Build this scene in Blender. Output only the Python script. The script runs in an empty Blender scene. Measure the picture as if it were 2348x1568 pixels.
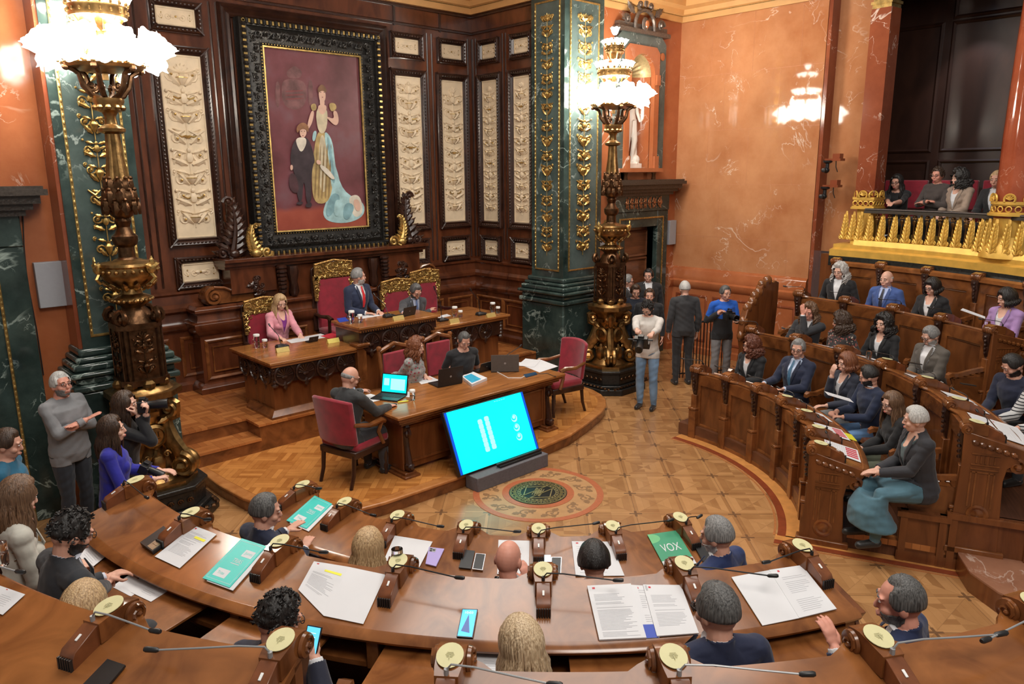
import bpy, bmesh, math, random
import numpy as np
from math import sin, cos, pi, radians, sqrt, atan2
from mathutils import Matrix, Vector
C = bpy.context.scene
COL = bpy.context.collection
R_ = random.Random(7)

# ---------------------------------------------------------------- camera
F_PX, TILT, ROLL, YAW = 1727.0, radians(12.67), radians(-0.486), radians(47.04)
def cam_axes():
    f = np.array([0, cos(TILT), -sin(TILT)]); u = np.array([0, sin(TILT), cos(TILT)]); x = np.array([1., 0, 0])
    c, s = cos(ROLL), sin(ROLL)
    M = np.array([c*x+s*u, -s*x+c*u, f])
    W = np.array([[sin(YAW), cos(YAW), 0], [-cos(YAW), sin(YAW), 0], [0, 0, 1]])
    return M @ W.T
MW = cam_axes()
CAMP = np.array([-5.718, -5.722, 3.6])
cd = bpy.data.cameras.new('camera'); cam = bpy.data.objects.new('camera', cd); COL.objects.link(cam)
cd.sensor_width = 36; cd.lens = 36*F_PX/2348; cd.clip_start = .05
cam.matrix_world = Matrix(((MW[0][0], MW[1][0], -MW[2][0], CAMP[0]), (MW[0][1], MW[1][1], -MW[2][1], CAMP[1]),
                           (MW[0][2], MW[1][2], -MW[2][2], CAMP[2]), (0, 0, 0, 1)))
C.camera = cam
C.view_settings.view_transform = 'Standard'; C.view_settings.look = 'None'
C.view_settings.gamma = 1; C.view_settings.exposure = 0.0; C.view_settings.use_curve_mapping = False
C.cycles.max_bounces = 6; C.cycles.diffuse_bounces = 3; C.cycles.glossy_bounces = 3; C.cycles.transmission_bounces = 5
C.cycles.transparent_max_bounces = 6; C.cycles.sample_clamp_indirect = 4; C.cycles.sample_clamp_direct = 0
C.cycles.caustics_reflective = False; C.cycles.caustics_refractive = False
C.cycles.use_denoising = True

# ---------------------------------------------------------------- world and added area fills
w = bpy.data.worlds.new('room_air'); C.world = w; w.use_nodes = True
bg = w.node_tree.nodes['Background']; bg.inputs[0].default_value = (1.0, .94, .87, 1); bg.inputs[1].default_value = .25
def area(name, loc, target, sx, sy, power, col):
    l = bpy.data.lights.new(name, 'AREA'); l.shape = 'RECTANGLE'; l.size = sx; l.size_y = sy; l.energy = power; l.color = col
    o = bpy.data.objects.new(name, l); COL.objects.link(o); o.location = loc
    d = Vector(target)-Vector(loc); o.rotation_euler = d.to_track_quat('-Z', 'Y').to_euler(); return o
area('overhead_fill', (0, -1.0, 9.5), (0, -.5, 0), 6, 6, 560, (1, .95, .88))  # added soft fill above the view, no roof opening modelled
area('hall_fill', (-4.5, -7.5, 8.5), (3.5, 3, 2.0), 3, 3, 420, (1, .93, .85))  # added fill from behind the camera, no fixture there
area('dais_fill', (-1, 1.0, 9.0), (1, 5, 3.0), 3, 3, 110, (1, .94, .86))  # unseen fill added to brighten the portrait wall

# ---------------------------------------------------------------- pixel helpers (real positions recovered from measured planes)
def ray(px, py): return MW.T @ np.array([(px-1174)/F_PX, -(py-784)/F_PX, 1.])
def pz(px, py, z):
    d = ray(px, py); t = (z-CAMP[2])/d[2]; return CAMP+t*d
def pyl(px, py, Y):
    d = ray(px, py); t = (Y-CAMP[1])/d[1]; return CAMP+t*d
def pxl(px, py, X):
    d = ray(px, py); t = (X-CAMP[0])/d[0]; return CAMP+t*d
def proj(p):
    v = MW @ (np.array(p, float)-CAMP); return 1174+F_PX*v[0]/v[2], 784-F_PX*v[1]/v[2], v[2]
def pol(r, a, z=0.0): return (r*cos(radians(a)), r*sin(radians(a)), z)

# ---------------------------------------------------------------- materials
MATS = {}
def new_mat(name):
    m = bpy.data.materials.new(name); m.use_nodes = True; MATS[name] = m
    nt = m.node_tree; return m, nt, nt.nodes['Principled BSDF']
def N(nt, typ, **kw):
    n = nt.nodes.new(typ)
    for k, v in kw.items():
        if k.startswith('i_'):
            key = k[2:]; key = int(key) if key.isdigit() else key
            n.inputs[key].default_value = v
        else: setattr(n, k, v)
    return n
def ramp(nt, src, stops, interp='LINEAR'):
    n = nt.nodes.new('ShaderNodeValToRGB'); n.color_ramp.interpolation = interp
    el = n.color_ramp.elements
    while len(el) < len(stops): el.new(.5)
    for e, (p, c) in zip(el, stops): e.position = p; e.color = (*c, 1) if len(c) == 3 else c
    nt.links.new(src, n.inputs[0]); return n
def bump(nt, src, bsdf, strength=.2, dist=.01):
    b = N(nt, 'ShaderNodeBump'); b.inputs['Strength'].default_value = strength; b.inputs['Distance'].default_value = dist
    nt.links.new(src, b.inputs['Height']); nt.links.new(b.outputs[0], bsdf.inputs['Normal']); return b
def plain(name, col, rough=.5, metal=0, var=.12, scale=30, bmp=0.0, sheen=0, spec=.5, coat=0):
    m, nt, b = new_mat(name)
    b.inputs['Roughness'].default_value = rough; b.inputs['Metallic'].default_value = metal
    b.inputs['Specular IOR Level'].default_value = spec
    if sheen: b.inputs['Sheen Weight'].default_value = sheen
    if coat: b.inputs['Coat Weight'].default_value = coat; b.inputs['Coat Roughness'].default_value = .1
    if var or bmp:
        tc = N(nt, 'ShaderNodeTexCoord'); n = N(nt, 'ShaderNodeTexNoise'); n.inputs['Scale'].default_value = scale; n.inputs['Detail'].default_value = 3
        nt.links.new(tc.outputs['Object'], n.inputs['Vector'])
        c0 = tuple(max(0, c*(1-var)) for c in col); c1 = tuple(min(1, c*(1+var)) for c in col)
        r = ramp(nt, n.outputs[0], [(.3, c0), (.7, c1)]); nt.links.new(r.outputs[0], b.inputs['Base Color'])
        if bmp: bump(nt, n.outputs[0], b, bmp, .01)
    else: b.inputs['Base Color'].default_value = (*col, 1)
    return m
def emit(name, col, strength):
    m, nt, b = new_mat(name); b.inputs['Base Color'].default_value = (*col, 1)
    b.inputs['Emission Color'].default_value = (*col, 1); b.inputs['Emission Strength'].default_value = strength; b.inputs['Roughness'].default_value = .3
    return m
def wood(name, c0, c1, rough=.28, sc=(1.2, 1.2, 9), arc=False, coat=.25, bmp=.06):
    """grain stretched along one local axis, or around the hall's centre"""
    m, nt, b = new_mat(name); L = nt.links
    if arc:
        g = N(nt, 'ShaderNodeNewGeometry'); s = N(nt, 'ShaderNodeSeparateXYZ'); L.new(g.outputs['Position'], s.inputs[0])
        at = N(nt, 'ShaderNodeMath', operation='ARCTAN2'); L.new(s.outputs[1], at.inputs[0]); L.new(s.outputs[0], at.inputs[1])
        ln = N(nt, 'ShaderNodeVectorMath', operation='LENGTH'); cb0 = N(nt, 'ShaderNodeCombineXYZ'); L.new(s.outputs[0], cb0.inputs[0]); L.new(s.outputs[1], cb0.inputs[1]); L.new(cb0.outputs[0], ln.inputs[0])
        cb = N(nt, 'ShaderNodeCombineXYZ'); L.new(at.outputs[0], cb.inputs[0]); L.new(ln.outputs['Value'], cb.inputs[1]); L.new(s.outputs[2], cb.inputs[2]); src = cb.outputs[0]
    else:
        tc = N(nt, 'ShaderNodeTexCoord'); src = tc.outputs['Object']
    mp = N(nt, 'ShaderNodeMapping'); mp.inputs['Scale'].default_value = sc; L.new(src, mp.inputs[0])
    n = N(nt, 'ShaderNodeTexNoise'); n.inputs['Scale'].default_value = 2.2; n.inputs['Detail'].default_value = 6; n.inputs['Distortion'].default_value = 1.2
    L.new(mp.outputs[0], n.inputs['Vector'])
    r = ramp(nt, n.outputs[0], [(.28, c0), (.5, tuple((a+d)/2 for a, d in zip(c0, c1))), (.72, c1)])
    L.new(r.outputs[0], b.inputs['Base Color']); b.inputs['Roughness'].default_value = rough
    b.inputs['Coat Weight'].default_value = coat; b.inputs['Coat Roughness'].default_value = .12
    if bmp: bump(nt, n.outputs[0], b, bmp, .004)
    return m
def marble(name, c0, c1, vein, sc=1.0, rough=.12, vw=.012, cloud=1.0):
    m, nt, b = new_mat(name); L = nt.links
    g = N(nt, 'ShaderNodeNewGeometry'); mp = N(nt, 'ShaderNodeMapping'); mp.inputs['Scale'].default_value = (sc, sc, sc); L.new(g.outputs['Position'], mp.inputs[0])
    n = N(nt, 'ShaderNodeTexNoise'); n.inputs['Scale'].default_value = 1.6; n.inputs['Detail'].default_value = 8; n.inputs['Roughness'].default_value = .62; L.new(mp.outputs[0], n.inputs['Vector'])
    base = ramp(nt, n.outputs[0], [(.3, c0), (.7, c1)])
    def veins(scale, width, det, seed, sharp):
        mp2 = N(nt, 'ShaderNodeMapping'); mp2.inputs['Location'].default_value = (seed, seed*1.7, -seed); L.new(mp.outputs[0], mp2.inputs[0])
        v = N(nt, 'ShaderNodeTexNoise'); v.inputs['Scale'].default_value = scale; v.inputs['Detail'].default_value = det; v.inputs['Roughness'].default_value = .55; v.inputs['Distortion'].default_value = .7
        L.new(mp2.outputs[0], v.inputs['Vector'])
        a = N(nt, 'ShaderNodeMath', operation='SUBTRACT'); L.new(v.outputs[0], a.inputs[0]); a.inputs[1].default_value = .5
        ab = N(nt, 'ShaderNodeMath', operation='ABSOLUTE'); L.new(a.outputs[0], ab.inputs[0])
        rr = ramp(nt, ab.outputs[0], [(0, (1, 1, 1)), (width, (0, 0, 0))])
        k = N(nt, 'ShaderNodeTexNoise'); k.inputs['Scale'].default_value = scale*.8; k.inputs['Detail'].default_value = 2; L.new(mp2.outputs[0], k.inputs['Vector'])
        kr = ramp(nt, k.outputs[0], [(sharp, (0, 0, 0)), (sharp+.1, (1, 1, 1))])
        mu = N(nt, 'ShaderNodeMath', operation='MULTIPLY'); L.new(rr.outputs[0], mu.inputs[0]); L.new(kr.outputs[0], mu.inputs[1]); return mu.outputs[0]
    v1 = veins(.9, vw, 5, 3.1, .5); v2 = veins(2.3, vw*.8, 6, 9.7, .55)
    ad = N(nt, 'ShaderNodeMath', operation='ADD', use_clamp=True); L.new(v1, ad.inputs[0]); L.new(v2, ad.inputs[1])
    mx = N(nt, 'ShaderNodeMix', data_type='RGBA'); L.new(ad.outputs[0], mx.inputs[0]); L.new(base.outputs[0], mx.inputs[6]); mx.inputs[7].default_value = (*vein, 1)
    L.new(mx.outputs[2], b.inputs['Base Color']); b.inputs['Roughness'].default_value = rough
    return m
def parquet(name, c0, c1, cell, strips, rot, rough=.25, coat=.3):
    """squares of strips laid in alternating directions"""
    m, nt, b = new_mat(name); L = nt.links
    g = N(nt, 'ShaderNodeNewGeometry'); mp = N(nt, 'ShaderNodeMapping'); mp.inputs['Rotation'].default_value = (0, 0, rot); mp.inputs['Scale'].default_value = (1/cell,)*3
    L.new(g.outputs['Position'], mp.inputs[0]); s = N(nt, 'ShaderNodeSeparateXYZ'); L.new(mp.outputs[0], s.inputs[0])
    def M_(op, a, b_=None, v=None):
        n = N(nt, 'ShaderNodeMath', operation=op)
        L.new(a, n.inputs[0])
        if b_ is not None: L.new(b_, n.inputs[1])
        elif v is not None: n.inputs[1].default_value = v
        return n.outputs[0]
    fx, fy = M_('FLOOR', s.outputs[0]), M_('FLOOR', s.outputs[1])
    par = M_('MODULO', M_('ADD', M_('ADD', fx, fy), v=1000.), v=2.)
    def mix(fac, a, c):
        d = M_('SUBTRACT', c, a); return M_('ADD', a, M_('MULTIPLY', d, fac))
    along = mix(par, s.outputs[0], s.outputs[1])   # coordinate across the strips
    other = mix(par, s.outputs[1], s.outputs[0])
    st = M_('FLOOR', M_('MULTIPLY', along, v=float(strips)))
    cb = N(nt, 'ShaderNodeCombineXYZ'); L.new(st, cb.inputs[0]); L.new(M_('FLOOR', other), cb.inputs[1]); L.new(par, cb.inputs[2])
    wn = N(nt, 'ShaderNodeTexWhiteNoise', noise_dimensions='3D'); L.new(cb.outputs[0], wn.inputs[0])
    fn = N(nt, 'ShaderNodeTexNoise'); fn.inputs['Scale'].default_value = 3; fn.inputs['Detail'].default_value = 5; L.new(mp.outputs[0], fn.inputs['Vector'])
    t = M_('ADD', M_('MULTIPLY', wn.outputs[0], v=.65), M_('MULTIPLY', fn.outputs[0], v=.45))
    r = ramp(nt, t, [(.15, c0), (.85, c1)])
    fr = M_('FRACT', M_('MULTIPLY', along, v=float(strips))); e1 = M_('LESS_THAN', fr, v=.05)
    fo = M_('FRACT', other); e2 = M_('LESS_THAN', fo, v=.012)
    e = M_('MAXIMUM', e1, e2)
    mx = N(nt, 'ShaderNodeMix', data_type='RGBA'); L.new(M_('MULTIPLY', e, v=.5), mx.inputs[0]); L.new(r.outputs[0], mx.inputs[6]); mx.inputs[7].default_value = (*(c*.25 for c in c0), 1)
    L.new(mx.outputs[2], b.inputs['Base Color']); b.inputs['Roughness'].default_value = rough
    b.inputs['Coat Weight'].default_value = coat; b.inputs['Coat Roughness'].default_value = .15
    return m
def star_floor(name):
    """oak marquetry squares set diagonally, dark four-petal inlays where they meet"""
    m, nt, b = new_mat(name); L = nt.links
    g = N(nt, 'ShaderNodeNewGeometry'); mp = N(nt, 'ShaderNodeMapping'); mp.inputs['Rotation'].default_value = (0, 0, radians(45)); mp.inputs['Scale'].default_value = (1/.527,)*3
    L.new(g.outputs['Position'], mp.inputs[0]); s = N(nt, 'ShaderNodeSeparateXYZ'); L.new(mp.outputs[0], s.inputs[0])
    def M_(op, a, b_=None, v=None):
        n = N(nt, 'ShaderNodeMath', operation=op); L.new(a, n.inputs[0])
        if b_ is not None: L.new(b_, n.inputs[1])
        elif v is not None: n.inputs[1].default_value = v
        return n.outputs[0]
    u = M_('FRACT', s.outputs[0]); v = M_('FRACT', s.outputs[1])
    du = M_('ABSOLUTE', M_('SUBTRACT', u, v=.5)); dv = M_('ABSOLUTE', M_('SUBTRACT', v, v=.5))     # 0 centre .5 edge
    diag = M_('GREATER_THAN', du, dv)
    dmax = M_('MAXIMUM', du, dv); dmin = M_('MINIMUM', du, dv)
    ring = M_('FLOOR', M_('MULTIPLY', dmax, v=7.))
    cb = N(nt, 'ShaderNodeCombineXYZ'); L.new(ring, cb.inputs[0]); L.new(diag, cb.inputs[1])
    sd = M_('ADD', M_('FLOOR', s.outputs[0]), M_('MULTIPLY', M_('FLOOR', s.outputs[1]), v=3.1)); L.new(M_('ADD', sd, M_('MULTIPLY', M_('LESS_THAN', u, v=.5), v=.5)), cb.inputs[2])
    wn = N(nt, 'ShaderNodeTexWhiteNoise', noise_dimensions='3D'); L.new(cb.outputs[0], wn.inputs[0])
    fn = N(nt, 'ShaderNodeTexNoise'); fn.inputs['Scale'].default_value = 2.5; fn.inputs['Detail'].default_value = 6; L.new(mp.outputs[0], fn.inputs['Vector'])
    t = M_('ADD', M_('MULTIPLY', wn.outputs[0], v=.6), M_('MULTIPLY', fn.outputs[0], v=.5))
    r = ramp(nt, t, [(.15, (.27, .122, .042)), (.9, (.50, .26, .105))])
    # curved sides drawn between the corners, thin joints, and petals at the corners
    cu = M_('SUBTRACT', M_('MULTIPLY', du, v=1.0), v=.5); cv = M_('SUBTRACT', dv, v=.5)
    rad = M_('SQRT', M_('ADD', M_('MULTIPLY', cu, cu), M_('MULTIPLY', cv, cv)))
    ang = M_('ABSOLUTE', M_('SUBTRACT', M_('ABSOLUTE', cu), M_('ABSOLUTE', cv)))
    petal = M_('MULTIPLY', M_('LESS_THAN', rad, v=.13), M_('LESS_THAN', M_('MINIMUM', M_('ABSOLUTE', cu), M_('ABSOLUTE', cv)), v=.026))
    joint = M_('LESS_THAN', M_('MINIMUM', M_('ABSOLUTE', cu), M_('ABSOLUTE', cv)), v=.006)
    rj = M_('LESS_THAN', M_('FRACT', M_('MULTIPLY', dmax, v=7.)), v=.04)
    dg = M_('LESS_THAN', ang, v=.008)
    line = M_('MAXIMUM', M_('MULTIPLY', joint, v=.6), M_('MAXIMUM', M_('MULTIPLY', rj, v=.25), M_('MULTIPLY', dg, v=.3)))
    fac = M_('MAXIMUM', line, M_('MULTIPLY', petal, v=.85))
    mx = N(nt, 'ShaderNodeMix', data_type='RGBA'); L.new(fac, mx.inputs[0]); L.new(r.outputs[0], mx.inputs[6]); mx.inputs[7].default_value = (.12, .06, .03, 1)
    L.new(mx.outputs[2], b.inputs['Base Color']); b.inputs['Roughness'].default_value = .27
    b.inputs['Coat Weight'].default_value = .3; b.inputs['Coat Roughness'].default_value = .14
    return m
W_WALL = wood('wood_wall', (.045, .012, .005), (.15, .044, .017), .22, (1.5, 1.5, .5))
W_DARK = wood('wood_carved', (.016, .006, .004), (.055, .020, .011), .3, (2, 2, 2))
W_DESK = wood('wood_desk', (.125, .040, .011), (.32, .118, .034), .20, (9, 1.6, 1.5), arc=True)
W_PANEL = wood('wood_panel', (.080, .025, .008), (.22, .075, .022), .28, (9, 2, 1.0), arc=True)
W_TRIM = wood('wood_trim', (.095, .030, .009), (.26, .090, .026), .22, (2, 2, 2))
W_TABLE = wood('wood_table', (.20, .068, .018), (.42, .165, .046), .22, (.7, 5, 5))
W_FRONT = wood('wood_front', (.095, .029, .009), (.22, .072, .021), .25, (2.5, 2.5, .5))
W_GALL = wood('wood_gallery', (.025, .010, .007), (.055, .022, .014), .35, (1, 1, .5), coat=.1)
W_STEP = parquet('wood_step', (.28, .085, .022), (.50, .19, .055), .30, 4, radians(0))
W_PARQ = parquet('wood_parquet', (.34, .115, .024), (.60, .25, .065), .27, 4, radians(45))
W_FLOOR = star_floor('wood_marquetry')
M_RED = marble('marble_red', (.32, .088, .030), (.48, .165, .068), (.86, .72, .62), .8, .13, .011)
M_REDL = marble('marble_orange', (.40, .150, .060), (.58, .275, .130), (.82, .70, .58), .75, .05, .006)
M_REDD = marble('marble_red_deep', (.19, .045, .020), (.30, .085, .038), (.75, .6, .5), .9, .12, .007)
M_GREEN = marble('marble_green', (.012, .022, .020), (.05, .078, .07), (.34, .42, .38), 1.6, .1, .016)
M_GREENL = marble('marble_green_pale', (.035, .055, .052), (.095, .13, .12), (.36, .42, .39), 1.6, .14, .012)
GOLD = plain('gilding', (.52, .35, .12), .38, .85, .35, 18, .25)
GOLDP = plain('gold_paint', (.78, .47, .09), .38, .35, .15, 6, .05)
BRASS = plain('brass', (.30, .175, .065), .32, .95, .4, 14, .3)
BRONZE = plain('bronze', (.115, .058, .028), .34, .92, .45, 16, .4)
BLKMET = plain('black_ornament', (.022, .020, .018), .35, .4, .3, 30, .4)
IVORY = plain('alabaster', (.74, .60, .42), .5, 0, .08, 8, .1)
CORN = plain('cornice_ochre', (.66, .37, .14), .55, 0, .06, 4)
VELVET = plain('velvet', (.26, .006, .022), .75, 0, .25, 9, 0, sheen=.35)
BLACK = plain('black_plastic', (.014, .014, .015), .38, 0, .1)
GREY = plain('grey_metal', (.32, .33, .34), .4, .3, .05)
SILVER = plain('silver', (.6, .6, .62), .25, .9, .05)
PAPER = plain('paper', (.68, .68, .70), .7, 0, .02, 5)
INK = plain('ink', (.42, .42, .45), .8, 0, 0)
PALE = plain('cream_sticker', (.62, .58, .32), .55, 0, .03)
PALEI = plain('sticker_print', (.52, .49, .27), .6, 0, 0)
WHITE = plain('white_plastic', (.82, .82, .80), .4, 0, .02)
STATUE = plain('white_marble', (.78, .72, .64), .4, 0, .05, 5)
GLOBE = emit('lit_glass', (1, .95, .86), 22)
CYAN = emit('screen_cyan', (0, .78, .76), .85)
CYANP = emit('screen_pale', (.30, .9, .87), 1.0)
BLUES = emit('screen_blue', (.0, .07, .55), .8)
TEAL = plain('teal_card', (.03, .55, .50), .4, 0, .04, 8)
VGREEN = plain('green_card', (.05, .30, .16), .4, 0, .05, 8)
VGREENL = plain('light_green_card', (.16, .50, .22), .4, 0, 0)
YELLOW = plain('yellow_marker', (.85, .80, .05), .5, 0, 0)
REDINK = plain('red_ink', (.55, .03, .05), .6, 0, 0)
BLUEC = plain('blue_card', (.02, .06, .42), .5, 0, 0)
def glass_mat():
    m, nt, b = new_mat('clear_glass'); b.inputs['Base Color'].default_value = (.97, .98, .98, 1); b.inputs['Roughness'].default_value = .02
    b.inputs['Transmission Weight'].default_value = 1; b.inputs['IOR'].default_value = 1.3; return m
GLASS = glass_mat()

# ---------------------------------------------------------------- mesh builder
class MB:
    def __init__(s): s.v = []; s.f = []; s.m = []; s.n = 0
    def add(s, verts, faces, mi=0, M=None):
        o = s.n
        if M is not None:
            A = np.array(verts, float); A = A @ np.array(M.to_3x3()).T + np.array(M.translation); verts = A.tolist()
        s.v.extend([tuple(p) for p in verts]); s.n += len(verts)
        s.f.extend([tuple(i+o for i in f) for f in faces]); s.m.extend([mi]*len(faces)); return s
    def join(s, o, M=None, mi=None):
        k = s.n; v = o.v
        if M is not None: A = np.array(v, float); v = (A @ np.array(M.to_3x3()).T + np.array(M.translation)).tolist()
        s.v.extend([tuple(p) for p in v]); s.n += len(v); s.f.extend([tuple(i+k for i in f) for f in o.f]); s.m.extend(o.m if mi is None else [mi]*len(o.f)); return s
    def box(s, c, d, mi=0, rz=0, M=None, taper=1.0):
        x, y, z = (t/2 for t in d); P = []
        for sz in (-1, 1):
            k = 1 if sz < 0 else taper
            for sx, sy in ((-1, -1), (1, -1), (1, 1), (-1, 1)):
                X, Y = sx*x*k, sy*y*k; P.append((c[0]+X*cos(rz)-Y*sin(rz), c[1]+X*sin(rz)+Y*cos(rz), c[2]+sz*z))
        return s.add(P, [(3, 2, 1, 0), (4, 5, 6, 7), (0, 1, 5, 4), (1, 2, 6, 5), (2, 3, 7, 6), (3, 0, 4, 7)], mi, M)
    def bb(s, x0, x1, y0, y1, z0, z1, mi=0): return s.box(((x0+x1)/2, (y0+y1)/2, (z0+z1)/2), (abs(x1-x0), abs(y1-y0), abs(z1-z0)), mi)
    def prism(s, poly, z0, z1, mi=0, M=None):
        n = len(poly); P = [(x, y, z0) for x, y in poly]+[(x, y, z1) for x, y in poly]
        return s.add(P, [tuple(range(n-1, -1, -1)), tuple(range(n, 2*n))]+[(i, (i+1) % n, n+(i+1) % n, n+i) for i in range(n)], mi, M)
    def tube(s, pts, rad, n=8, mi=0, M=None, flat=1.0, up=None, caps=True):
        P = np.array(pts, float); k = len(P)
        if not hasattr(rad, '__len__'): rad = [rad]*k
        T = np.gradient(P, axis=0); T /= (np.linalg.norm(T, axis=1, keepdims=True)+1e-9)
        ref = np.array(up if up is not None else ((0, 0, 1) if abs(T[0][2]) < .9 else (1, 0, 0)), float)
        V = []; a = None
        for i in range(k):
            if a is None or up is not None: a = np.cross(ref, T[i])
            else: a = a-T[i]*(a@T[i])
            na = np.linalg.norm(a)
            if na < 1e-6: a = np.cross((1, .3, .2), T[i]); na = np.linalg.norm(a)
            a = a/na; b = np.cross(T[i], a)
            for j in range(n):
                t = 2*pi*j/n; V.append(P[i]+rad[i]*(cos(t)*a+sin(t)*b*flat))
        Fc = [(i*n+j, i*n+(j+1) % n, (i+1)*n+(j+1) % n, (i+1)*n+j) for i in range(k-1) for j in range(n)]
        if caps: Fc += [tuple(range(n-1, -1, -1)), tuple(range((k-1)*n, k*n))]
        return s.add([tuple(v) for v in V], Fc, mi, M)
    def lathe(s, prof, c=(0, 0, 0), n=20, mi=0, M=None, flute=0, fl_n=12, sq=None):
        V = []
        for r, z in prof:
            for j in range(n):
                t = 2*pi*j/n; rr = r*(1+flute*cos(fl_n*t))
                V.append((c[0]+rr*cos(t), c[1]+rr*sin(t), c[2]+z))
        k = len(prof)
        Fc = [(i*n+j, i*n+(j+1) % n, (i+1)*n+(j+1) % n, (i+1)*n+j) for i in range(k-1) for j in range(n)]
        Fc += [tuple(range(n-1, -1, -1)), tuple(range((k-1)*n, k*n))]
        return s.add(V, Fc, mi, M)
    def ell(s, c, r, n=10, k=6, mi=0, M=None):
        if not hasattr(r, '__len__'): r = (r, r, r)
        V = [(c[0], c[1], c[2]-r[2])]
        for i in range(1, k):
            a = -pi/2+pi*i/k
            for j in range(n): t = 2*pi*j/n; V.append((c[0]+r[0]*cos(a)*cos(t), c[1]+r[1]*cos(a)*sin(t), c[2]+r[2]*sin(a)))
        V.append((c[0], c[1], c[2]+r[2])); e = len(V)-1
        Fc = [(0, 1+(j+1) % n, 1+j) for j in range(n)]
        Fc += [(1+i*n+j, 1+i*n+(j+1) % n, 1+(i+1)*n+(j+1) % n, 1+(i+1)*n+j) for i in range(k-2) for j in range(n)]
        Fc += [(1+(k-2)*n+j, 1+(k-2)*n+(j+1) % n, e) for j in range(n)]
        return s.add(V, Fc, mi, M)
    def arc(s, prof, a0, a1, step=2.0, mi=0, c=(0, 0)):
        """closed (r,z) outline swept about the vertical axis"""
        k = max(2, int(abs(a1-a0)/step)+1); m = len(prof); V = []
        for i in range(k):
            a = radians(a0+(a1-a0)*i/(k-1))
            for r, z in prof: V.append((c[0]+r*cos(a), c[1]+r*sin(a), z))
        Fc = [(i*m+j, i*m+(j+1) % m, (i+1)*m+(j+1) % m, (i+1)*m+j) for i in range(k-1) for j in range(m)]
        Fc += [tuple(range(m-1, -1, -1)), tuple(range((k-1)*m, k*m))]
        return s.add(V, Fc, mi)
    def sweep(s, path, prof, mi=0, closed=False, side=1):
        """(offset, z) outline carried along a horizontal polyline with mitred corners"""
        n = len(path); P = [Vector(p) for p in path]; V = []
        for i in range(n):
            d0 = (P[i]-P[i-1]).normalized() if (i > 0 or closed) else None
            d1 = (P[(i+1) % n]-P[i]).normalized() if (i < n-1 or closed) else None
            if d0 is None: d0 = d1
            if d1 is None: d1 = d0
            n0 = Vector((-d0.y, d0.x))*side; n1 = Vector((-d1.y, d1.x))*side; mt = (n0+n1); mt.normalize(); mt /= max(.3, mt.dot(n0))
            for o, z in prof: V.append((P[i].x+mt.x*o, P[i].y+mt.y*o, z))
        m = len(prof); kk = n if closed else n-1
        Fc = [(i*m+j, i*m+(j+1) % m, ((i+1) % n)*m+(j+1) % m, ((i+1) % n)*m+j) for i in range(kk) for j in range(m)]
        if not closed: Fc += [tuple(range(m-1, -1, -1)), tuple(range((n-1)*m, n*m))]
        return s.add(V, Fc, mi)
    def build(s, name, mats, parent=None, smooth=35, bevel=0, loc=None, origin=True):
        me = bpy.data.meshes.new(name)
        if not isinstance(mats, (list, tuple)): mats = [mats]
        V = np.array(s.v, float)
        off = np.zeros(3)
        if parent is None and origin:
            off = np.array(loc) if loc is not None else np.array([(V[:, 0].min()+V[:, 0].max())/2, (V[:, 1].min()+V[:, 1].max())/2, V[:, 2].min()])
            V = V-off
        me.from_pydata(V.tolist(), [], s.f)
        for m in mats: me.materials.append(m)
        me.polygons.foreach_set('material_index', s.m)
        bm = bmesh.new(); bm.from_mesh(me); bmesh.ops.recalc_face_normals(bm, faces=bm.faces); bm.to_mesh(me); bm.free()
        if smooth:
            me.polygons.foreach_set('use_smooth', [True]*len(me.polygons)); me.set_sharp_from_angle(angle=radians(smooth))
        me.update()
        o = bpy.data.objects.new(name, me); COL.objects.link(o)
        if parent is not None: o.parent = parent
        else: o.location = off
        if bevel:
            b = o.modifiers.new('bevel', 'BEVEL'); b.width = bevel; b.segments = 2; b.limit_method = 'ANGLE'; b.angle_limit = radians(40)
        return o
def tag(o, label=None, cat=None, group=None, kind=None):
    if label: o['label'] = label
    if cat: o['category'] = cat
    if group: o['group'] = group
    if kind: o['kind'] = kind
    return o
def struct(o, label=None): o['kind'] = 'structure'; return tag(o, label, 'room')
def thing(name, label, cat, loc=(0, 0, 0), rz=0, group=None):
    o = bpy.data.objects.new(name, None); COL.objects.link(o); o.location = loc; o.rotation_euler = (0, 0, rz); o.empty_display_size = .1
    return tag(o, label, cat, group)
def dup(o, loc=None, rz=None, label=None, group=None, rot=None):
    r = o.copy(); COL.objects.link(r)
    if loc is not None: r.location = loc
    if rz is not None: r.rotation_euler = (0, 0, rz)
    if rot is not None: r.rotation_euler = rot
    if label: r['label'] = label
    if group: r['group'] = group
    def rec(src, dst):
        for ch in list(src.children):
            c = ch.copy(); COL.objects.link(c); c.parent = dst; rec(ch, c)
    rec(o, r); return r

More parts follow.
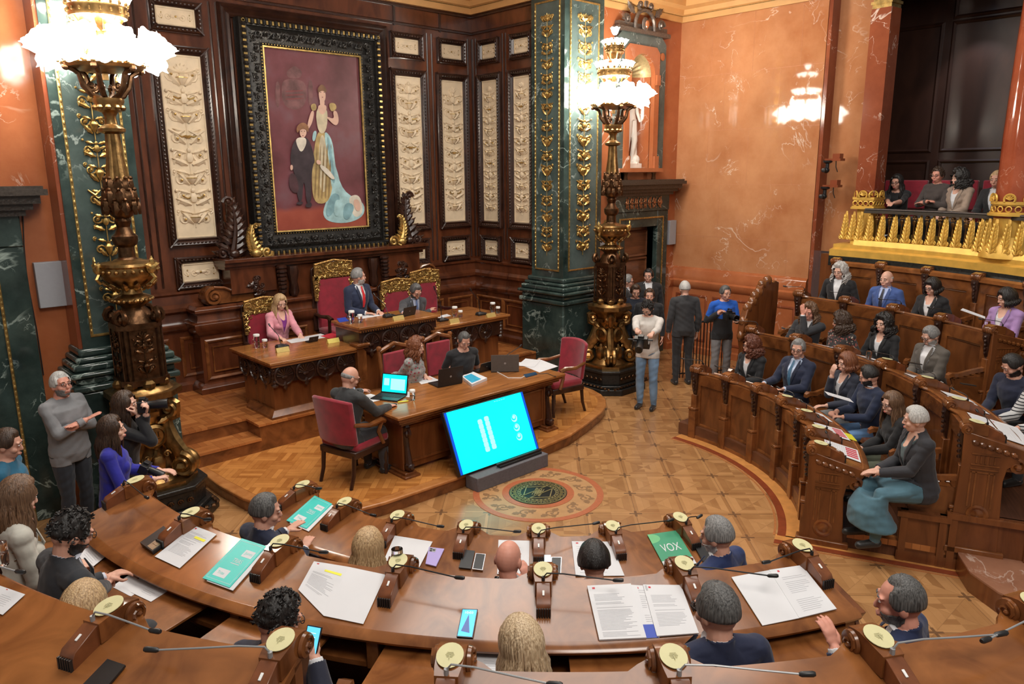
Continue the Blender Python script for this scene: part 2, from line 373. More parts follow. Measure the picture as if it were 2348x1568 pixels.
# ---------------------------------------------------------------- ornament
def spiral(mb, cx, cz, r, turns=1.25, a0=0, hand=1, th=.012, y=0, mi=0, n=14, seg=5):
    pts = []; rr = []
    for i in range(n):
        t = i/(n-1); a = a0+hand*2*pi*turns*t; q = r*(1-.82*t)
        pts.append((cx+q*cos(a), y, cz+q*sin(a))); rr.append(th*(1-.35*t))
    mb.tube(pts, rr, seg, mi, up=(0, 1, 0)); mb.ell(pts[-1], th*1.6, 6, 4, mi)
def leaf(mb, x, z, L, wd, ang, y=0, mi=0, th=.35):
    """pointed lobed leaf in the XZ plane"""
    n = 7; V = []
    ca, sa = cos(ang), sin(ang)
    for i in range(n):
        t = i/(n-1); h = wd*sin(pi*min(1, t*.9+.1))*(1+.22*cos(t*18)); l = t*L
        for k, q in ((-1, 0), (0, 1), (1, 0)):
            px, pz_ = l, k*h; V.append((x+px*ca-pz_*sa, y-(q*wd*th+.004)-.25*wd*sin(pi*t), z+px*sa+pz_*ca))
    Fc = []
    for i in range(n-1):
        for k in (0, 1): Fc.append((i*3+k, i*3+k+1, i*3+k+4, i*3+k+3))
    V2 = [(a, y+.0, c) for a, b, c in V]; o = len(V)
    F2 = [tuple(q+o for q in f[::-1]) for f in Fc]
    side = []
    for i in range(n-1):
        side.append((i*3, i*3+3, o+i*3+3, o+i*3)); side.append((i*3+2, o+i*3+2, o+i*3+5, i*3+5))
    mb.add(V+V2, Fc+F2+side, mi)
def grotesque(w, h, seed, unit=None):
    """candelabra ornament, mirrored about its stem: body mesh and gilded accents. local X across, Z up, -Y outwards"""
    rnd = random.Random(seed); A = MB(); G = MB(); hw = w/2
    A.tube([(0, 0, .02*h), (0, 0, .98*h)], w*.018, 5)
    z = .03*h; unit = unit or w*.62; k = 0
    while z < h-unit*.5:
        u = min(unit*rnd.uniform(.85, 1.12), h-z-.01*h); kind = k % 5; zc = z+u*.5; T_ = w*.034
        for sgn in (-1, 1):
            a0 = pi if sgn > 0 else 0
            spiral(A, sgn*hw*.50, zc+u*(.12 if k % 2 else -.10), hw*.34, 1.3, a0, sgn*(1 if k % 2 else -1), T_, n=13); A.ell((sgn*hw*.50, -T_*.6, zc+u*(.12 if k % 2 else -.10)), T_*1.5, 6, 4)
            leaf(A, sgn*hw*.12, zc-u*.35, hw*.80, hw*.14, pi/2-sgn*(1.15 if kind % 2 else .75), 0, th=.6)
            leaf(A, sgn*hw*.15, zc+u*.22, hw*.55, hw*.10, pi/2-sgn*1.3, 0, th=.6)
            if kind in (1, 3): leaf(A, sgn*hw*.75, zc-u*.30, hw*.40, hw*.08, pi/2+sgn*.3, 0, th=.6); A.ell((sgn*hw*.80, -T_, zc+u*.38), T_*1.3, 6, 4)
            if kind in (0, 2): spiral(A, sgn*hw*.78, zc+u*.34, hw*.16, 1.1, -pi/2, sgn, T_*.7, n=9)
            if kind == 4: A.tube([(sgn*hw*.1, 0, zc+u*.3), (sgn*hw*.45, -T_, zc+u*.10), (sgn*hw*.85, 0, zc+u*.32)], [T_*.7, T_*1.5, T_*.7], 5)
            G.ell((sgn*hw*.50, -T_*1.6, zc+u*(.12 if k % 2 else -.10)), T_*.95, 6, 4)
            if kind in (1, 4): G.tube([(sgn*hw*.06, -T_*1.2, zc+u*.05), (sgn*hw*.3, -T_*1.4, zc-u*.02), (sgn*hw*.5, -T_*1.2, zc+u*.08)], T_*.55, 5)
        if kind in (0, 2): A.lathe([(w*.04, -u*.3), (w*.12, -u*.1), (w*.14, 0), (w*.06, u*.12), (w*.09, u*.2)], (0, -.002, zc), 8); G.lathe([(w*.145, -.004), (w*.145, .006)], (0, -.002, zc), 8)
        elif kind in (1, 3): A.ell((0, -.008, zc), (w*.10, w*.07, w*.13), 8, 5); A.ell((0, -.008, zc+w*.18), (w*.055, w*.05, w*.06), 8, 5)
        else: G.lathe([(w*.04, -u*.08), (w*.12, u*.02), (w*.04, u*.06)], (0, -.004, zc), 8)
        z += u; k += 1
    for q in range(5): leaf(A, 0, h-unit*.45, unit*.42, hw*.1, pi/2+(q-2)*.5)
    return A, G
# ================================================================ THE ROOM
YW, XS, YN, XM = 5.35, 3.65, 3.3, 7.2      # portrait wall, recess side wall, niche wall, long marble wall
XC = 0.28                                   # axis of the dais
def rect_loft(mb, x0, x1, z0, z1, prof, mi=0):
    """closed (outset, height) moulding run round a rectangle in the XZ plane, proud of y=0 towards -Y"""
    V = []
    for d, h in prof:
        for x, z in ((x0-d, z0-d), (x1+d, z0-d), (x1+d, z1+d), (x0-d, z1+d)): V.append((x, -h, z))
    m = len(prof)
    F = [(i*4+j, i*4+(j+1) % 4, ((i+1) % m)*4+(j+1) % 4, ((i+1) % m)*4+j) for i in range(m) for j in range(4)]
    mb.add(V, F, mi)
# ---- floor
f = MB(); f.bb(-10, 10, -10, 7, -.1, 0); struct(f.build('floor', W_FLOOR, origin=False))
inl = MB()
for a0, a1 in ((-67.5, 0), (-180, -112.5)):
    inl.arc([(2.615, .0), (2.695, .0), (2.695, .004), (2.615, .004)], a0, a1, 2)
    inl.arc([(2.695, .0), (2.87, .0), (2.87, .003), (2.695, .003)], a0, a1, 2, 1)
    inl.arc([(2.575, .0), (2.597, .0), (2.597, .003), (2.575, .003)], a0, a1, 2, 2)
    e = a0 if a0 == -67.5 else a1; sg = -1 if e == -67.5 else 1
    ea = radians(e); er = Vector((cos(ea), sin(ea), 0)); et = Vector((-sin(ea), cos(ea), 0))*sg
    for o0, o1, mi, h in ((.10, .18, 0, .004), (-.02, .10, 1, .003), (.20, .222, 2, .003)):
        P = [er*2.6+et*o0, er*5.3+et*o0, er*5.3+et*o1, er*2.6+et*o1]
        inl.prism([(p.x, p.y) for p in P], 0, h, mi)
    e2 = a1 if a0 == -67.5 else a0
struct(inl.build('trim_1', [plain('inlay_mahogany', (.22, .045, .016), .28, 0, .2, 12), plain('inlay_orange_oak', (.58, .25, .07), .28, 0, .15, 9), plain('inlay_thin', (.40, .15, .05), .3)], origin=False))
# rosette in the middle of the floor
ro = MB(); ro.arc([(.675, 0), (.75, 0), (.75, .004), (.675, .004)], 0, 360, 5); ro.arc([(.335, 0), (.415, 0), (.415, .005), (.335, .005)], 0, 360, 5)
ro_o = struct(ro.build('trim_2', plain('inlay_red_wood', (.42, .12, .05), .3, 0, .1), origin=False))
fi = MB(); fi.arc([(.0, 0), (.68, 0), (.68, .002), (.0, .002)], 0, 360, 5); fi.build('medallion_field', plain('inlay_pale_oak', (.46, .25, .11), .3, 0, .1, 8), ro_o)
sc = MB()
for k in range(12):
    a = 30*k; A = MB(); spiral(A, 0, 0, .085, 1.2, 0, 1 if k % 2 else -1, .012, n=12); leaf(A, .03, .02, .11, .035, .8, th=.05); leaf(A, -.05, -.02, .10, .035, 3.7, th=.05); leaf(A, 0, -.04, .08, .03, -1.4, th=.05)
    Mx = Matrix.Translation((*pol(.545, a)[:2], .003)) @ Matrix.Rotation(radians(a+90), 4, 'Z') @ Matrix.Scale(.04, 4, (0, 0, 1)) @ Matrix.Rotation(-pi/2, 4, 'X')
    sc.join(A, Mx)
sc.build('scroll_inlay', plain('inlay_brown', (.24, .125, .055), .35, 0, .1), ro_o)
bd = MB(); bd.arc([(.0, 0), (.335, 0), (.335, .007), (.0, .007)], 0, 360, 5); bd.build('medallion_disc', plain('black_bronze', (.018, .02, .018), .35, .5, .1), ro_o)
gk = MB(); BR2 = plain('medallion_brass', (.52, .43, .20), .35, .8, .1)
def pseg(r0, r1, a0, a1): gk.arc([(r0, .006), (r1, .006), (r1, .011), (r0, .011)], a0, a1, 4)
pseg(.318, .324, 0, 360); pseg(.232, .238, 0, 360); pseg(.20, .205, 0, 360)
for k in range(24):
    a = 15*k
    for r0, r1, b0, b1 in ((.305, .312, 0, 13), (.25, .257, 0, 9), (.278, .285, 4, 9), (.250, .312, 0, 1.6), (.25, .285, 8, 9.6), (.262, .285, 4, 5.6), (.25, .312, 12.2, 13.4)): pseg(r0, r1, a+b0, a+b1)
for sg in (1, -1):                     # interlaced bars and triangles inside
    for q in range(4): gk.box((sg*(.015+.0*q), sg*(.03*q-.045), .009), (.20-.02*q, .010, .005), rz=.5)
    T = [pol(.185, 180+90*sg+t) for t in (-60, 60)]; 
    for (p, q) in ((pol(.19, 90*sg), pol(.19, 90*sg+75)), (pol(.19, 90*sg), pol(.19, 90*sg-75)), (pol(.19, 90*sg+75), pol(.19, 90*sg-75))):
        d = Vector(q)-Vector(p); gk.box(((p[0]+q[0])/2, (p[1]+q[1])/2, .009), (d.length, .011, .005), rz=atan2(d.y, d.x))
for k in range(28): gk.arc([(.208, .006), (.227, .006), (.227, .010), (.208, .010)], 360/28*k, 360/28*k+6, 3)
gk.build('medallion_tracery', BR2, ro_o)
tr_x = [(6.9, 0)]
# ---- walls
def wall(name, mb, mat): return struct(mb.build(name, mat, origin=False, smooth=0))
wb = MB(); wb.bb(-3.2, XS+.2, YW, YW+.2, 0, 7.2); wall_back = wall('wall_back', wb, W_WALL)
ws = MB(); ws.bb(XS, XS+.2, 3.5, YW, 0, 7.2); wall_side = wall('wall_recess_right', ws, W_WALL)
wl = MB(); wl.bb(-3.3, -3.12, 3.5, YW, 0, 7.2); wall('wall_recess_left', wl, W_WALL)
# niche wall, right, built round its door and niche; left likewise
DZ = 2.56
nr = MB(); nr.bb(4.4, 5.55, YN, YN+.3, 0, 7.2); nr.bb(6.48, 7.6, YN, YN+.3, 0, 7.2); nr.bb(5.55, 6.48, YN, YN+.3, DZ, 3.66); nr.bb(5.55, 6.48, YN, YN+.3, 5.9, 7.2)
nr.bb(5.40, 5.60, YN, YN+.3, DZ, 5.9)
wall('wall_niche', nr, M_RED)
nl = MB(); nl.bb(-4.62, -3.6, YN, YN+.3, 0, 7.2); nl.bb(-9, -4.62, YN, YN+.3, 2.75, 7.2); nl.bb(-9, -5.9, YN, YN+.3, 0, 2.75)
wall('wall_left', nl, M_RED)
mw = MB(); mw.bb(XM, XM+.25, .42, YN+.3, 0, 7.2); wall('wall_right', mw, M_REDL)
# left pier facing strip
lp = MB(); lp.bb(-3.805, -3.765, 2.97, 3.3, 0, 7.2); struct(lp.build('trim_4', M_REDD, origin=False))
# block joints of the long marble wall, very fine grooves made as thin strips
jt = MB()
for z in (2.35, 3.35, 4.35, 5.35): jt.bb(XM-.002, XM+.004, .42, YN, z-.003, z+.003)
for i, (z0, z1) in enumerate(((1.6, 2.35), (2.35, 3.35), (3.35, 4.35), (4.35, 5.35), (5.35, 6.4))):
    for y in ((1.2, 2.3) if i % 2 else (.85, 1.75, 2.6)): jt.bb(XM-.002, XM+.004, y-.002, y+.002, z0, z1)
struct(jt.build('trim_5', plain('joint_line', (.50, .20, .09), .4), origin=False))
# marble dado of the long wall with sunk panels
dd = MB(); dp = [(0, 0), (.10, 0), (.10, .12), (.07, .15), (.07, 1.30), (.10, 1.33), (.13, 1.40), (.13, 1.45), (.09, 1.48), (.09, 1.55), (.07, 1.58), (.06, 1.66), (.03, 1.70), (0, 1.72)]
dd.sweep([(XM, YN), (XM, .42)], dp, side=-1)
dd.sweep([(4.66, YN), (5.05, YN)], dp, side=-1)
dd.sweep([(6.98, YN), (XM, YN)], dp, side=-1)
dadow = struct(dd.build('trim_6', M_RED, origin=False))
for y0, y1 in ((.62, 1.35), (1.55, 2.25), (2.45, 3.1)):
    q = MB(); rect_loft(q, 0, y1-y0, 0, .85, [(0, 0), (0, .012), (.02, .02), (.04, .012), (.04, 0)])
    q2 = MB(); q2.join(q, Matrix.Translation((XM-.07, y1, .30)) @ Matrix.Rotation(-pi/2, 4, 'Z')); q2.build('dado_panel', M_REDD, dadow)
# ---- cornice under the ceiling
cp = [(0, 6.36), (.05, 6.36), (.06, 6.46), (.12, 6.48), (.14, 6.56), (.24, 6.60), (.26, 6.70), (.36, 6.74), (.40, 6.86), (.55, 6.92), (.58, 7.1), (0, 7.1)]
co = MB(); path = [(-9, YN), (-3.77, YN), (-3.77, 2.95), (-3.04, 2.95), (-3.12, YW), (XS, YW), (XS, 3.7), (3.55, 3.7)]
co.sweep([(-9, YN), (-3.8, YN)], cp, side=-1); co.sweep([(-3.12, 3.2), (-3.12, YW), (XS, YW), (XS, 3.5)], cp, side=-1); co.sweep([(4.5, YN), (XM, YN), (XM, .42)], cp, side=-1)
cor = struct(co.build('trim_7', CORN, origin=False))
cb = MB()
for pth in ([(-3.12, 3.2), (-3.12, YW), (XS, YW), (XS, 3.5)], [(4.5, YN), (XM, YN), (XM, .42)]):
    for o, z in ((.065, 6.47), (.145, 6.585), (.27, 6.72), (.41, 6.89)): cb.sweep(pth, [(o-.03, z-.012), (o+.012, z-.012), (o+.012, z+.012), (o-.03, z+.012)], side=-1)
cb.build('gilt_moulding', plain('gilt_dark', (.30, .19, .06), .4, .6, .5, 60, .5), cor)
cl = MB(); cl.bb(-9, XM+.3, 2.6, YW+.2, 7.1, 7.2); cl.bb(5.2, XM+.3, .3, 2.6, 7.1, 7.2); struct(cl.build('ceiling', plain('ceiling_paint', (.30, .16, .10), .6), origin=False))
# ---- wainscot of the dais recess: dado with panels, chair rail, stiles
wd = MB(); dp = [(0, .5), (.10, .5), (.10, .62), (.06, .66), (.06, 1.40), (.09, 1.42), (.11, 1.47), (.11, 1.50), (.07, 1.53), (.05, 1.58), (.05, 1.66), (.09, 1.70), (.09, 1.75), (.04, 1.80), (.03, 1.92), (.06, 1.95), (.06, 1.98), (0, 2.0)]
wd.sweep([(-3.12, 3.6), (-3.12, YW), (XS, YW), (XS, 3.6)], dp, side=-1)
wain = struct(wd.build('trim_8', W_WALL, origin=False))
def to_side(x0): return Matrix.Translation((XS, x0, 0)) @ Matrix.Rotation(-pi/2, 4, 'Z')
for i, (x0, x1) in enumerate(((-2.75, -2.2), (-1.95, -1.45), (2.15, 2.75), (2.95, 3.45))):
    q = MB(); rect_loft(q, x0, x1, .78, 1.28, [(0, 0), (0, .015), (.03, .03), (.05, .012), (.05, 0)]); rect_loft(q, x0+.08, x1-.08, .86, 1.20, [(0, 0), (0, .01), (.02, .018), (.02, 0)])
    q2 = MB(); q2.join(q, Matrix.Translation((0, YW-.06, 0))); q2.build('wainscot_panel', W_TRIM, wain)
for y0, y1 in ((5.2, 4.55), (4.45, 3.85)):
    q = MB(); rect_loft(q, 0, y0-y1, .78, 1.28, [(0, 0), (0, .015), (.03, .03), (.05, .012), (.05, 0)]); rect_loft(q, .08, y0-y1-.08, .86, 1.20, [(0, 0), (0, .01), (.02, .018), (.02, 0)])
    q2 = MB(); q2.join(q, Matrix.Translation((-.06, 0, 0)) @ to_side(y0)); q2.build('wainscot_panel', W_TRIM, wain)
# ---- alabaster relief panels in carved frames
FR = [(0, 0), (0, .03), (.015, .045), (.03, .03), (.045, .055), (.085, .075), (.10, .05), (.115, .045), (.115, 0)]
relief_cache = {}
def relief_panel(x0, x1, z0, z1, M, label, tall, seed, small=False):
    root = thing('relief_panel', label, 'wall panel', tuple(M @ Vector(((x0+x1)/2, 0, z0))), M.to_euler().z, 'alabaster reliefs on the panelled walls')
    w, h = x1-x0, z1-z0
    fr = MB(); s = .8 if small else 1
    rect_loft(fr, -w/2, w/2, 0, h, [(d*s, hh) for d, hh in FR])
    for px in (-w/2-.058*s, w/2+.058*s):
        for k in range(int(h/.055)+1): fr.ell((px, -.072, k*.055), (.014, .012, .019), 5, 4)
    for pz_ in (-.058*s, h+.058*s):
        for k in range(int(w/.055)+1): fr.ell((-w/2+k*.055, -.072, pz_), (.019, .012, .014), 5, 4)
    for sx in (-1, 1):
        for sz in (0, 1):
            cx, cz = sx*w/2, (h if sz else 0); d = 1 if sz else -1
            fr.tube([(cx, -.05, cz), (cx+sx*.115*s, -.07, cz+d*.115*s)], .014, 5)
    fr.build('frame', W_DARK, root)
    pn = MB(); pn.bb(-w/2, w/2, -.02, .01, 0, h); rect_loft(pn, -w/2+.025, w/2-.025, .025, h-.025, [(0, .018), (0, .03), (.012, .03), (.012, .018)]); pn.build('panel', IVORY, root)
    key = (round(w, 2), round(h, 2), seed)
    if key not in relief_cache:
        if tall: A, G = grotesque(w*1.02, h*.92, seed, unit=w*.5)
        else:
            A = MB(); G = MB(); ww = w*.42; hh = h*.3
            for sg in (-1, 1):
                spiral(A, sg*ww*.45, h/2, hh*.75, 1.2, pi if sg > 0 else 0, sg, h*.028, n=12); spiral(A, sg*ww*.85, h/2, hh*.55, 1.1, 0 if sg > 0 else pi, -sg, h*.026, n=12)
                leaf(A, 0, h/2, ww*.4, hh*.3, 0 if sg > 0 else pi); G.ell((sg*ww*.85, -.01, h/2+hh*.5), h*.035, 6, 4); G.ell((sg*ww*.85, -.01, h/2-hh*.5), h*.035, 6, 4)
            G.ell((0, -.01, h/2), h*.06, 8, 5)
        relief_cache[key] = (A, G)
    A, G = relief_cache[key]; T = Matrix.Translation((0, -.02, h*.04 if tall else 0))
    for mb, nm, mt in ((A, 'relief', IVORY), (G, 'gilding', GOLD)):
        q = MB(); q.join(mb, T); q.build(nm, mt, root)
def prect(TL, BR, Y=YW-.03):
    a, b = pyl(*TL, Y), pyl(*BR, Y); return a[0], b[0], b[2], a[2]
MWL = Matrix.Translation((0, YW, 0))
col1 = prect((906, 172), (975.3, 512)); col2 = prect((1012, 183), (1068, 507)); colL = prect((392, 122), (497.5, 541.5)); xLL = pyl(406, 541.5, YW-.03)[0]
c1 = (col1[0], col1[1]); c2 = (col2[0], col2[1]); cL = (xLL, colL[1])
zt = (2.55, 5.02)
zt = ((col1[2]+col2[2])/2, (col1[3]+col2[3])/2)
s1 = prect((905.6, 85), (968.8, 125.5)); s2 = prect((1012, 100), (1069.5, 140.8)); zs = ((s1[2]+s2[2])/2, (s1[3]+s2[3])/2)
l1 = prect((925, 558), (976, 589)); l2 = prect((1015, 558), (1070, 586)); zl = ((l1[2]+l2[2])/2, (l1[3]+l2[3])/2)
for (x0, x1), nm in ((cL, 'left of the portrait'), (c1, 'right of the portrait'), (c2, 'beside the recess corner')):
    relief_panel(x0, x1, *zt, MWL, 'tall cream relief panel with gilded grotesques on the wall '+nm, True, 3)
    relief_panel(x0+.02, x1-.02, *zs, MWL, 'small cream relief panel high up over the tall panel '+nm, False, 5, True)
    relief_panel(x0+.02, x1-.02, *zl, MWL, 'small cream relief panel under the tall panel '+nm, False, 6, True)
ya, yb = pxl(1107, 189, XS)[1], pxl(1145, 508.5, XS)[1]; yc = pxl(1179, 180, XS)[1]; wid = ya-yb
for y1, nm in ((ya, 'on the side wall next to the recess corner'), (yc, 'on the side wall touching the green pillar')):
    ms = Matrix.Translation((XS, y1, 0)) @ Matrix.Rotation(-pi/2, 4, 'Z')
    relief_panel(0, wid, *zt, ms, 'tall cream relief '+nm, True, 3)
    relief_panel(.02, wid-.02, *zs, ms, 'small high cream relief '+nm, False, 5, True)
    relief_panel(.02, wid-.02, *zl, ms, 'small low cream relief '+nm, False, 6, True)

# upper wall band mouldings
ub = MB()
for z in (6.02, 6.30): ub.sweep([(-3.12, 3.6), (-3.12, YW), (XS, YW), (XS, 3.6)], [(0, z), (.03, z), (.03, z+.03), (0, z+.05)], side=-1)
for x in (-2.42, 1.98, 2.93): ub.bb(x-.02, x+.02, YW-.02, YW, 6.0, 6.3)
for x in ((c1[1]+c2[0])/2, cL[0]-.30, cL[1]+.24, c2[1]+.2):
    for d_ in (-.05, .05): ub.tube([(x+d_, YW, 2.05), (x+d_, YW, 5.95)], .018, 6)
for y in (ya-wid-.17, 5.28):
    for d_ in (-.04, .04): ub.tube([(XS, y+d_, 2.05), (XS, y+d_, 5.95)], .016, 6)
struct(ub.build('trim_9', W_DARK, origin=False))

# ---- green marble pillars with gilt ornament
def pillar(x0, x1, y0, y1, label, left_face):
    cx, cy = (x0+x1)/2, (y0+y1)/2; hw, hd = (x1-x0)/2, (y1-y0)/2
    root = thing('marble_pillar', label, 'pillar', (cx, cy, 0))
    b = MB()
    for o0, z0, z1, o1 in ((.13, 0, 1.40, .13), (.17, 1.40, 1.48, .17), (.13, 1.48, 1.56, .13), (.19, 1.56, 1.62, .19), (.14, 1.62, 1.70, .14), (.10, 1.70, 1.76, .10), (.06, 1.76, 1.84, .06)):
        b.bb(-hw-o0, hw+o0, -hd-o0, hd+o0, z0, z1)
    b.build('plinth', M_GREEN, root, bevel=.025)
    s_ = MB(); s_.bb(-hw, hw, -hd, hd, 1.84, 7.1); s_.build('shaft', M_GREEN, root)
    faces = [(Matrix.Translation((0, -hd, 0)), 2*hw)]
    if left_face: faces.append((Matrix.Translation((-hw, 0, 0)) @ Matrix.Rotation(-pi/2, 4, 'Z'), 2*hd))
    for M, wdt in faces:
        zz0, zz1 = 1.98, 6.25; m_ = wdt*.155
        pa = MB(); q = MB(); q.bb(-wdt/2+m_, wdt/2-m_, -.004, .0, zz0, zz1); pa.join(q, M); pa.build('inset_panel', M_GREENL, root)
        g = MB(); q = MB(); rect_loft(q, -wdt/2+m_, wdt/2-m_, zz0, zz1, [(0, 0), (0, .012), (.014, .018), (.028, .012), (.028, 0)])
        k = int((zz1-zz0)/.07)
        for i in range(k):
            for sx in (-1, 1): q.ell((sx*(wdt/2-m_+.014), -.016, zz0+.035+i*.07), (.012, .01, .026), 5, 4)
        g.join(q, M); g.build('gilt_border', GOLD, root)
        A, G = grotesque(wdt*.42, zz1-zz0-.3, 11, unit=.25); q = MB(); q.join(A, Matrix.Translation((0, -.012, zz0+.15))); q.join(G, Matrix.Translation((0, -.012, zz0+.15)))
        o = MB(); o.join(q, M); o.build('gilt_ornament', GOLD, root)
    return root
pillar(3.55, 4.5, 2.95, 3.7, 'dark green marble pillar with gilt ornament right of the panelled recess', True)
pillar(-3.77, -3.04, 2.95, 3.7, 'dark green marble pillar with gilt ornament behind the nearer lamp standard at left', False)

# ---- dais, steps and platform
dais = [(.8, .72), (1.4, .78), (1.95, .95), (2.45, 1.13), (2.72, 1.27), (2.98, 1.49), (3.14, 1.72), (3.24, 1.98), (3.28, 2.25), (3.30, 3.2), (-2.70, 3.2), (-2.71, 2.46), (-2.66, 1.9), (-2.55, 1.5), (-2.38, 1.15), (-2.2, .93), (-1.95, .78), (-1.6, .72), (-.65, .70)]
def shrink(poly, d):
    n = len(poly); out = []
    for i in range(n):
        a, b, c = Vector(poly[i-1]), Vector(poly[i]), Vector(poly[(i+1) % n]); u = (b-a).normalized(); v = (c-b).normalized()
        nn = (Vector((-u.y, u.x))+Vector((-v.y, v.x))); nn.normalize(); out.append(tuple(b+nn*d))
    return out
d1 = MB(); d1.prism(shrink(dais, .02), 0, .12); dz = struct(d1.build('trim_10', W_TRIM, origin=False)); tag(dz, 'curved wooden dais')
d2 = MB(); d2.prism(dais, .12, .16); d2.build('dais_nosing', wood('wood_nosing', (.34, .12, .03), (.52, .22, .07), .25, (2, 2, 2)), dz, bevel=.012)
d3 = MB(); d3.prism(shrink(dais, .13), .155, .1625); d3.build('dais_parquet', W_PARQ, dz)
P1 = MB(); P1.bb(-1.88, 2.45, 3.1, YW, 0, .5); P1.bb(-3.15, 3.45, 3.47, YW, 0, .5); P1.bb(3.4, 3.7, 3.7, YW, 0, .5)
plat = struct(P1.build('trim_11', W_TRIM, origin=False)); tag(plat, 'raised platform')
P2 = MB(); P2.bb(-1.90, 2.47, 3.08, YW, .49, .52); P2.bb(-3.12, -1.90, 3.45, YW, .49, .52); P2.bb(2.47, 3.40, 3.45, YW, .49, .52); P2.build('platform_parquet', W_STEP, plat)
P3 = MB(); P3.bb(-3.0, -1.88, 3.09, 3.5, 0, .31); P3.bb(2.45, 3.4, 3.09, 3.5, 0, .31); P3.build('step_riser', W_TRIM, plat)
P4 = MB(); P4.bb(-3.0, -1.88, 3.07, 3.5, .31, .34); P4.bb(2.45, 3.38, 3.07, 3.5, .31, .34); P4.build('step_tread', W_STEP, plat)

# ---- doors with green marble surrounds
def door(x0, x1, zt_, n, label, jw, full=True):
    root = bpy.data.objects.new('door_%d' % n, None); COL.objects.link(root); root.location = ((x0+x1)/2, YN, 0); root['kind'] = 'structure'; tag(root, label, 'door')
    hw = (x1-x0)/2
    j = MB(); j.bb(-hw-jw, -hw, -.10, .02, 0, zt_+.30); j.bb(hw, hw+jw, -.10, .02, 0, zt_+.30); j.bb(-hw, hw, -.10, .02, zt_, zt_+.30)
    j.bb(-hw-jw, hw+jw, -.12, .02, zt_+.30, zt_+.62); j.build('surround', M_GREEN, root, bevel=.01)
    c = MB()
    for o, z0, z1 in ((.05, zt_+.60, zt_+.66), (.11, zt_+.66, zt_+.72), (.17, zt_+.72, zt_+.80), (.23, zt_+.80, zt_+.86), (.20, zt_+.86, zt_+.89)):
        c.bb(-hw-jw-o, hw+jw+o, -.12-o, .02, z0, z1)
    c.build('cornice', plain('cornice_stone_%d' % n, (.045, .035, .028), .3, 0, .4, 40, .4), root)
    g = MB(); rect_loft(g, -hw-jw*.45, hw+jw*.45, -.2, zt_+.16, [(0, .10), (0, .115), (.02, .12), (.03, .11), (.03, .10)])
    for k in range(44):
        for sx in (-1, 1): g.ell((sx*(hw+jw*.45+.015), -.118, .05+k*.058), (.014, .01, .02), 5, 4)
    for k in range(int(2*hw/.06)+6): g.ell((-hw-jw*.4+k*.06, -.118, zt_+.178), (.02, .01, .014), 5, 4)
    g.build('gilt_bead', GOLD, root)
    w_ = MB(); w_.join(grotesque(.24, 1.2, 4)[0], Matrix.Translation((-.6, -.13, zt_+.46)) @ Matrix.Rotation(pi/2, 4, 'Y')); w_.build('swag', plain('copper_swag_%d' % n, (.42, .17, .07), .4, .5, .3), root)
    lf = MB(); a = .16 if full else 0
    lf.bb(-hw, hw*.93 if full else hw, .12, .17, 0, zt_)
    for z0, z1 in ((.2, 1.0), (1.15, 1.9), (2.02, zt_-.12)):
        q = MB(); rect_loft(q, -hw+.1, (hw*.82 if full else hw-.1), z0, z1, [(0, 0), (0, .015), (.03, .03), (.05, .01), (.05, 0)]); lf.join(q, Matrix.Translation((0, .12, 0)))
    lf.build('door_leaf', wood('wood_door_%d' % n, (.09, .032, .014), (.20, .075, .032), .3), root)
    k = MB(); k.bb(-hw-.0, hw, .45, .5, 0, zt_); k.bb(hw-.02, hw, .0, .5, 0, zt_); k.build('passage', plain('dark_passage_%d' % n, (.10, .035, .016), .6), root)
door(5.50, 6.50, DZ, 1, 'door of dark wood in a green marble surround with cornice under the statue niche', .34)
door(-5.9, -4.62, 2.62, 2, 'dark door in a green marble surround at the left edge', .50, False)

# ---- statue niche over the right door
nx = 5.90; ni = thing('statue_niche', 'green marble wall niche with scrolled pediment above the doorway', 'niche', (nx, YN, 3.66))
a = MB(); H0 = 2.55; SPZ = 1.66
def arch_poly(w, h, n=14): return [(-w, 0)]+[(-w*cos(pi*i/n), h+w*sin(pi*i/n)) for i in range(n+1)]+[(w, 0)]
op = arch_poly(.42, SPZ); op_o = [(-.72, 0), (-.72, H0*.93), (.72, H0*.93), (.72, 0)]
def ring_plate(mb, inner, outer_w, top, y0, y1, mi=0):
    """slab with an arched opening, as strips between the opening and the outer edge"""
    n = len(inner); out = []
    for x, z in inner:
        if z <= SPZ: out.append((-outer_w if x < 0 else outer_w, z))
        else:
            t = min(outer_w/max(abs(x), 1e-4), (top-SPZ)/max(z-SPZ, 1e-4)); out.append((x*t, SPZ+(z-SPZ)*t))
    V = [(x, y0, z) for x, z in inner]+[(x, y0, z) for x, z in out]+[(x, y1, z) for x, z in inner]+[(x, y1, z) for x, z in out]
    F = []
    for i in range(n-1): F += [(i, i+1, n+i+1, n+i), (2*n+i, 3*n+i, 3*n+i+1, 2*n+i+1), (i, 2*n+i, 2*n+i+1, i+1), (n+i, n+i+1, 3*n+i+1, 3*n+i)]
    F += [(0, n, 3*n, 2*n), (n-1, 3*n-1, 4*n-1, 2*n-1)]
    mb.add(V, F, mi)
ring_plate(a, op, .72, H0*.93, -.08, .02); a.build('surround', M_GREENL, ni)
a = MB(); ring_plate(a, arch_poly(.36, SPZ), .5, SPZ+.5, -.11, -.02)
for sx in (-1, 1): a.bb(sx*.43-.06, sx*.43+.06, -.16, -.02, 0, .22); a.bb(sx*.43-.055, sx*.43+.055, -.15, -.02, SPZ-.16, SPZ+.02)
a.bb(-.62, .62, -.18, .02, -.07, 0); a.build('red_marble_arch', M_RED, ni)
a = MB()
for sx in (-1, 1): a.lathe([(.07, 0), (.05, .05), (.035, .18), (.05, .22)], (sx*.43, -.10, -.30), 8)
a.build('bracket', BRONZE, ni)
a = MB()
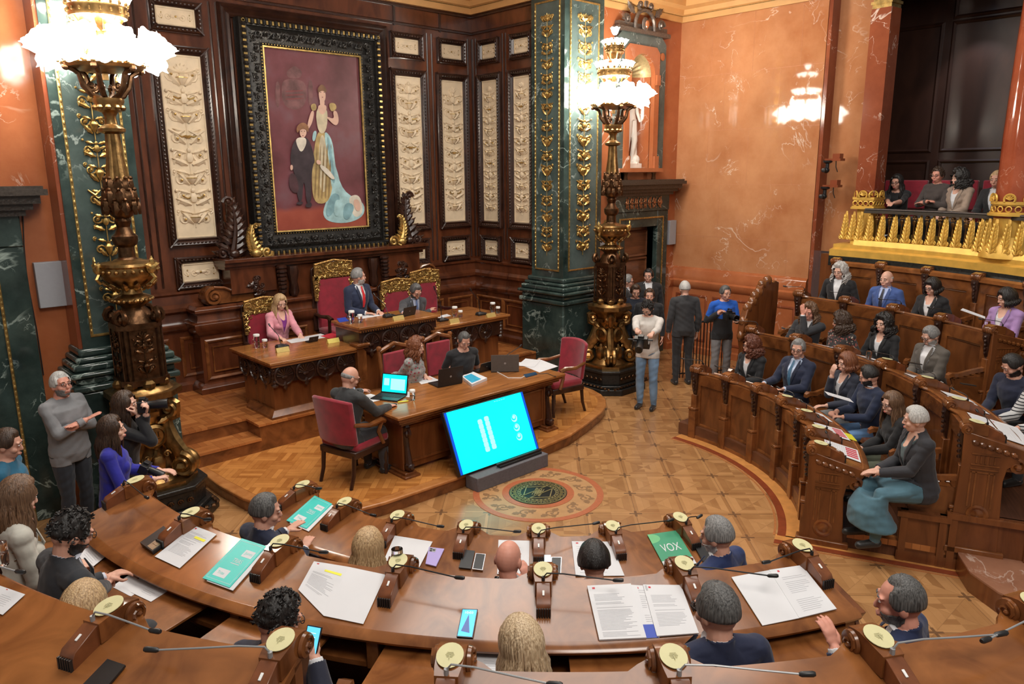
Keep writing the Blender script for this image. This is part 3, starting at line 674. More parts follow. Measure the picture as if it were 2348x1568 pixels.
for i in range(15):        # half-round recess and shell
    pass
n_ = 12; V = []; rec = MB()
for i in range(n_+1):
    t = pi*i/n_; V += [(-.40*cos(t), .02+.30*sin(t), -.0), (-.40*cos(t), .02+.30*sin(t), SPZ)]
rec.add(V, [(2*i, 2*i+2, 2*i+3, 2*i+1) for i in range(n_)]); rec.bb(-.42, .42, 0, .4, -.05, 0); rec.build('recess', M_RED, ni)
sh = MB(); V = []; nn = 26; rr = 8
for i in range(nn+1):
    t = pi*i/nn; q = 1+(.05 if i % 2 else -.03)
    for k in range(rr+1):
        u = (pi/2)*k/rr; V.append((-.41*cos(t)*cos(u)*1.0, .02+.32*sin(u)*q, SPZ+.41*sin(t)*cos(u)))
sh.add(V, [(i*(rr+1)+k, (i+1)*(rr+1)+k, (i+1)*(rr+1)+k+1, i*(rr+1)+k+1) for i in range(nn) for k in range(rr)]); sh.build('shell', plain('shell_gilt', (.62, .48, .24), .45, .4, .15), ni, smooth=15)
p = MB(); zt2 = H0*.93
p.bb(-.76, .76, -.14, .02, zt2-.02, zt2+.05); p.bb(-.70, .70, -.10, .02, zt2+.05, zt2+.14)
pts = [(-.28, zt2+.05)]+[(-.28*cos(pi*i/10), zt2+.12+.26*sin(pi*i/10)) for i in range(11)]+[(.28, zt2+.05)]
p.tube([(x, -.12, z) for x, z in pts], .035, 6, up=(0, 1, 0)); q = MB(); q.prism(pts, -.10, 0); p.join(q, Matrix.Rotation(pi/2, 4, 'X') @ Matrix.Translation((0, 0, 0)))
for sx in (-1, 1):
    spiral(p, sx*.50, zt2+.17, .10, 1.3, 0 if sx > 0 else pi, sx, .03, -.11); spiral(p, sx*.14, zt2+.46, .08, 1.2, -pi/2, sx, .025, -.12); leaf(p, sx*.3, zt2+.3, .28, .06, pi/2-sx*.9, -.11)
p.ell((0, -.13, zt2+.14), (.10, .04, .13), 10, 6); p.ell((0, -.13, zt2+.50), (.06, .03, .08), 8, 5); p.build('pediment', plain('niche_crest', (.11, .085, .07), .35, .2, .35, 30, .3), ni)
p = MB()
for sx in (-1, 1): p.lathe([(.07, -.02), (.07, .01), (.04, .02)], (0, 0, 0), 12, M=Matrix.Translation((sx*.60, -.085, 2.02)) @ Matrix.Rotation(pi/2, 4, 'X'))
p.ell((0, -.17, zt2+.14), (.05, .03, .07), 8, 5); p.build('medallion', M_RED, ni)

# ---- loudspeaker boxes on the walls
def wallbox(x0, x1, z0, z1, label):
    b = MB(); b.bb(x0, x1, YN-.09, YN, z0, z1); o = b.build('wall_speaker', plain('speaker_grey', (.34, .35, .38), .5, 0, .02), bevel=.006); tag(o, label, 'speaker box', 'pale grey wall boxes')
    return o
wallbox(-4.05, -3.80, 2.27, 2.74, 'pale grey wall box on the red marble behind the bearded man')
wallbox(6.93, 7.15, 2.16, 2.64, 'pale grey wall box right of the marble doorway, by the wall corner')
q = pyl(1378, 520, YN-.05); q2 = pyl(1378, 570, YN-.05); wallbox(q[0]-.16, q[0]+.12, q2[2], q[2], 'pale grey wall box left of the doorway, half behind the lamp standard')
cw = MB(); cw.tube([tuple(pyl(px, py, YN-.02)) for px, py in ((50, 430), (55, 560), (62, 640), (72, 690), (85, 760), (100, 860))], .006, 5); tag(cw.build('cable', BLACK), 'thin dark cable running down the red marble at left', 'cable')
# ================================================================ CURVED BENCH DESKS
RIN = [2.88, 4.14, 5.47, 6.40]; ZT = [.945, 1.325, 1.70, 2.14]; FL = [0, .17, .55, .92]   # inner edge radius, top height, floor in front
RG = [[-3.5, -14, -25, -36, -46.8, -57.3, -67], [-3.5, -13.8, -24.6, -35, -46.2, -57, -67], [-3, -11, -19.2, -27.3, -35.6], [-3.8, -10.4, -17, -24, -31, -38]]
LF = [[-177.8, -166.9, -156.6, -145.5, -134.9, -124.1, -113.4], [-180, -168.4, -157.1, -146.1, -134.6, -123.5, -112.9], [-178.5, -166, -154.6, -145.7]]
# raised floors of the tiers
for nm, sg in (('right', 1), ('left', -1)):
    t = MB()
    lo, hi = (-67.5, 1) if sg == 1 else (-182, -112.5)
    t.arc([(2.84, 0), (4.2, 0), (4.2, .17), (2.84, .17)], lo, hi, 3); t.arc([(4.2, 0), (5.5, 0), (5.5, .55), (4.2, .55)], lo, hi, 3)
    hi3 = hi if sg == 1 else hi; lo3 = lo if sg == 1 else lo
    for q0, q1 in (((lo3, -43.3), (-36.8, hi3)) if sg == 1 else ((lo3, hi3),)): t.arc([(5.5, 0), (6.45, 0), (6.45, .92), (5.5, .92)], q0, q1, 3)
    if sg == 1: t.arc([(5.5, 0), (6.45, 0), (6.45, .56), (5.5, .56)], -43.3, -36.8, 3)
    tf = struct(t.build('trim_%d' % (12 if sg == 1 else 13), wood('tier_floor_'+nm, (.07, .025, .012), (.16, .06, .028), .4, (3, 14, 2), arc=True), origin=False)); tag(tf, nm+' tiered bench floor')
    n_ = MB(); e = -67.5 if sg == 1 else -112.5; a0, a1 = (e-.5, e+1.2) if sg == 1 else (e-1.2, e+.5)
    n_.arc([(3.25, .12), (4.1, .12), (4.1, .178), (3.25, .178)], a0, a1, 1); n_.build('step_nosing', W_STEP, tf)
def console(z=0):
    """scroll-fronted console, local x outwards from the hall centre, y along the desk"""
    b = MB(); ring = [(.030, -.078), (.050, -.074), (.053, -.060), (.044, -.050), (.052, -.040), (.056, -.026), (.046, -.018), (.054, -.008), (.058, .0), (.054, .008), (.046, .018), (.056, .026), (.052, .040), (.044, .050), (.053, .060), (.050, .074), (.030, .078)]
    b.lathe(ring, (0, 0, 0), 18, 0, Matrix.Translation((-.005, 0, .0)) @ Matrix.Rotation(pi/2, 4, 'X'))
    for s in (-1, 1): spiral(b, -.005, 0, .042, 1.3, 1.5, s, .009, s*.079, n=12)
    V = []; prof = [(-.04, .050, .056), (.0, .062, .058), (.03, .066, .058), (.12, .050, .052), (.16, .040, .046)]
    for x, z, hw in prof: V += [(x, -hw, -.03-.14*max(0, x)), (x, hw, -.03-.14*max(0, x)), (x, hw, z), (x, -hw, z)]
    k = len(prof); b.add(V, [(i*4+j, i*4+(j+1) % 4, (i+1)*4+(j+1) % 4, (i+1)*4+j) for i in range(k-1) for j in range(4)]+[(3, 2, 1, 0), tuple(range(4*k-4, 4*k))])
    return b
def bracket():
    b = MB(); V = []
    prof = [(-.045, -.02, .055), (-.055, -.08, .05), (-.03, -.15, .042), (-.035, -.22, .036), (-.02, -.30, .028), (-.012, -.33, .02)]
    for x, z, hw in prof: V += [(.03, -hw, z), (x, -hw, z), (x, hw, z), (.03, hw, z)]
    k = len(prof); b.add(V, [(i*4+j, i*4+(j+1) % 4, (i+1)*4+(j+1) % 4, (i+1)*4+j) for i in range(k-1) for j in range(4)]+[(3, 2, 1, 0), tuple(range(4*k-4, 4*k))])
    for i in range(5): b.ell((-.055+.004*i, 0, -.06-.05*i), (.018, .022-.002*i, .02), 6, 4)
    return b
def place_polar(mb, r, a, z, tilt=0):
    M = Matrix.Translation((r*cos(radians(a)), r*sin(radians(a)), z)) @ Matrix.Rotation(radians(a), 4, 'Z') @ Matrix.Rotation(tilt, 4, 'Y')
    q = MB(); q.join(mb, M); return q
TIP = .27                                   # slope of the writing surface
def bench(row, angs, label, ends=(), back_only=False, top=True):
    r0, z0, fl = RIN[row], ZT[row], FL[row]
    root = thing('bench_desk', label, 'bench desk', (0, 0, 0), 0, 'curved bench desks')
    lo, hi = min(angs)-.6, max(angs)+.6; angs = sorted(angs)
    # front panelling
    p = MB(); p.arc([(r0+.03, fl), (r0+.08, fl), (r0+.08, z0-.03), (r0+.02, z0-.03)], lo, hi, 1.5); p.build('front_panel', W_PANEL, root)
    tr = MB(); tr.arc([(r0-.05, fl), (r0+.04, fl), (r0+.04, fl+.09), (r0+.0, fl+.09), (r0-.04, fl+.05)], lo, hi, 1.5); tr.build('plinth', W_TRIM, root)
    st = MB(); H = z0-fl
    for a, b in zip(angs[:-1], angs[1:]):
        m = 1.6 if row < 2 else 1.3
        st.arc([(r0+.0, z0-.19), (r0+.03, z0-.19), (r0+.02, z0-.04), (r0-.01, z0-.04)], a, b, 1.5)
        st.arc([(r0+.01, fl+.09), (r0+.03, fl+.09), (r0+.03, fl+.19), (r0+.01, fl+.19)], a, b, 1.5)
        for c0, c1 in ((a, a+m), (b-m, b)): st.arc([(r0+.005, fl+.1), (r0+.03, fl+.1), (r0+.03, z0-.1), (r0+.0, z0-.1)], c0, c1, 1.5)
        for zz in (fl+.19, z0-.21): st.arc([(r0+.012, zz), (r0+.03, zz), (r0+.03, zz+.018), (r0+.018, zz+.018)], a+m, b-m, 1.5)
    st.build('rails_and_stiles', W_TRIM, root)
    for a in angs:
        q = MB(); wv = .05
        q.box((-.02, 0, (fl+z0-.33-0)/2-z0+.0), (.05, .085, z0-.33-fl)); q.box((-.035, 0, fl+.2-z0), (.075, .11, .40)); q.box((-.04, 0, fl+.42-z0), (.085, .12, .03))
        place_polar(q, r0+.01, a, z0).build('pilaster', W_TRIM, root, bevel=.006)
        place_polar(bracket(), r0, a, z0).build('bracket', W_DARK, root)
        place_polar(console(), r0, a, z0+.02).build('scroll_console', W_TRIM, root)
    if back_only:
        t = MB(); t.arc([(r0-.04, z0-.04), (r0+.10, z0-.04), (r0+.10, z0+.02), (r0+.0, z0+.035), (r0-.04, z0+.01)], lo, hi, 1.5); t.build('top_rail', W_DESK, root); return root
    # writing surface with a scalloped inner edge
    V = []; n = int((hi-lo)/.45)+1; dep = .50
    for i in range(n):
        a = lo+(hi-lo)*i/(n-1); d = min(abs(a-c) for c in angs)*pi/180*r0
        sc_ = .055*min(1, max(0, (d-.07)/.09))**1.5
        ri = r0-.025+sc_; ro = r0+dep
        zi, zo = z0+.005-TIP*(ri-r0), z0+.005-TIP*(ro-r0)
        ca, sa = cos(radians(a)), sin(radians(a))
        for r, z in ((ri, zi-.035), (ri-.008, zi-.018), (ri, zi), (ro-.05, zo+.05*TIP), (ro-.04, zo+.05*TIP+.006), (ro, zo+.004), (ro+.014, zo-.012), (ro+.004, zo-.03), (ro-.02, zo-.04)): V.append((r*ca, r*sa, z))
    m = 9; t = MB(); t.add(V, [(i*m+j, i*m+(j+1) % m, (i+1)*m+(j+1) % m, (i+1)*m+j) for i in range(n-1) for j in range(m)]+[tuple(range(m-1, -1, -1)), tuple(range((n-1)*m, n*m))])
    t.build('desktop', W_DESK, root)
    # shelf case below and pull-out trays
    zo = z0-TIP*dep
    sh = MB(); sh.arc([(r0+.08, zo-.20), (r0+dep-.03, zo-.20), (r0+dep-.03, zo-.17), (r0+.08, zo-.17)], lo, hi, 1.5)
    for a in angs: sh.arc([(r0+.08, zo-.20), (r0+dep-.02, zo-.20), (r0+dep-.02, zo-.035), (r0+.08, z0-.06)], max(lo, a-.4), min(hi, a+.4), 1)
    sh.build('book_shelf', W_TRIM, root)
    # end piers
    for a, s in ends:
        q = MB(); y = .0
        kq = .75 if row == 2 else 1; poly = [(-.06, fl-z0), (.36*kq, fl-z0), (.34*kq, fl-z0+.06), (.31*kq, -.42), (.33*kq, -.30), (.46*kq, -.20), (.50*kq, -.13*kq), (-.03, .01), (-.02, -.3), (-.05, fl-z0+.1)]
        M = Matrix.Rotation(-pi/2, 4, 'X')
        qq = MB(); qq.prism([(x, -z) for x, z in poly], -.035, .035); q.join(qq, M); 
        q2 = MB(); q2.join(place_polar(q, r0, a, z0)); q2.build('end_pier', W_FRONT, root, bevel=.006)
        d = MB(); off = s*.036
        for k in range(5): d.box((.09+.035*k, off, -.24), (.012, .014, .07))
        for z in (-.19, -.29, -.33): d.box((.16, off, z), (.22, .016, .012))
        for x in (.06, .10, .20, .24): d.box((x, off, -.52), (.014, .014, .34))
        d.box((.15, off, -.36), (.20, .014, .014)); d.lathe([(.09, 0), (.09, .012), (.07, .018), (.05, .008), (.02, .02)], (0, 0, 0), 14, 0, Matrix.Translation((.15, off-.005*s, -.76 if z0-fl > .85 else -.70)) @ Matrix.Rotation(-s*pi/2, 4, 'X'))
        spiral(d, .40, -.27, .07, 1.3, pi/2, -1, .022, off*.6)
        for k in range(6): leaf(d, .04+.06*k, -.07-.015*k, .07, .02, -.6, off*1.1)
        place_polar(d, r0, a, z0).build('pier_carving', W_TRIM, root)
        pb = MB(); pb.box((.15, 0, fl-z0+.03), (.48, .12, .06)); place_polar(pb, r0, a, z0).build('pier_foot', W_TRIM, root, bevel=.008)
    return root
BR = []; BL = []
BR.append(bench(0, RG[0], 'front row of the right-hand curved wooden bench desks, nearest the parquet floor', ends=((-67.6, -1),)))
BR.append(bench(1, RG[1], 'second row of the right-hand curved wooden bench desks', ends=((-67.6, -1),)))
BR.append(bench(2, RG[2], 'third row of the right-hand bench desks, ending before the woman in lilac', ends=((-36.1, -1),)))
BR.append(bench(2, [-43.5, -52, -60.5, -67], 'short third-row bench desk cut by the right edge, behind the lilac jacket'))
BR.append(bench(3, RG[3], 'topmost panelled bench back on the right, under the golden balcony', back_only=True))
BL.append(bench(0, LF[0], 'front row of bench desks at the bottom, with the green and teal folders', ends=((-112.7, 1),)))
BL.append(bench(1, LF[1], 'second row of bench desks at the bottom, with the lit blue phone', ends=((-112.2, 1),)))
BL.append(bench(2, LF[2], 'third-row bench desk in the bottom left corner with a black phone'))
BL.append(bench(2, [-138.5, -129.6, -120.8, -112.3], 'third-row bench desk along the bottom right edge'))
# pull-out trays below the second and first row desks
def tray(row, a0, a1, ext, label, dz=-.085):
    r0, z0 = RIN[row], ZT[row]; zo = z0-TIP*.5+dz
    t = MB(); t.arc([(r0+.42, zo), (r0+.5+ext, zo), (r0+.5+ext, zo+.018), (r0+.42, zo+.018)], a0, a1, 1.5); tag(t.build('pull_out_tray', W_DESK, bevel=.003), label, 'tray', 'pull-out writing trays'); return zo+.018
ZTR = tray(1, -180, -171, .30, 'wooden pull-out tray in front of the bearded man reading papers at left')
tray(1, -168.7, -160.2, .42, 'empty half of the wooden tray under the teal folder, papers at its left')
tray(1, -157.5, -149.5, .36, 'wooden pull-out tray beside the curly man with a lit phone')
tray(1, -145.3, -136.3, .42, 'wooden pull-out tray left of the blonde woman at the bottom')
tray(1, -121.8, -113.2, .42, 'wooden pull-out tray before the balding man at bottom right')
tray(1, -133, -124.5, .10, 'nearly closed dark tray right of the blonde woman at the bottom')
tray(0, -166, -157.5, .30, 'tray with papers behind the long microphone, between the teal folders')
tray(0, -144.5, -136, .30, 'tray with papers in front of the bald man')
tray(0, -133.5, -125, .24, 'tray with papers before the dark-haired man in the front row')
# seats with arm rests
def seats(row, angs, root):
    rb = RIN[row+1]; fl = FL[row+1]; angs = sorted(angs)
    s = MB(); s.arc([(rb-.46, fl+.40), (rb-.44, fl+.45), (rb+.02, fl+.43), (rb+.02, fl+.38), (rb-.44, fl+.38)], angs[0], angs[-1], 1.5); s.build('seat', W_TRIM, root)
    f = MB(); f.arc([(rb-.40, fl), (rb-.36, fl), (rb-.36, fl+.39), (rb-.40, fl+.39)], angs[0], angs[-1], 1.5); f.build('seat_riser', W_FRONT, root)
    for a in angs:
        q = MB(); V = []
        for x, z, hw in ((-.50, .64, .03), (-.46, .665, .045), (-.36, .655, .03), (-.2, .69, .028), (0, .72, .035)): V += [(x, -hw, z-.045), (x, hw, z-.045), (x, hw*.8, z), (x, -hw*.8, z)]
        q.add(V, [(i*4+j, i*4+(j+1) % 4, (i+1)*4+(j+1) % 4, (i+1)*4+j) for i in range(4) for j in range(4)]+[(3, 2, 1, 0), (16, 17, 18, 19)])
        q.tube([(-.44, 0, .62), (-.40, 0, .52), (-.45, 0, .42)], .022, 6)
        q.box((-.2, 0, .44), (.40, .03, .30))
        for k in range(5): q.ell((-.42+.08*k, 0, .60+.012*k), (.03, .036, .022), 6, 4)
        place_polar(q, rb, a, fl).build('arm_rest', W_TRIM, root)
    return root
seats(0, RG[1], BR[1]); seats(1, RG[2], BR[2]); seats(1, [-44, -52, -60, -67], BR[3]); seats(2, RG[3], BR[4])
seats(0, LF[1], BL[1]); seats(1, LF[2], BL[2]); seats(1, [-139, -129, -119, -112], BL[3])
# podium of the right-hand tiers at the central aisle, and the curved aisle step
pd = MB(); e = -67.6
def side_block(r0, r1, z1, th=.05):
    q = MB(); q.box(((r0+r1)/2, 0, z1/2), (r1-r0, th, z1)); q.box(((r0+r1)/2, -.02, z1-.03), (r1-r0+.04, th+.05, .05)); q.box(((r0+r1)/2, -.015, .05), (r1-r0, th+.03, .1))
    q.box((r0+.04, -.02, z1/2), (.06, th+.03, z1)); q.box((r1-.04, -.02, z1/2), (.06, th+.03, z1)); return place_polar(q, 0, e, 0)
pd.join(side_block(4.08, 4.75, .55)); pd.join(side_block(4.75, 5.4, .55)); pd.join(side_block(5.4, 6.3, .92)); pd.join(side_block(3.68, 4.08, .50))
pdt = struct(pd.build('trim_14', W_FRONT, origin=False)); tag(pdt, 'panelled side of the right tiers at the aisle')
sp = MB(); poly = [(1.80, -3.80), (1.50, -3.90), (1.22, -4.08), (1.04, -4.34), (.95, -4.7), (.90, -6.4), (2.6, -6.4), (1.98, -4.8)]
sp.prism(poly, 0, .17); s2_ = struct(sp.build('trim_15', W_FRONT, origin=False)); tag(s2_, 'curved lowest step of the central aisle')
sq_ = MB(); sq_.prism(shrink(poly[::-1], .06) if False else poly, .17, .185); sq_.build('step_tread', marble('aisle_stone', (.22, .09, .05), (.36, .17, .10), (.5, .35, .28), 1.2, .3, .01), s2_)
# carved bench end beside the blue hoodie
be = MB(); yb_ = .02
pp = [(1690, 900), (1692, 850), (1700, 800), (1696, 768), (1701, 735), (1710, 704), (1722, 690), (1727, 676), (1736, 668), (1744, 650), (1756, 641), (1767, 646), (1772, 642), (1780, 646), (1776, 700), (1769, 760), (1760, 905)]
P3_ = [pyl(px, py, yb_) for px, py in pp]
q = MB(); q.prism([(p[0], -p[2]) for p in P3_], -.05, .05); be.join(q, Matrix.Translation((0, yb_, 0)) @ Matrix.Rotation(-pi/2, 4, 'X'))
beo = be.build('bench_end', W_FRONT, bevel=.012); tag(beo, 'tall carved bench end rising behind the man in the blue hoodie', 'bench end')
bc = MB()
for i in range(3, 11): p = P3_[i]; bc.ell((p[0]-beo.location.x+.05, 0, p[2]-beo.location.z-.02), (.085, .068, .085), 10, 6)
bc.ell((P3_[0][0]-beo.location.x+.02, 0, P3_[1][2]-beo.location.z-.03), (.13, .09, .10), 10, 6)
bc.build('carving', W_TRIM, beo)
# ================================================================ PORTRAIT, MANTEL, DAIS FURNITURE
pc = .385
pt = thing('portrait', 'huge full-length portrait of a lady and a child in a black and gold carved frame', 'painting', (pc, YW, 2.5))
def local(mb, dx, dy, dz): q = MB(); q.join(mb, Matrix.Translation((-dx, -dy, -dz))); return q
cx0, cx1, cz0, cz1 = -.80, .80, .26, 2.91
m, nt, b = new_mat('canvas_paint'); L = nt.links
tc = N(nt, 'ShaderNodeTexCoord'); n1 = N(nt, 'ShaderNodeTexNoise'); n1.inputs['Scale'].default_value = 1.6; n1.inputs['Detail'].default_value = 6; L.new(tc.outputs['Object'], n1.inputs['Vector'])
sx = N(nt, 'ShaderNodeSeparateXYZ'); L.new(tc.outputs['Object'], sx.inputs[0])
ad = N(nt, 'ShaderNodeMath', operation='MULTIPLY_ADD'); L.new(n1.outputs[0], ad.inputs[0]); ad.inputs[1].default_value = .35; L.new(sx.outputs[2], ad.inputs[2])
wall_c = ramp(nt, n1.outputs[0], [(.35, (.085, .018, .022)), (.55, (.16, .045, .055)), (.7, (.17, .085, .10))])
flo = ramp(nt, n1.outputs[0], [(.3, (.22, .035, .022)), (.7, (.40, .10, .06))])
th_ = ramp(nt, ad.outputs[0], [(.71, (1, 1, 1)), (.80, (0, 0, 0))])
mx = N(nt, 'ShaderNodeMix', data_type='RGBA'); L.new(th_.outputs[0], mx.inputs[0]); L.new(wall_c.outputs[0], mx.inputs[6]); L.new(flo.outputs[0], mx.inputs[7]); L.new(mx.outputs[2], b.inputs['Base Color']); b.inputs['Roughness'].default_value = .45
cv = MB(); cv.bb(cx0, cx1, -.11, -.05, cz0, cz1); cv.build('canvas', m, pt)
pal = [plain(nm, c, .6, 0, v, 7) for nm, c, v in (('paint_gold_gown', (.42, .30, .12), .35), ('paint_blue_train', (.36, .56, .58), .25), ('paint_skin', (.66, .42, .32), .1), ('paint_dark_suit', (.035, .022, .028), .4), ('paint_white', (.66, .60, .50), .2), ('paint_brown_hair', (.16, .08, .04), .3), ('paint_gold_dress_light', (.58, .50, .34), .2), ('paint_shadow_red', (.060, .022, .028), .3), ('paint_crest', (.150, .066, .066), .4), ('paint_crest_red', (.20, .045, .05), .2), ('paint_fold_dark', (.20, .36, .40), .3), ('paint_gown_dark', (.26, .17, .07), .3), ('paint_hair_light', (.28, .13, .06), .3))]
GG, BT, SK, DS, WH, BH, GL, SR, CR, CD, FD, GD, HL = range(13)
fg = MB()
def PP(px, py): p = pyl(px, py, 5.235); return p[0]-pc, p[2]-2.5
lay = [0]
def shape(pts, mi):
    lay[0] += 1; P = [PP(*p) for p in pts]; c = np.mean(P, axis=0); y = -.111-.0006*lay[0]
    # smooth the outline once (chaikin)
    for _ in range(2):
        Q = []
        for i in range(len(P)): a, b2 = np.array(P[i]), np.array(P[(i+1) % len(P)]); Q += [a*.75+b2*.25, a*.25+b2*.75]
        P = Q
    V = [(p[0], y, p[1]) for p in P]; fg.add(V, [tuple(range(len(V)))], mi)
shape([(646, 186), (664, 180), (684, 182), (702, 190), (704, 228), (694, 246), (676, 252), (656, 246), (646, 226)], CR); shape([(656, 166), (664, 158), (676, 150), (686, 158), (694, 166), (688, 180), (662, 180)], CR)
for ky in range(3): shape([(654, 208+9*ky), (696, 206+9*ky), (696, 209+9*ky), (654, 211+9*ky)], CD)
for (ax, ay) in ((637, 215), (712, 212)): shape([(ax-6, ay-30), (ax+6, ay-26), (ax+4, ay+32), (ax-5, ay+30)], CR)
shape([(742, 345), (768, 370), (785, 440), (835, 462), (836, 495), (800, 512), (755, 510), (738, 492), (750, 455), (765, 425), (748, 390)], BT)
shape([(800, 450), (822, 445), (832, 470), (830, 492), (812, 500), (802, 470)], WH)
shape([(728, 300), (748, 300), (764, 380), (762, 440), (748, 468), (718, 465), (714, 400), (720, 340)], GG)
shape([(733, 310), (745, 310), (750, 380), (748, 440), (734, 440), (730, 380)], GL)
shape([(745, 298), (762, 320), (768, 372), (775, 425), (760, 440), (755, 370), (744, 320)], BT)
shape([(718, 300), (727, 300), (722, 325), (715, 322)], BT)
for px_ in (722, 730, 738, 746, 754): shape([(px_+4, 330), (px_+6, 330), (px_+2, 455), (px_-3, 455)], GD)
shape([(760, 440), (782, 448), (770, 480), (752, 500), (745, 485)], FD); shape([(790, 462), (815, 470), (800, 505), (785, 500)], FD); shape([(768, 455), (786, 462), (776, 498), (764, 492)], BT)
shape([(808, 458), (822, 456), (828, 480), (816, 486)], SK); shape([(748, 310), (756, 320), (764, 380), (768, 420), (762, 420), (756, 360)], FD)
shape([(722, 245), (752, 245), (748, 305), (728, 306)], GL)
shape([(711, 240), (723, 236), (726, 252), (714, 255)], GG); shape([(752, 236), (768, 236), (772, 250), (758, 258)], GG)
shape([(712, 254), (720, 254), (716, 280), (706, 298), (703, 290)], SK); shape([(762, 254), (772, 254), (777, 280), (768, 290), (750, 272), (746, 266), (766, 274)], SK)
shape([(726, 240), (750, 240), (744, 262), (732, 262)], SK); shape([(733, 222), (742, 222), (744, 244), (732, 244)], SK)
shape([(729, 208), (745, 208), (746, 228), (738, 238), (731, 230)], SK); shape([(728, 214), (727, 203), (735, 193), (742, 196), (748, 206), (747, 214), (738, 207)], BH)
shape([(676, 318), (700, 312), (712, 330), (722, 370), (716, 378), (712, 420), (714, 460), (702, 470), (698, 420), (694, 420), (692, 462), (682, 462), (676, 400), (664, 372), (667, 340)], DS)
shape([(664, 395), (678, 400), (686, 440), (672, 444), (660, 425)], SR)
shape([(676, 316), (700, 314), (702, 330), (690, 352), (680, 335)], WH)
shape([(686, 296), (701, 296), (702, 308), (694, 318), (686, 310)], SK); shape([(680, 307), (678, 290), (692, 279), (707, 288), (706, 306), (699, 294), (686, 298)], HL)
for ex_, ey_ in ((734, 212), (742, 212), (690, 301), (697, 301)): shape([(ex_-1.3, ey_-.7), (ex_+1.3, ey_-.7), (ex_+1.3, ey_+.8), (ex_-1.3, ey_+.8)], DS)
for ex_, ey_ in ((738, 223), (693, 311)): shape([(ex_-2, ey_-.6), (ex_+2, ey_-.6), (ex_+1.2, ey_+1), (ex_-1.2, ey_+1)], CD)
shape([(664, 378), (670, 378), (670, 390), (664, 390)], SK); shape([(724, 366), (734, 368), (734, 378), (724, 376)], SK)
shape([(733, 376), (752, 388), (768, 410), (760, 412), (745, 398), (732, 384)], WH)
shape([(682, 462), (694, 462), (690, 470), (676, 468)], DS); shape([(698, 468), (712, 462), (714, 474), (700, 476)], DS)
fg.build('painted_figures', pal, pt)
fr = MB(); rect_loft(fr, cx0-.0, cx1, cz0, cz1, [(0, .05), (0, .13), (.03, .16), (.05, .14), (.07, .14), (.20, .20), (.26, .17), (.27, .20), (.33, .22), (.37, .18), (.38, .02), (.0, .02)])
fr.build('frame', BLKMET, pt)
g = MB(); rect_loft(g, cx0, cx1, cz0, cz1, [(.0, .128), (.0, .15), (.02, .158), (.03, .15)])
for k in range(int(1.62/.045)):
    for z in (cz0-.04, cz1+.04): g.ell((cx0-.01+k*.045, -.145, z), (.011, .012, .016), 5, 3)
for k in range(int(2.7/.045)):
    for x in (cx0-.04, cx1+.04): g.ell((x, -.145, cz0-.01+k*.045), (.016, .012, .011), 5, 3)
n = 0
for (xa, za, xb, zb) in ((cx0-.32, cz0-.32, cx1+.32, cz0-.32), (cx0-.32, cz1+.32, cx1+.32, cz1+.32), (cx0-.32, cz0-.32, cx0-.32, cz1+.32), (cx1+.32, cz0-.32, cx1+.32, cz1+.32)):
    ln = max(abs(xb-xa), abs(zb-za)); k_ = int(ln/.088)
    for k in range(k_+1):
        t = k/k_; hor = za == zb; g.box((xa+(xb-xa)*t, -.222, za+(zb-za)*t), (.028 if hor else .05, .02, .05 if hor else .028))
g.build('gilt_beading', GOLD, pt)
orn = MB()
for (xa, za, xb, zb, ang) in ((cx0-.165, cz0-.1, cx0-.165, cz1+.1, pi/2), (cx1+.165, cz0-.1, cx1+.165, cz1+.1, pi/2), (cx0-.1, cz0-.165, cx1+.1, cz0-.165, 0), (cx0-.1, cz1+.165, cx1+.1, cz1+.165, 0)):
    ln = max(abs(xb-xa), abs(zb-za)); k_ = int(ln/.13)
    for k in range(k_+1):
        t = k/k_; x, z = xa+(xb-xa)*t, za+(zb-za)*t; s = 1 if k % 2 else -1
        spiral(orn, x, z, .055, 1.3, ang, s, .013, -.195, n=12); leaf(orn, x, z, .10, .028, ang+s*.8, -.185); leaf(orn, x, z, .09, .026, ang+pi-s*.8, -.185)
    for k in range(int(ln/.045)):
        t = k*.045/ln; x, z = xa+(xb-xa)*t, za+(zb-za)*t; ux = (0 if xa == xb else 1)
orn.build('carved_foliage', BLKMET, pt)
# gadrooned outer lip in black
gl = MB()
for (xa, za, xb, zb) in ((cx0-.32, cz0-.32, cx1+.32, cz0-.32), (cx0-.32, cz1+.32, cx1+.32, cz1+.32), (cx0-.32, cz0-.32, cx0-.32, cz1+.32), (cx1+.32, cz0-.32, cx1+.32, cz1+.32)):
    ln = max(abs(xb-xa), abs(zb-za)); k_ = int(ln/.088); hor = za == zb
    for k in range(k_):
        t = (k+.5)/k_; gl.ell((xa+(xb-xa)*t, -.215, za+(zb-za)*t), (.034 if hor else .048, .04, .048 if hor else .034), 6, 4)
gl.build('gadrooned_lip', BLKMET, pt)
# wooden architrave on the wall round the portrait
ar = MB(); rect_loft(ar, pc-1.22, pc+1.22, 2.40, 5.78, [(0, 0), (0, .05), (.03, .07), (.06, .05), (.10, .09), (.13, .06), (.16, .10), (.18, .05), (.18, 0)])
q = MB(); q.join(ar, Matrix.Translation((0, YW, 0))); o = struct(q.build('trim_16', W_DARK, origin=False)); tag(o, 'moulded wooden surround of the portrait')
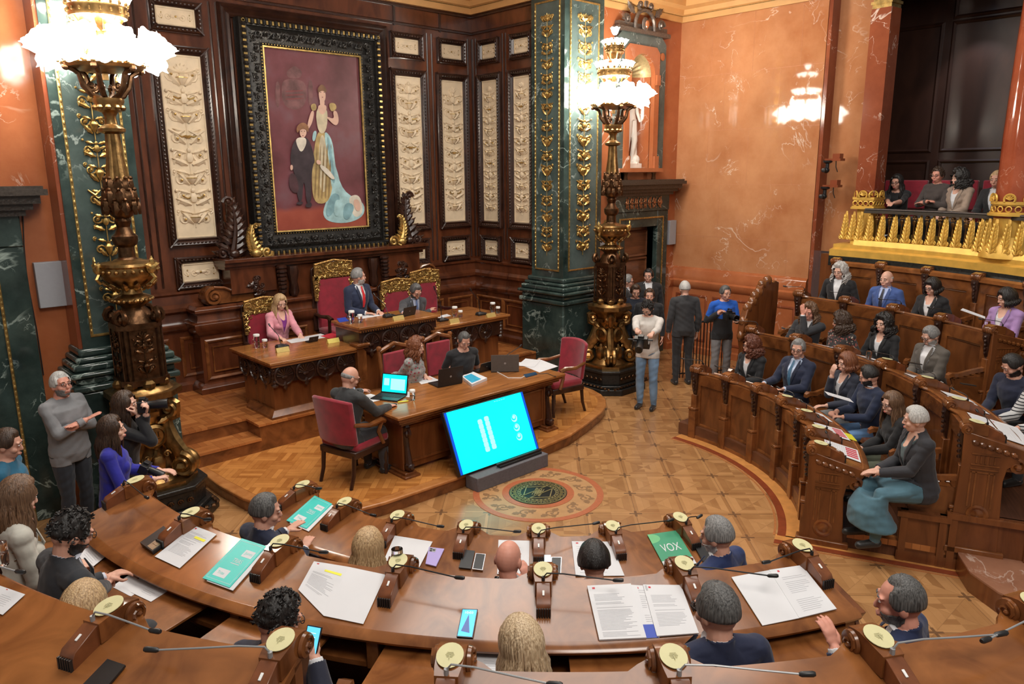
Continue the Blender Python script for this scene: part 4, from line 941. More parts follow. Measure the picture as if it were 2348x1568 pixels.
# projecting wooden mantel below
def ledge(mb, x0, x1, yb, prof, mi=0):
    mb.sweep([(x0, YW), (x0, yb), (x1, yb), (x1, YW)], prof, mi, side=-1)
mt = thing('mantel', 'carved dark wooden mantel with scrolls and shelf under the portrait', 'mantel', (pc, YW, .5)); mcx = pc
b0 = MB(); b0.bb(-1.82-.0, 2.26, 4.98, YW, .5, 1.70); ledge(b0, -1.82, 2.26, 4.98, [(0, .5), (.08, .5), (.08, .60), (.04, .64), (0, .66)]); ledge(b0, -1.82, 2.26, 4.98, [(0, 1.36), (.03, 1.38), (.07, 1.44), (.09, 1.50), (.09, 1.54), (.04, 1.56), (.02, 1.60), (.02, 1.66), (.06, 1.70), (.06, 1.74), (.0, 1.78)])
b0 = local(b0, mcx, YW, .5); b0.build('body', W_WALL, mt, bevel=.004)
pnl = MB()
for x0, x1 in ((-1.72, -.95), (-.85, -.2), (.0, .8), (1.0, 1.6), (1.7, 2.18)):
    q = MB(); rect_loft(q, x0, x1, .75, 1.25, [(0, 0), (0, .012), (.03, .028), (.05, .012), (.05, 0)]); rect_loft(q, x0+.07, x1-.07, .83, 1.17, [(0, 0), (0, .01), (.02, .018), (.02, 0)]); pnl.join(q, Matrix.Translation((0, 4.98, 0)))
local(pnl, mcx, YW, .5).build('panels', W_TRIM, mt)
b1 = MB(); b1.bb(-.95, 1.72, 5.04, YW, 1.7, 2.3)
for i, (yb, z0, z1, ex) in enumerate(((4.98, 2.26, 2.31, .08), (4.92, 2.31, 2.37, .14), (4.86, 2.37, 2.42, .20))): b1.bb(-1.35-ex*.3, 2.12+ex*.3, yb, YW, z0, z1)
b1.bb(-1.30, -.60, 4.99, YW, 1.9, 2.28); b1.bb(1.37, 2.07, 4.99, YW, 1.9, 2.28)
local(b1, mcx, YW, .5).build('overmantel', W_WALL, mt, bevel=.004)
for sg in (-1, 1):                                   # big scroll volutes either side
    X = lambda t: pc+sg*t
    v = MB(); q = MB()
    outl = [(1.0, 1.78), (2.02, 1.78), (2.06, 1.86), (2.03, 1.97), (1.94, 2.03), (1.82, 2.02), (1.70, 1.98), (1.62, 2.05), (1.58, 2.14), (1.50, 2.20), (1.38, 2.18), (1.30, 2.26), (1.0, 2.26)]
    pr = [(X(a_), b_) for a_, b_ in outl]; q.prism(pr if sg > 0 else pr[::-1], -.0, .30); v.join(q, Matrix.Translation((0, YW, 0)) @ Matrix.Rotation(pi/2, 4, 'X'))
    for cx_, cz_, r_ in ((1.93, 1.89, .13), (1.48, 2.12, .09)): spiral(v, X(cx_), cz_, r_, 1.7, pi/2, -sg, .026, 5.03, n=24, seg=6)
    v.tube([(X(1.93), 5.03, 2.03), (X(1.78), 5.03, 2.01), (X(1.66), 5.03, 1.95), (X(1.58), 5.03, 2.0)], .022, 6)
    local(v, mcx, YW, .5).build('volute', W_TRIM, mt)
    c = MB()
    for k in range(6): spiral(c, X(1.22+.05*(k % 3)), 1.90+.10*(k//2), .05, 1.2, k, 1 if k % 2 else -1, .014, 4.98, n=10); leaf(c, X(1.35), 1.86+.05*k, .12, .03, k*1.1, 4.99)
    for k in range(7): c.ell((X(.92), 4.93-.01*(k % 2), 2.24-.06*k), (.09-.004*k, .07, .04), 8, 5)
    c.lathe([(.05, 1.78), (.08, 1.85), (.06, 2.0), (.09, 2.15), (.08, 2.24)], (X(.72), 4.97, 0), 10)
    local(c, mcx, YW, .5).build('carving', W_DARK, mt)
def acanthus(label, cx_, z0, H, sg, gold, y):
    """tall curled acanthus plume standing on the shelf"""
    mb = MB(); n = 9
    for k in range(n):
        t = k/(n-1); z = t*H*.85; bx = sg*(.10*sin(t*2.4))
        for s in (-1, 1):
            a = pi/2-s*(1.15-.75*t); leaf(mb, bx, z, H*(.36-.18*t), H*.055, a, 0, th=.5)
    mb.tube([(sg*.10*sin(t*2.4), -.02, t*H*.95) for t in np.linspace(0, 1, 9)], [.05*(1-.8*t) for t in np.linspace(0, 1, 9)], 6)
    spiral(mb, sg*.02, H*.93, H*.10, 1.1, pi if sg > 0 else 0, -sg, H*.03, -.03, n=12); mb.ell((sg*.04, -.03, .06), (.09, .07, .07), 8, 5); spiral(mb, -sg*.12, .07, .09, 1.3, 0, sg, .025, -.03)
    q = MB(); q.join(mb, Matrix.Translation((cx_, y, z0))); o = q.build('acanthus_plume', GOLD if gold else W_DARK, smooth=50); tag(o, label, 'carving')
acanthus('dark carved acanthus plume left of the portrait', -1.22, 2.42, .86, 1, False, 5.10)
acanthus('gilded acanthus plume at the lower left corner of the portrait frame', -.86, 2.42, .48, -1, True, 4.96)
acanthus('dark carved acanthus plume right of the portrait', 1.97, 2.42, .86, -1, False, 5.10)
acanthus('gilded acanthus plume at the lower right corner of the portrait frame', 1.63, 2.42, .50, 1, True, 4.96)

# ---- president's desk
pdk = thing('president_desk', 'long stepped wooden desk with carved shell frieze below the portrait', 'desk', (.28, 3.3, .5)); ox, oy = .28, 3.3
def bld(mb, nm, mt_, par=pdk, bevel=0, o=(ox, oy, .5)): return local(mb, *o).build(nm, mt_, par, bevel=bevel)
b = MB(); b.bb(-1.60, 2.30, 3.22, 4.1, .52, 1.20); b.bb(-.30, .88, 3.14, 3.75, .52, 1.48); b.bb(.88, 2.30, 3.22, 3.90, 1.2, 1.28); bld(b, 'body', W_FRONT)
b = MB(); b.sweep([(-1.60, 3.9), (-1.60, 3.22), (-.32, 3.22), (-.32, 3.14), (.90, 3.14), (.90, 3.22), (2.30, 3.22), (2.30, 3.9)], [(0, .5), (.09, .5), (.09, .55), (.06, .58), (.03, .62), (0, .62)], side=-1); bld(b, 'plinth', W_TRIM)
b = MB(); b.bb(-1.70, -.34, 3.05, 4.3, 1.25, 1.285); b.bb(-1.67, -.34, 3.08, 4.28, 1.21, 1.25); bld(b, 'left_desktop', W_TABLE, bevel=.006)
b = MB(); b.bb(.90, 2.42, 3.05, 4.1, 1.335, 1.37); b.bb(.90, 2.39, 3.08, 4.08, 1.29, 1.335); bld(b, 'right_desktop', W_TABLE, bevel=.006)
b = MB(); b.bb(-.42, .97, 3.0, 3.75, 1.53, 1.565); b.bb(-.39, .94, 3.03, 3.73, 1.48, 1.53); bld(b, 'centre_desktop', W_TABLE, bevel=.006)
sf = MB(); sf.bb(-1.64, -.40, 3.14, 4.15, .98, 1.215); sf.bb(.92, 2.34, 3.14, 4.0, 1.05, 1.295); sf.bb(-.38, .94, 3.08, 3.7, 1.22, 1.48)
def shell(mb, x, z, r, y):
    mb.lathe([(r, 0), (r*.98, .02), (r*.86, .028), (r*.82, .012), (.0, .012)], (0, 0, 0), 18, 0, Matrix.Translation((x, y, z)) @ Matrix.Rotation(pi/2, 4, 'X'))
    for k in range(9):
        a = pi*(k+.5)/9; mb.tube([(x+.02*cos(a), y-.02, z-.02+.02*sin(a)), (x+r*.76*cos(a), y-.024, z-.02+r*.76*sin(a))], [.004, r*.07], 5)
    mb.ell((x, y-.02, z-.03), (r*.3, .02, r*.16), 6, 4); leaf(mb, x, z-r*.6, r*.8, r*.2, -pi/2, y-.01)
for x0, n, z in ((-1.60+.12, 4, 1.07), (1.05, 4, 1.14)):
    for k in range(n): shell(sf, x0+.30*k, z+.02, .15, 3.14)
for k in range(4): shell(sf, -.20+.31*k, 1.32, .15, 3.08)
for y in (3.32, 3.62, 3.92):
    q = MB(); shell(q, 0, 0, .14, 0); sf.join(q, Matrix.Translation((-1.64, y, 1.09)) @ Matrix.Rotation(-pi/2, 4, 'Z'))
for x, z in ((-1.6, 1.08), (-.36, 1.10), (.92, 1.14), (2.3, 1.14)):
    for k in range(5): sf.ell((x, 3.17, z+.10-.055*k), (.05, .05, .035), 7, 4)
bld(sf, 'shell_frieze', W_DARK)
for x in (-.36, .92):
    b = MB(); b.bb(x-.09, x+.09, 3.02, 3.22, 1.27, 1.31); b.bb(x-.07, x+.07, 3.06, 3.22, .6, 1.27); b.bb(x-.10, x+.10, 3.0, 3.22, 1.30, 1.335); bld(b, 'pilaster', W_TRIM, bevel=.006)
dn = MB()
for k in range(34): dn.box((-.36+.04*k, 3.03, 1.495), (.018, .02, .02))
bld(dn, 'dentils', W_DARK)

# ---- clerks' table
ct = thing('clerk_table', 'long polished wooden table on the dais behind the tilted screen', 'table', (.17, 1.55, .16)); o = (.17, 1.55, .16)
b = MB(); b.bb(-1.20, 1.53, 1.00, 2.12, .905, .94); bld(b, 'tabletop', W_TABLE, ct, .008, o)
b = MB(); b.bb(-1.17, 1.50, 1.03, 2.09, .865, .905); b.bb(-1.14, 1.47, 1.06, 2.06, .83, .865); b.bb(-1.08, 1.41, 1.12, 2.0, .78, .83); bld(b, 'apron', W_TRIM, ct, .006, o)
b = MB(); b.bb(-.98, 1.31, 1.20, 1.24, .22, .80)
for x0, x1 in ((-.93, -.25), (-.15, .5), (.6, 1.26)):
    q = MB(); rect_loft(q, x0, x1, .32, .72, [(0, 0), (0, .012), (.025, .02), (.04, 0)]); b.join(q, Matrix.Translation((0, 1.20, 0)))
bld(b, 'front_panel', W_FRONT, ct, 0, o)
for x in (-1.0, 1.33):
    b = MB(); b.bb(x-.05, x+.05, 1.16, 1.96, .22, .80); b.bb(x-.08, x+.08, 1.08, 2.04, .16, .22); b.bb(x-.11, x+.11, 1.04, 2.08, .16, .19); bld(b, 'leg', W_FRONT, ct, .008, o)
    c = MB()
    for yy, s in ((1.12, -1), (2.0, 1)):
        q = MB(); spiral(q, 0, 0, .07, 1.5, pi/2, s, .028); q.tube([(0, 0, .06), (.05, 0, -.05), (.02, 0, -.2), (-.01, 0, -.4)], [.035, .04, .03, .045], 7); q.ell((0, 0, -.42), (.07, .05, .06), 8, 5)
        c.join(q, Matrix.Translation((x, yy, .70)) @ Matrix.Rotation(pi/2, 4, 'Z'))
        for k in range(5): c.ell((x+.02*cos(k*2.2), yy-.03+.02*sin(k*2), .26+.012*k), (.035, .035, .028), 6, 4)
    bld(c, 'carved_bracket', W_DARK, ct, 0, o)

# ---- screen on its block
sb = MB(); sb.bb(-.50, .66, .48, .70, 0, .17); so = sb.build('stand_block', plain('grey_felt', (.12, .11, .12), .9, 0, .1, 40), bevel=.008); tag(so, 'grey block on the floor carrying the tilted screen', 'stand')
sb2 = MB(); sb2.bb(-.10, .60, .53, .60, .17, .20); sb2.bb(-.13, .62, .55, .58, .20, .225); tag(sb2.build('screen_stand', BLACK, bevel=.004), 'black foot bar between the grey block and the tilted screen', 'stand')
cs = [pyl(1052, 1083, .66), pyl(1234, 1027, .66), pyl(1193, 900, .93), pyl(1017, 948, .93)]
p0 = np.array([(cs[0][0]+cs[3][0])/2-.0, .64, .20]); xw = ((cs[1][0]-cs[0][0])+(cs[2][0]-cs[3][0]))/2
tilt = atan2(cs[3][1]-.64-.0, cs[3][2]-.20); hh = sqrt((cs[3][1]-.64)**2+(cs[3][2]-.20)**2)
tv = thing('display_screen', 'large flat screen showing cyan voting slide, leaning back on a grey block', 'screen', tuple(p0))
TVM = Matrix.Rotation(-tilt, 4, 'X'); TVM = Matrix.Rotation(-tilt, 4, 'X')
def tvb(mb, nm, mt_, bevel=0): q = MB(); q.join(mb, TVM); return q.build(nm, mt_, tv, bevel=bevel)
b = MB(); b.bb(-.012, xw+.012, -.01, .045, -.012, hh+.012); tvb(b, 'housing', BLACK, .004)
b = MB(); b.bb(.035, xw-.035, -.012, -.0105, 0, hh); tvb(b, 'lit_panel', CYAN)
b = MB(); b.bb(0, .035, -.0125, -.0105, 0, hh); b.bb(xw-.035, xw, -.0125, -.0105, 0, hh); tvb(b, 'side_bars', BLUES)
b = MB()
def rsq(u, v, w_, h_, y=-.0135): b.prism([(u*xw+w_*sgx*(1-.3*(abs(k)))*1, 0) for sgx, k in ()], 0, 0) if False else b.box((u*xw, y, (1-v)*hh), (w_, .001, h_))
for c0, v0, v1 in ((.378, .29, .74), (.463, .27, .73)):
    for k in range(7):
        v = v0+(v1-v0)*k/6; w_ = .058; 
        pts = [(c0*xw+w_*.6*a_, (1-v)*hh+w_*.55*b_) for a_, b_ in ((-1, -.6), (-.6, -1), (.6, -1), (1, -.6), (1, .6), (.6, 1), (-.6, 1), (-1, .6))]
        b.add([(x, -.0135, z) for x, z in pts], [tuple(range(8))])
for v in (.39, .55, .71): b.add([(.80*xw+.048*cos(t), -.0135, (1-v)*hh+.048*sin(t)) for t in np.linspace(0, 2*pi, 20)[:-1]], [tuple(range(19))])
for k in range(5): b.box(((.62+.03*k)*xw, -.0135, .965*hh), (.022, .001, .004))
tvb(b, 'slide_marks', CYANP)
b = MB()
for v in (.39, .55, .71): b.add([(.795*xw+.038*cos(t), -.0142, (1-v+.012)*hh+.036*sin(t)) for t in np.linspace(0, 2*pi, 20)[:-1]], [tuple(range(19))])
tvb(b, 'slide_rings', CYAN)
b = MB()
for v in (.39, .55, .71): b.add([(.798*xw+.024*cos(t), -.0148, (1-v+.02)*hh+.024*sin(t)) for t in np.linspace(0, 2*pi, 16)[:-1]], [tuple(range(15))])
tvb(b, 'slide_dots', CYANP)

# ---- high velvet chairs
def rounded_back(w, h, shoulder=.12):
    return [(-w/2, 0), (w/2, 0), (w/2, h-shoulder), (w/2-.05, h-.05), (w*.18, h-.05), (w*.14, h), (-w*.14, h), (-w*.18, h-.05), (-w/2+.05, h-.05), (-w/2, h-shoulder)]
def throne(label, x, y, z, w, hb, rz=0):
    t = thing('high_backed_chair', label, 'chair', (x, y, z), rz, 'velvet chairs behind the long desk')
    def up(pl, y0, y1, nm, mt_, bv=0, z0=0):
        q = MB(); q.prism([(a_, -b_) for a_, b_ in pl], y0, y1); r = MB(); r.join(q, Matrix.Translation((0, 0, z0)) @ Matrix.Rotation(-pi/2, 4, 'X')); return r.build(nm, mt_, t, bevel=bv)
    up([(a_*1.08, b_) for a_, b_ in rounded_back(w, hb, .1)], .02, .06, 'back_frame', W_DARK, .006, .42)
    q = MB(); q.box((0, -.02, .42+hb*.40), (w*.92, .09, hb*.80)); q.build('backrest', VELVET, t, bevel=.03)
    c = MB(); rn = random.Random(3)
    c.box((0, -.05, .42+hb*.88), (w*1.05, .03, hb*.24)); c.tube([(-w*.52, -.06, .42+hb*.98), (0, -.07, .42+hb*1.03), (w*.52, -.06, .42+hb*.98)], .02, 6)
    for s in (-1, 1):
        for k in range(6): c.box((s*w*.50, -.05, .42+hb*(.78-.06*k)), (w*(.14-.012*k), .03, .07))
    c.build('crest_ground', plain('crest_gilt_'+str(len(MATS)), (.36, .20, .06), .4, .7, .7, 45, .8), t)
    g = MB()
    for k in range(int(130*w/.6)):
        gx, gz = rn.uniform(-w*.5, w*.5), rn.uniform(hb*.78, hb*1.0)
        g.tube([(gx, -.068, .42+gz), (gx+rn.uniform(-.03, .03), -.078, .42+gz+rn.uniform(-.03, .03)), (gx+rn.uniform(-.05, .05), -.066, .42+gz+rn.uniform(-.04, .04))], .0075, 4)
    for s in (-1, 1):
        for k in range(22):
            gz = rn.uniform(hb*.45, hb*.8); gx = s*(w*.5-rn.uniform(0, .09)*(gz/hb)); g.tube([(gx, -.068, .42+gz), (gx+rn.uniform(-.03, .03), -.078, .42+gz+.02), (gx+rn.uniform(-.02, .02), -.066, .42+gz+.04)], .007, 4)
    g.build('gilt_filigree', GOLD, t)
    q = MB(); q.box((0, -.26, .42), (w*.95, .5, .10)); q.build('seat', VELVET, t, bevel=.03)
    for s in (-1, 1):
        for yy in (-.46, -.02): l = MB(); l.lathe([(.03, 0), (.02, .08), (.035, .2), (.025, .3), (.035, .4)], (s*w*.45, yy, 0), 8); l.build('leg', W_DARK, t)
        a_ = MB(); a_.tube([(s*w*.5, 0, .68), (s*w*.54, -.2, .67), (s*w*.54, -.42, .69), (s*w*.52, -.5, .65)], [.03, .026, .035, .04], 8); a_.tube([(s*w*.53, -.44, .66), (s*w*.50, -.40, .42)], .025, 6); a_.build('armrest', W_DARK, t)
    return t
throne('red velvet chair with gilt corner behind the woman in pink', -.93, 4.86, .5, .56, .90)
throne('tallest red velvet chair with a wide gilt crest, beside the standing mayor', .28, 4.88, .78, .64, 1.06)
throne('red velvet chair with gilt crest behind the bearded man at the raised desk', 1.42, 4.84, .60, .56, .84, rz=-.05)
throne('red velvet chair with gilt crest at the right end of the raised desk', 2.03, 4.86, .62, .56, .92, rz=-.08)
mp_ = MB(); mp_.bb(-.5, .75, 3.9, 4.95, .52, .78); mp_.bb(.9, 2.3, 4.15, 4.95, .52, .60); o = struct(mp_.build('trim_17', W_FRONT, origin=False)); tag(o, 'low podium under the middle chairs')
# ---- armchairs
def armchair(label, x, y, z, rz):
    t = thing('armchair', label, 'chair', (x, y, z), rz, 'low red velvet armchairs on the dais'); t.scale = (1.04, 1.04, 1.04)
    q = MB(); q.bb(-.27, .27, -.27, .25, .40, .50); s_ = q.build('seat', VELVET, t, bevel=.035)
    q = MB(); n = 9; V = []
    for i in range(n):
        a_ = -1+2*i/(n-1); X_ = a_*.27; Y_ = .27-.07*a_*a_
        for (dy, zz) in ((0, .48), (.02, .98+.03*(1-a_*a_)), (.075, .98+.03*(1-a_*a_)), (.06, .48)): V.append((X_*(1+.06*(zz > .6)), Y_+dy+(.05 if zz > .6 else 0), zz))
    q.add(V, [(i*4+j, i*4+(j+1) % 4, (i+1)*4+(j+1) % 4, (i+1)*4+j) for i in range(n-1) for j in range(4)]+[(3, 2, 1, 0), tuple(range(4*n-4, 4*n))]); q.build('backrest', VELVET, t, bevel=.02)
    q = MB(); q.bb(-.27, .27, -.27, .27, .33, .41); q.build('seat_frame', W_DARK, t, bevel=.012)
    for s in (-1, 1):
        l = MB(); l.lathe([(.022, 0), (.018, .05), (.028, .10), (.02, .14), (.032, .24), (.024, .28), (.032, .36)], (s*.23, -.23, 0), 8); l.build('leg', W_DARK, t)
        l = MB(); l.tube([(s*.23, .32, 0), (s*.23, .27, .15), (s*.23, .25, .36)], [.02, .024, .028], 6); l.build('leg', W_DARK, t)
        a_ = MB(); a_.tube([(s*.27, .27, .72), (s*.31, .08, .68), (s*.31, -.10, .69), (s*.30, -.17, .66)], [.022, .026, .034, .03], 8); a_.tube([(s*.30, -.13, .67), (s*.27, -.10, .55), (s*.28, -.16, .40)], .024, 7); a_.build('armrest', W_TRIM, t)
    return t
armchair('red velvet armchair at left of the table, man in dark suit sitting in it', -1.44, 1.55, .16, radians(104))
armchair('empty red velvet armchair at the right end of the table', 2.02, 1.62, .16, radians(-100))
def wood_chair(label, x, y, z, rz):
    t = thing('carved_chair', label, 'chair', (x, y, z), rz, 'carved wooden chairs behind the table')
    q = MB()
    for s in (-1, 1): q.tube([(s*.24, .22, .40), (s*.25, .26, .8), (s*.25, .30, 1.10)], .026, 7); q.ell((s*.25, .30, 1.12), .04, 8, 5)
    q.tube([(-.25, .29, 1.08), (-.12, .29, 1.12), (0, .29, 1.16), (.12, .29, 1.12), (.25, .29, 1.08)], .032, 7); q.box((0, .25, .52), (.46, .04, .06)); q.build('back_frame', W_TRIM, t)
    q = MB(); q.box((0, .265, .80), (.42, .05, .50)); q.build('backrest', VELVET, t, bevel=.02)
    q = MB(); q.box((0, 0, .43), (.50, .48, .08)); q.build('seat', VELVET, t, bevel=.02)
    for sx in (-1, 1):
        for sy in (-1, 1): l = MB(); l.tube([(sx*.22, sy*.2, 0), (sx*.22, sy*.2, .4)], .025, 7); l.build('leg', W_TRIM, t)
    return t
wood_chair('carved chair with red back behind the woman in the floral blouse', .02, 2.52, .16, .1)
wood_chair('carved chair with red back behind the man in the black T-shirt', .80, 2.60, .16, .0)
# ================================================================ LAMP STANDARDS
def lamp_standard(label, x, y, rz):
    t = thing('lamp_standard', label, 'lamp', (x, y, 0), rz, 'tall bronze lamp standards')
    p = MB(); oct_ = [(.50*cos(radians(22.5+45*k))*(1 if k % 2 else 1), .50*sin(radians(22.5+45*k))) for k in range(8)]
    def sq(r, c=.30): return [(r, -r*c), (r, r*c), (r*c, r), (-r*c, r), (-r, r*c), (-r, -r*c), (-r*c, -r), (r*c, -r)]
    p.prism(sq(.56, .55), 0, .10); p.prism(sq(.50, .55), .10, .15); p.prism(sq(.45, .55), .15, .34); p.prism(sq(.48, .55), .34, .39)
    p.build('plinth', BLKMET, t, bevel=.012)
    c = MB()
    for k in range(4):
        for j in range(5): q = MB(); spiral(q, -.2+.1*j, .24, .035, 1.2, 0, 1, .009, -.46, n=10); c.join(q, Matrix.Rotation(k*pi/2, 4, 'Z'))
        for j in range(12): q = MB(); q.ell((-.42+.077*j, -.50, .125), (.03, .03, .02), 5, 4); c.join(q, Matrix.Rotation(k*pi/2, 4, 'Z'))
    c.build('plinth_scrolls', BRONZE, t)
    f = MB(); f.prism(sq(.40, .5), .39, .44); f.lathe([(.30, .44), (.20, .55), (.15, .8), (.17, 1.1), (.24, 1.28), (.30, 1.32), (.33, 1.36), (.33, 1.40), (.24, 1.42)], n=24); f.build('foot', BRASS, t)
    for k in range(4):                                  # S-scroll feet on the four faces
        q = MB(); M = Matrix.Rotation(k*pi/2+pi/4, 4, 'Z')
        pts = [(.10, 1.28), (.22, 1.30), (.31, 1.24), (.30, 1.14), (.22, 1.10), (.20, 1.0), (.24, .85), (.33, .72), (.42, .62)]
        q.tube([(a_, 0, b_) for a_, b_ in pts], [.03, .05, .055, .05, .045, .06, .07, .06, .05], 8, flat=1.5)
        V = MB(); spiral(V, .36, .58, .13, 1.6, pi/2, -1, .040, -.05, n=26, seg=7); spiral(V, .36, .58, .13, 1.6, pi/2, -1, .040, .05, n=26, seg=7); V.lathe([(.10, -.06), (.10, .06)], (0, 0, 0), 14, 0, Matrix.Translation((.36, 0, .58)) @ Matrix.Rotation(pi/2, 4, 'X'))
        spiral(V, .27, 1.20, .08, 1.4, -pi/2, 1, .025, -.05, n=16); spiral(V, .27, 1.20, .08, 1.4, -pi/2, 1, .025, .05, n=16)
        q.join(V); r = MB(); r.join(q, M); r.build('scroll_foot', BRASS, t)
        s = MB(); M2 = Matrix.Rotation(k*pi/2, 4, 'Z')
        s.lathe([(.13, -.02), (.13, .01), (.10, .03), (.09, .01), (0, .02)], (0, 0, 0), 18, 0, Matrix.Translation((0, -.19, .93)) @ Matrix.Rotation(pi/2, 4, 'X'))
        for j in range(4): s.box((-.045+.03*j, -.215, .95), (.010, .01, .06)); 
        s.box((0, -.215, .90), (.13, .01, .008))
        s.ell((0, -.22, .62), (.08, .06, .12), 8, 5); leaf(s, 0, .78, .22, .05, -pi/2, -.20); s.box((0, -.22, 1.18), (.12, .05, .05))
        for sg in (-1, 1): leaf(s, sg*.05, 1.06, .16, .03, pi/2-sg*1.2, -.19); spiral(s, sg*.10, .72, .04, 1.2, 0, sg, .012, -.22)
        r = MB(); r.join(s, M2); r.build('shield', BRASS, t)
    b = MB(); b.prism(sq(.34, .5), 1.36, 1.42); b.lathe([(.30, 1.42), (.27, 1.46), (.22, 1.48)], n=20)
    for k in range(8): b.ell((.22*cos(k*pi/4), .22*sin(k*pi/4), 1.50), (.07, .07, .06), 8, 5)
    b.build('collar', BRASS, t)
    s = MB(); s.prism(sq(.20, .62), 1.50, 2.12); s.prism(sq(.235, .62), 1.50, 1.56); s.prism(sq(.22, .62), 2.08, 2.14)
    for k in range(4):
        q = MB(); A, G = grotesque(.24, .50, 20+k, unit=.2); q.join(A, Matrix.Translation((0, -.205, 1.57))); q.join(G, Matrix.Translation((0, -.205, 1.57)))
        for sg in (-1, 1):
            q.tube([(sg*.16, -.20, z) for z in np.linspace(1.56, 2.08, 5)], .012, 5)
            spiral(q, sg*.17, 2.20, .075, 1.4, pi/2, -sg, .028, -.16, n=14, seg=6)
        s.join(q, Matrix.Rotation(k*pi/2, 4, 'Z'))
    s.lathe([(.20, 2.14), (.17, 2.2), (.14, 2.26), (.10, 2.30)], n=16); s.build('relief_shaft', BRONZE, t)
    b = MB(); b.lathe([(.10, 2.28), (.12, 2.31), (.17, 2.34), (.19, 2.37), (.17, 2.40), (.10, 2.43), (.09, 2.48), (.13, 2.50), (.20, 2.54), (.25, 2.59), (.27, 2.63), (.265, 2.70), (.28, 2.72), (.27, 2.745), (.15, 2.76), (.12, 2.78)], n=28, flute=.0)
    for k in range(22): a = 2*pi*k/22; b.ell((.272*cos(a), .272*sin(a), 2.67), (.024, .024, .022), 6, 4); b.ell((.19*cos(a), .19*sin(a), 2.37), (.022, .022, .02), 6, 4)
    for k in range(12): a = 2*pi*k/12; q = MB(); leaf(q, 0, 0, .14, .03, pi/2, 0); b.join(q, Matrix.Rotation(a, 4, 'Z') @ Matrix.Translation((0, -.15, 2.47)) @ Matrix.Rotation(.85, 4, 'X'))
    b.build('bowl', BRASS, t)
    m_ = MB()
    for k in range(3): a = 2*pi*k/3+.5; q = MB(); q.ell((0, -.28, 2.70), (.05, .05, .06), 8, 5); leaf(q, 0, 2.70, .12, .03, pi/2, -.30); leaf(q, 0, 2.70, .1, .03, .4, -.3); leaf(q, 0, 2.70, .1, .03, pi-.4, -.3); q.tube([(0, -.27, 2.66), (.02, -.31, 2.60), (0, -.27, 2.55)], .018, 5); m_.join(q, Matrix.Rotation(a, 4, 'Z'))
    m_.build('mask_ornaments', GOLD, t)
    n_ = MB(); n_.lathe([(.12, 2.76), (.08, 2.80), (.075, 2.90), (.11, 2.93), (.12, 2.97), (.12, 3.01), (.085, 3.04), (.06, 3.10), (.08, 3.16), (.06, 3.20)], n=20)
    n_.build('neck', BRONZE, t)
    a_ = MB(); a_.lathe([(.06, 3.18), (.12, 3.23), (.155, 3.32), (.15, 3.42), (.12, 3.52), (.095, 3.58)], n=20)
    for r_, z0, n2 in ((.15, 3.22, 10), (.14, 3.32, 10), (.115, 3.43, 10)):
        for k in range(n2):
            q = MB(); leaf(q, 0, 0, .17, .038, pi/2, 0, th=.6); q.ell((0, -.015, .15), (.02, .025, .02), 6, 4); a_.join(q, Matrix.Rotation(2*pi*(k+.5*(z0 > 3.3))/n2, 4, 'Z') @ Matrix.Translation((0, -r_, z0)) @ Matrix.Rotation(-.08, 4, 'X'))
    a_.build('acanthus_bulb', BRONZE, t)
    s = MB(); s.lathe([(.105, 3.56), (.095, 3.64), (.075, 3.80), (.066, 3.98), (.064, 4.02)], n=40, flute=.07, fl_n=10); s.lathe([(.07, 4.0), (.12, 4.02), (.125, 4.05), (.06, 4.09), (.05, 4.16), (.07, 4.2), (.12, 4.22), (.125, 4.27), (.14, 4.30), (.14, 4.33)], n=24)
    for k in range(10): a = 2*pi*k/10; s.ell((.125*cos(a), .125*sin(a), 4.245), (.03, .03, .028), 6, 4)
    s.build('fluted_shaft', BRASS, t)
    for k in range(6):
        q = MB(); q.tube([(.06, 0, 4.33), (.14, 0, 4.36), (.20, 0, 4.44), (.23, 0, 4.55), (.30, 0, 4.60)], [.02, .028, .028, .022, .03], 7); V = MB(); spiral(V, .13, 4.44, .05, 1.3, pi, 1, .014, 0); q.join(V); q.ell((.33, 0, 4.60), (.04, .035, .035), 7, 5)
        r = MB(); r.join(q, Matrix.Rotation(2*pi*k/6, 4, 'Z')); r.build('arm', BRONZE, t)
    d = MB(); d.lathe([(.05, 4.56), (.33, 4.60), (.36, 4.63), (.33, 4.65), (.05, 4.66)], n=30); d.lathe([(.03, 4.5), (.035, 5.05), (.03, 5.5)], n=8)
    for k in range(30): a = 2*pi*k/30; d.ell((.35*cos(a), .35*sin(a), 4.64), (.025, .025, .02), 6, 4)
    for r_, z in ((.25, 5.06), (.14, 5.42)):
        d.lathe([(r_*.9, z), (r_, z), (r_*1.03, z+.03), (r_, z+.08), (r_*1.04, z+.10), (r_*.92, z+.11)], n=26)
        for k in range(18): a = 2*pi*k/18; d.ell((r_*1.05*cos(a), r_*1.05*sin(a), z+.12), (.02, .02, .025), 5, 4); d.ell((r_*1.04*cos(a), r_*1.04*sin(a), z+.05), (.014, .014, .02), 5, 4)
        for k in range(6): a = 2*pi*k/6; d.tube([(0, 0, z-.12), (r_*.6*cos(a), r_*.6*sin(a), z-.10), (r_*.9*cos(a), r_*.9*sin(a), z+.02)], .013, 5)
    for k in range(12): a = 2*pi*(k+.5)/12; d.tube([(.3*cos(a), .3*sin(a), 4.64), (.42*cos(a), .42*sin(a), 4.66), (.47*cos(a), .47*sin(a), 4.72)], .012, 5)
    d.build('crown', BRASS, t)
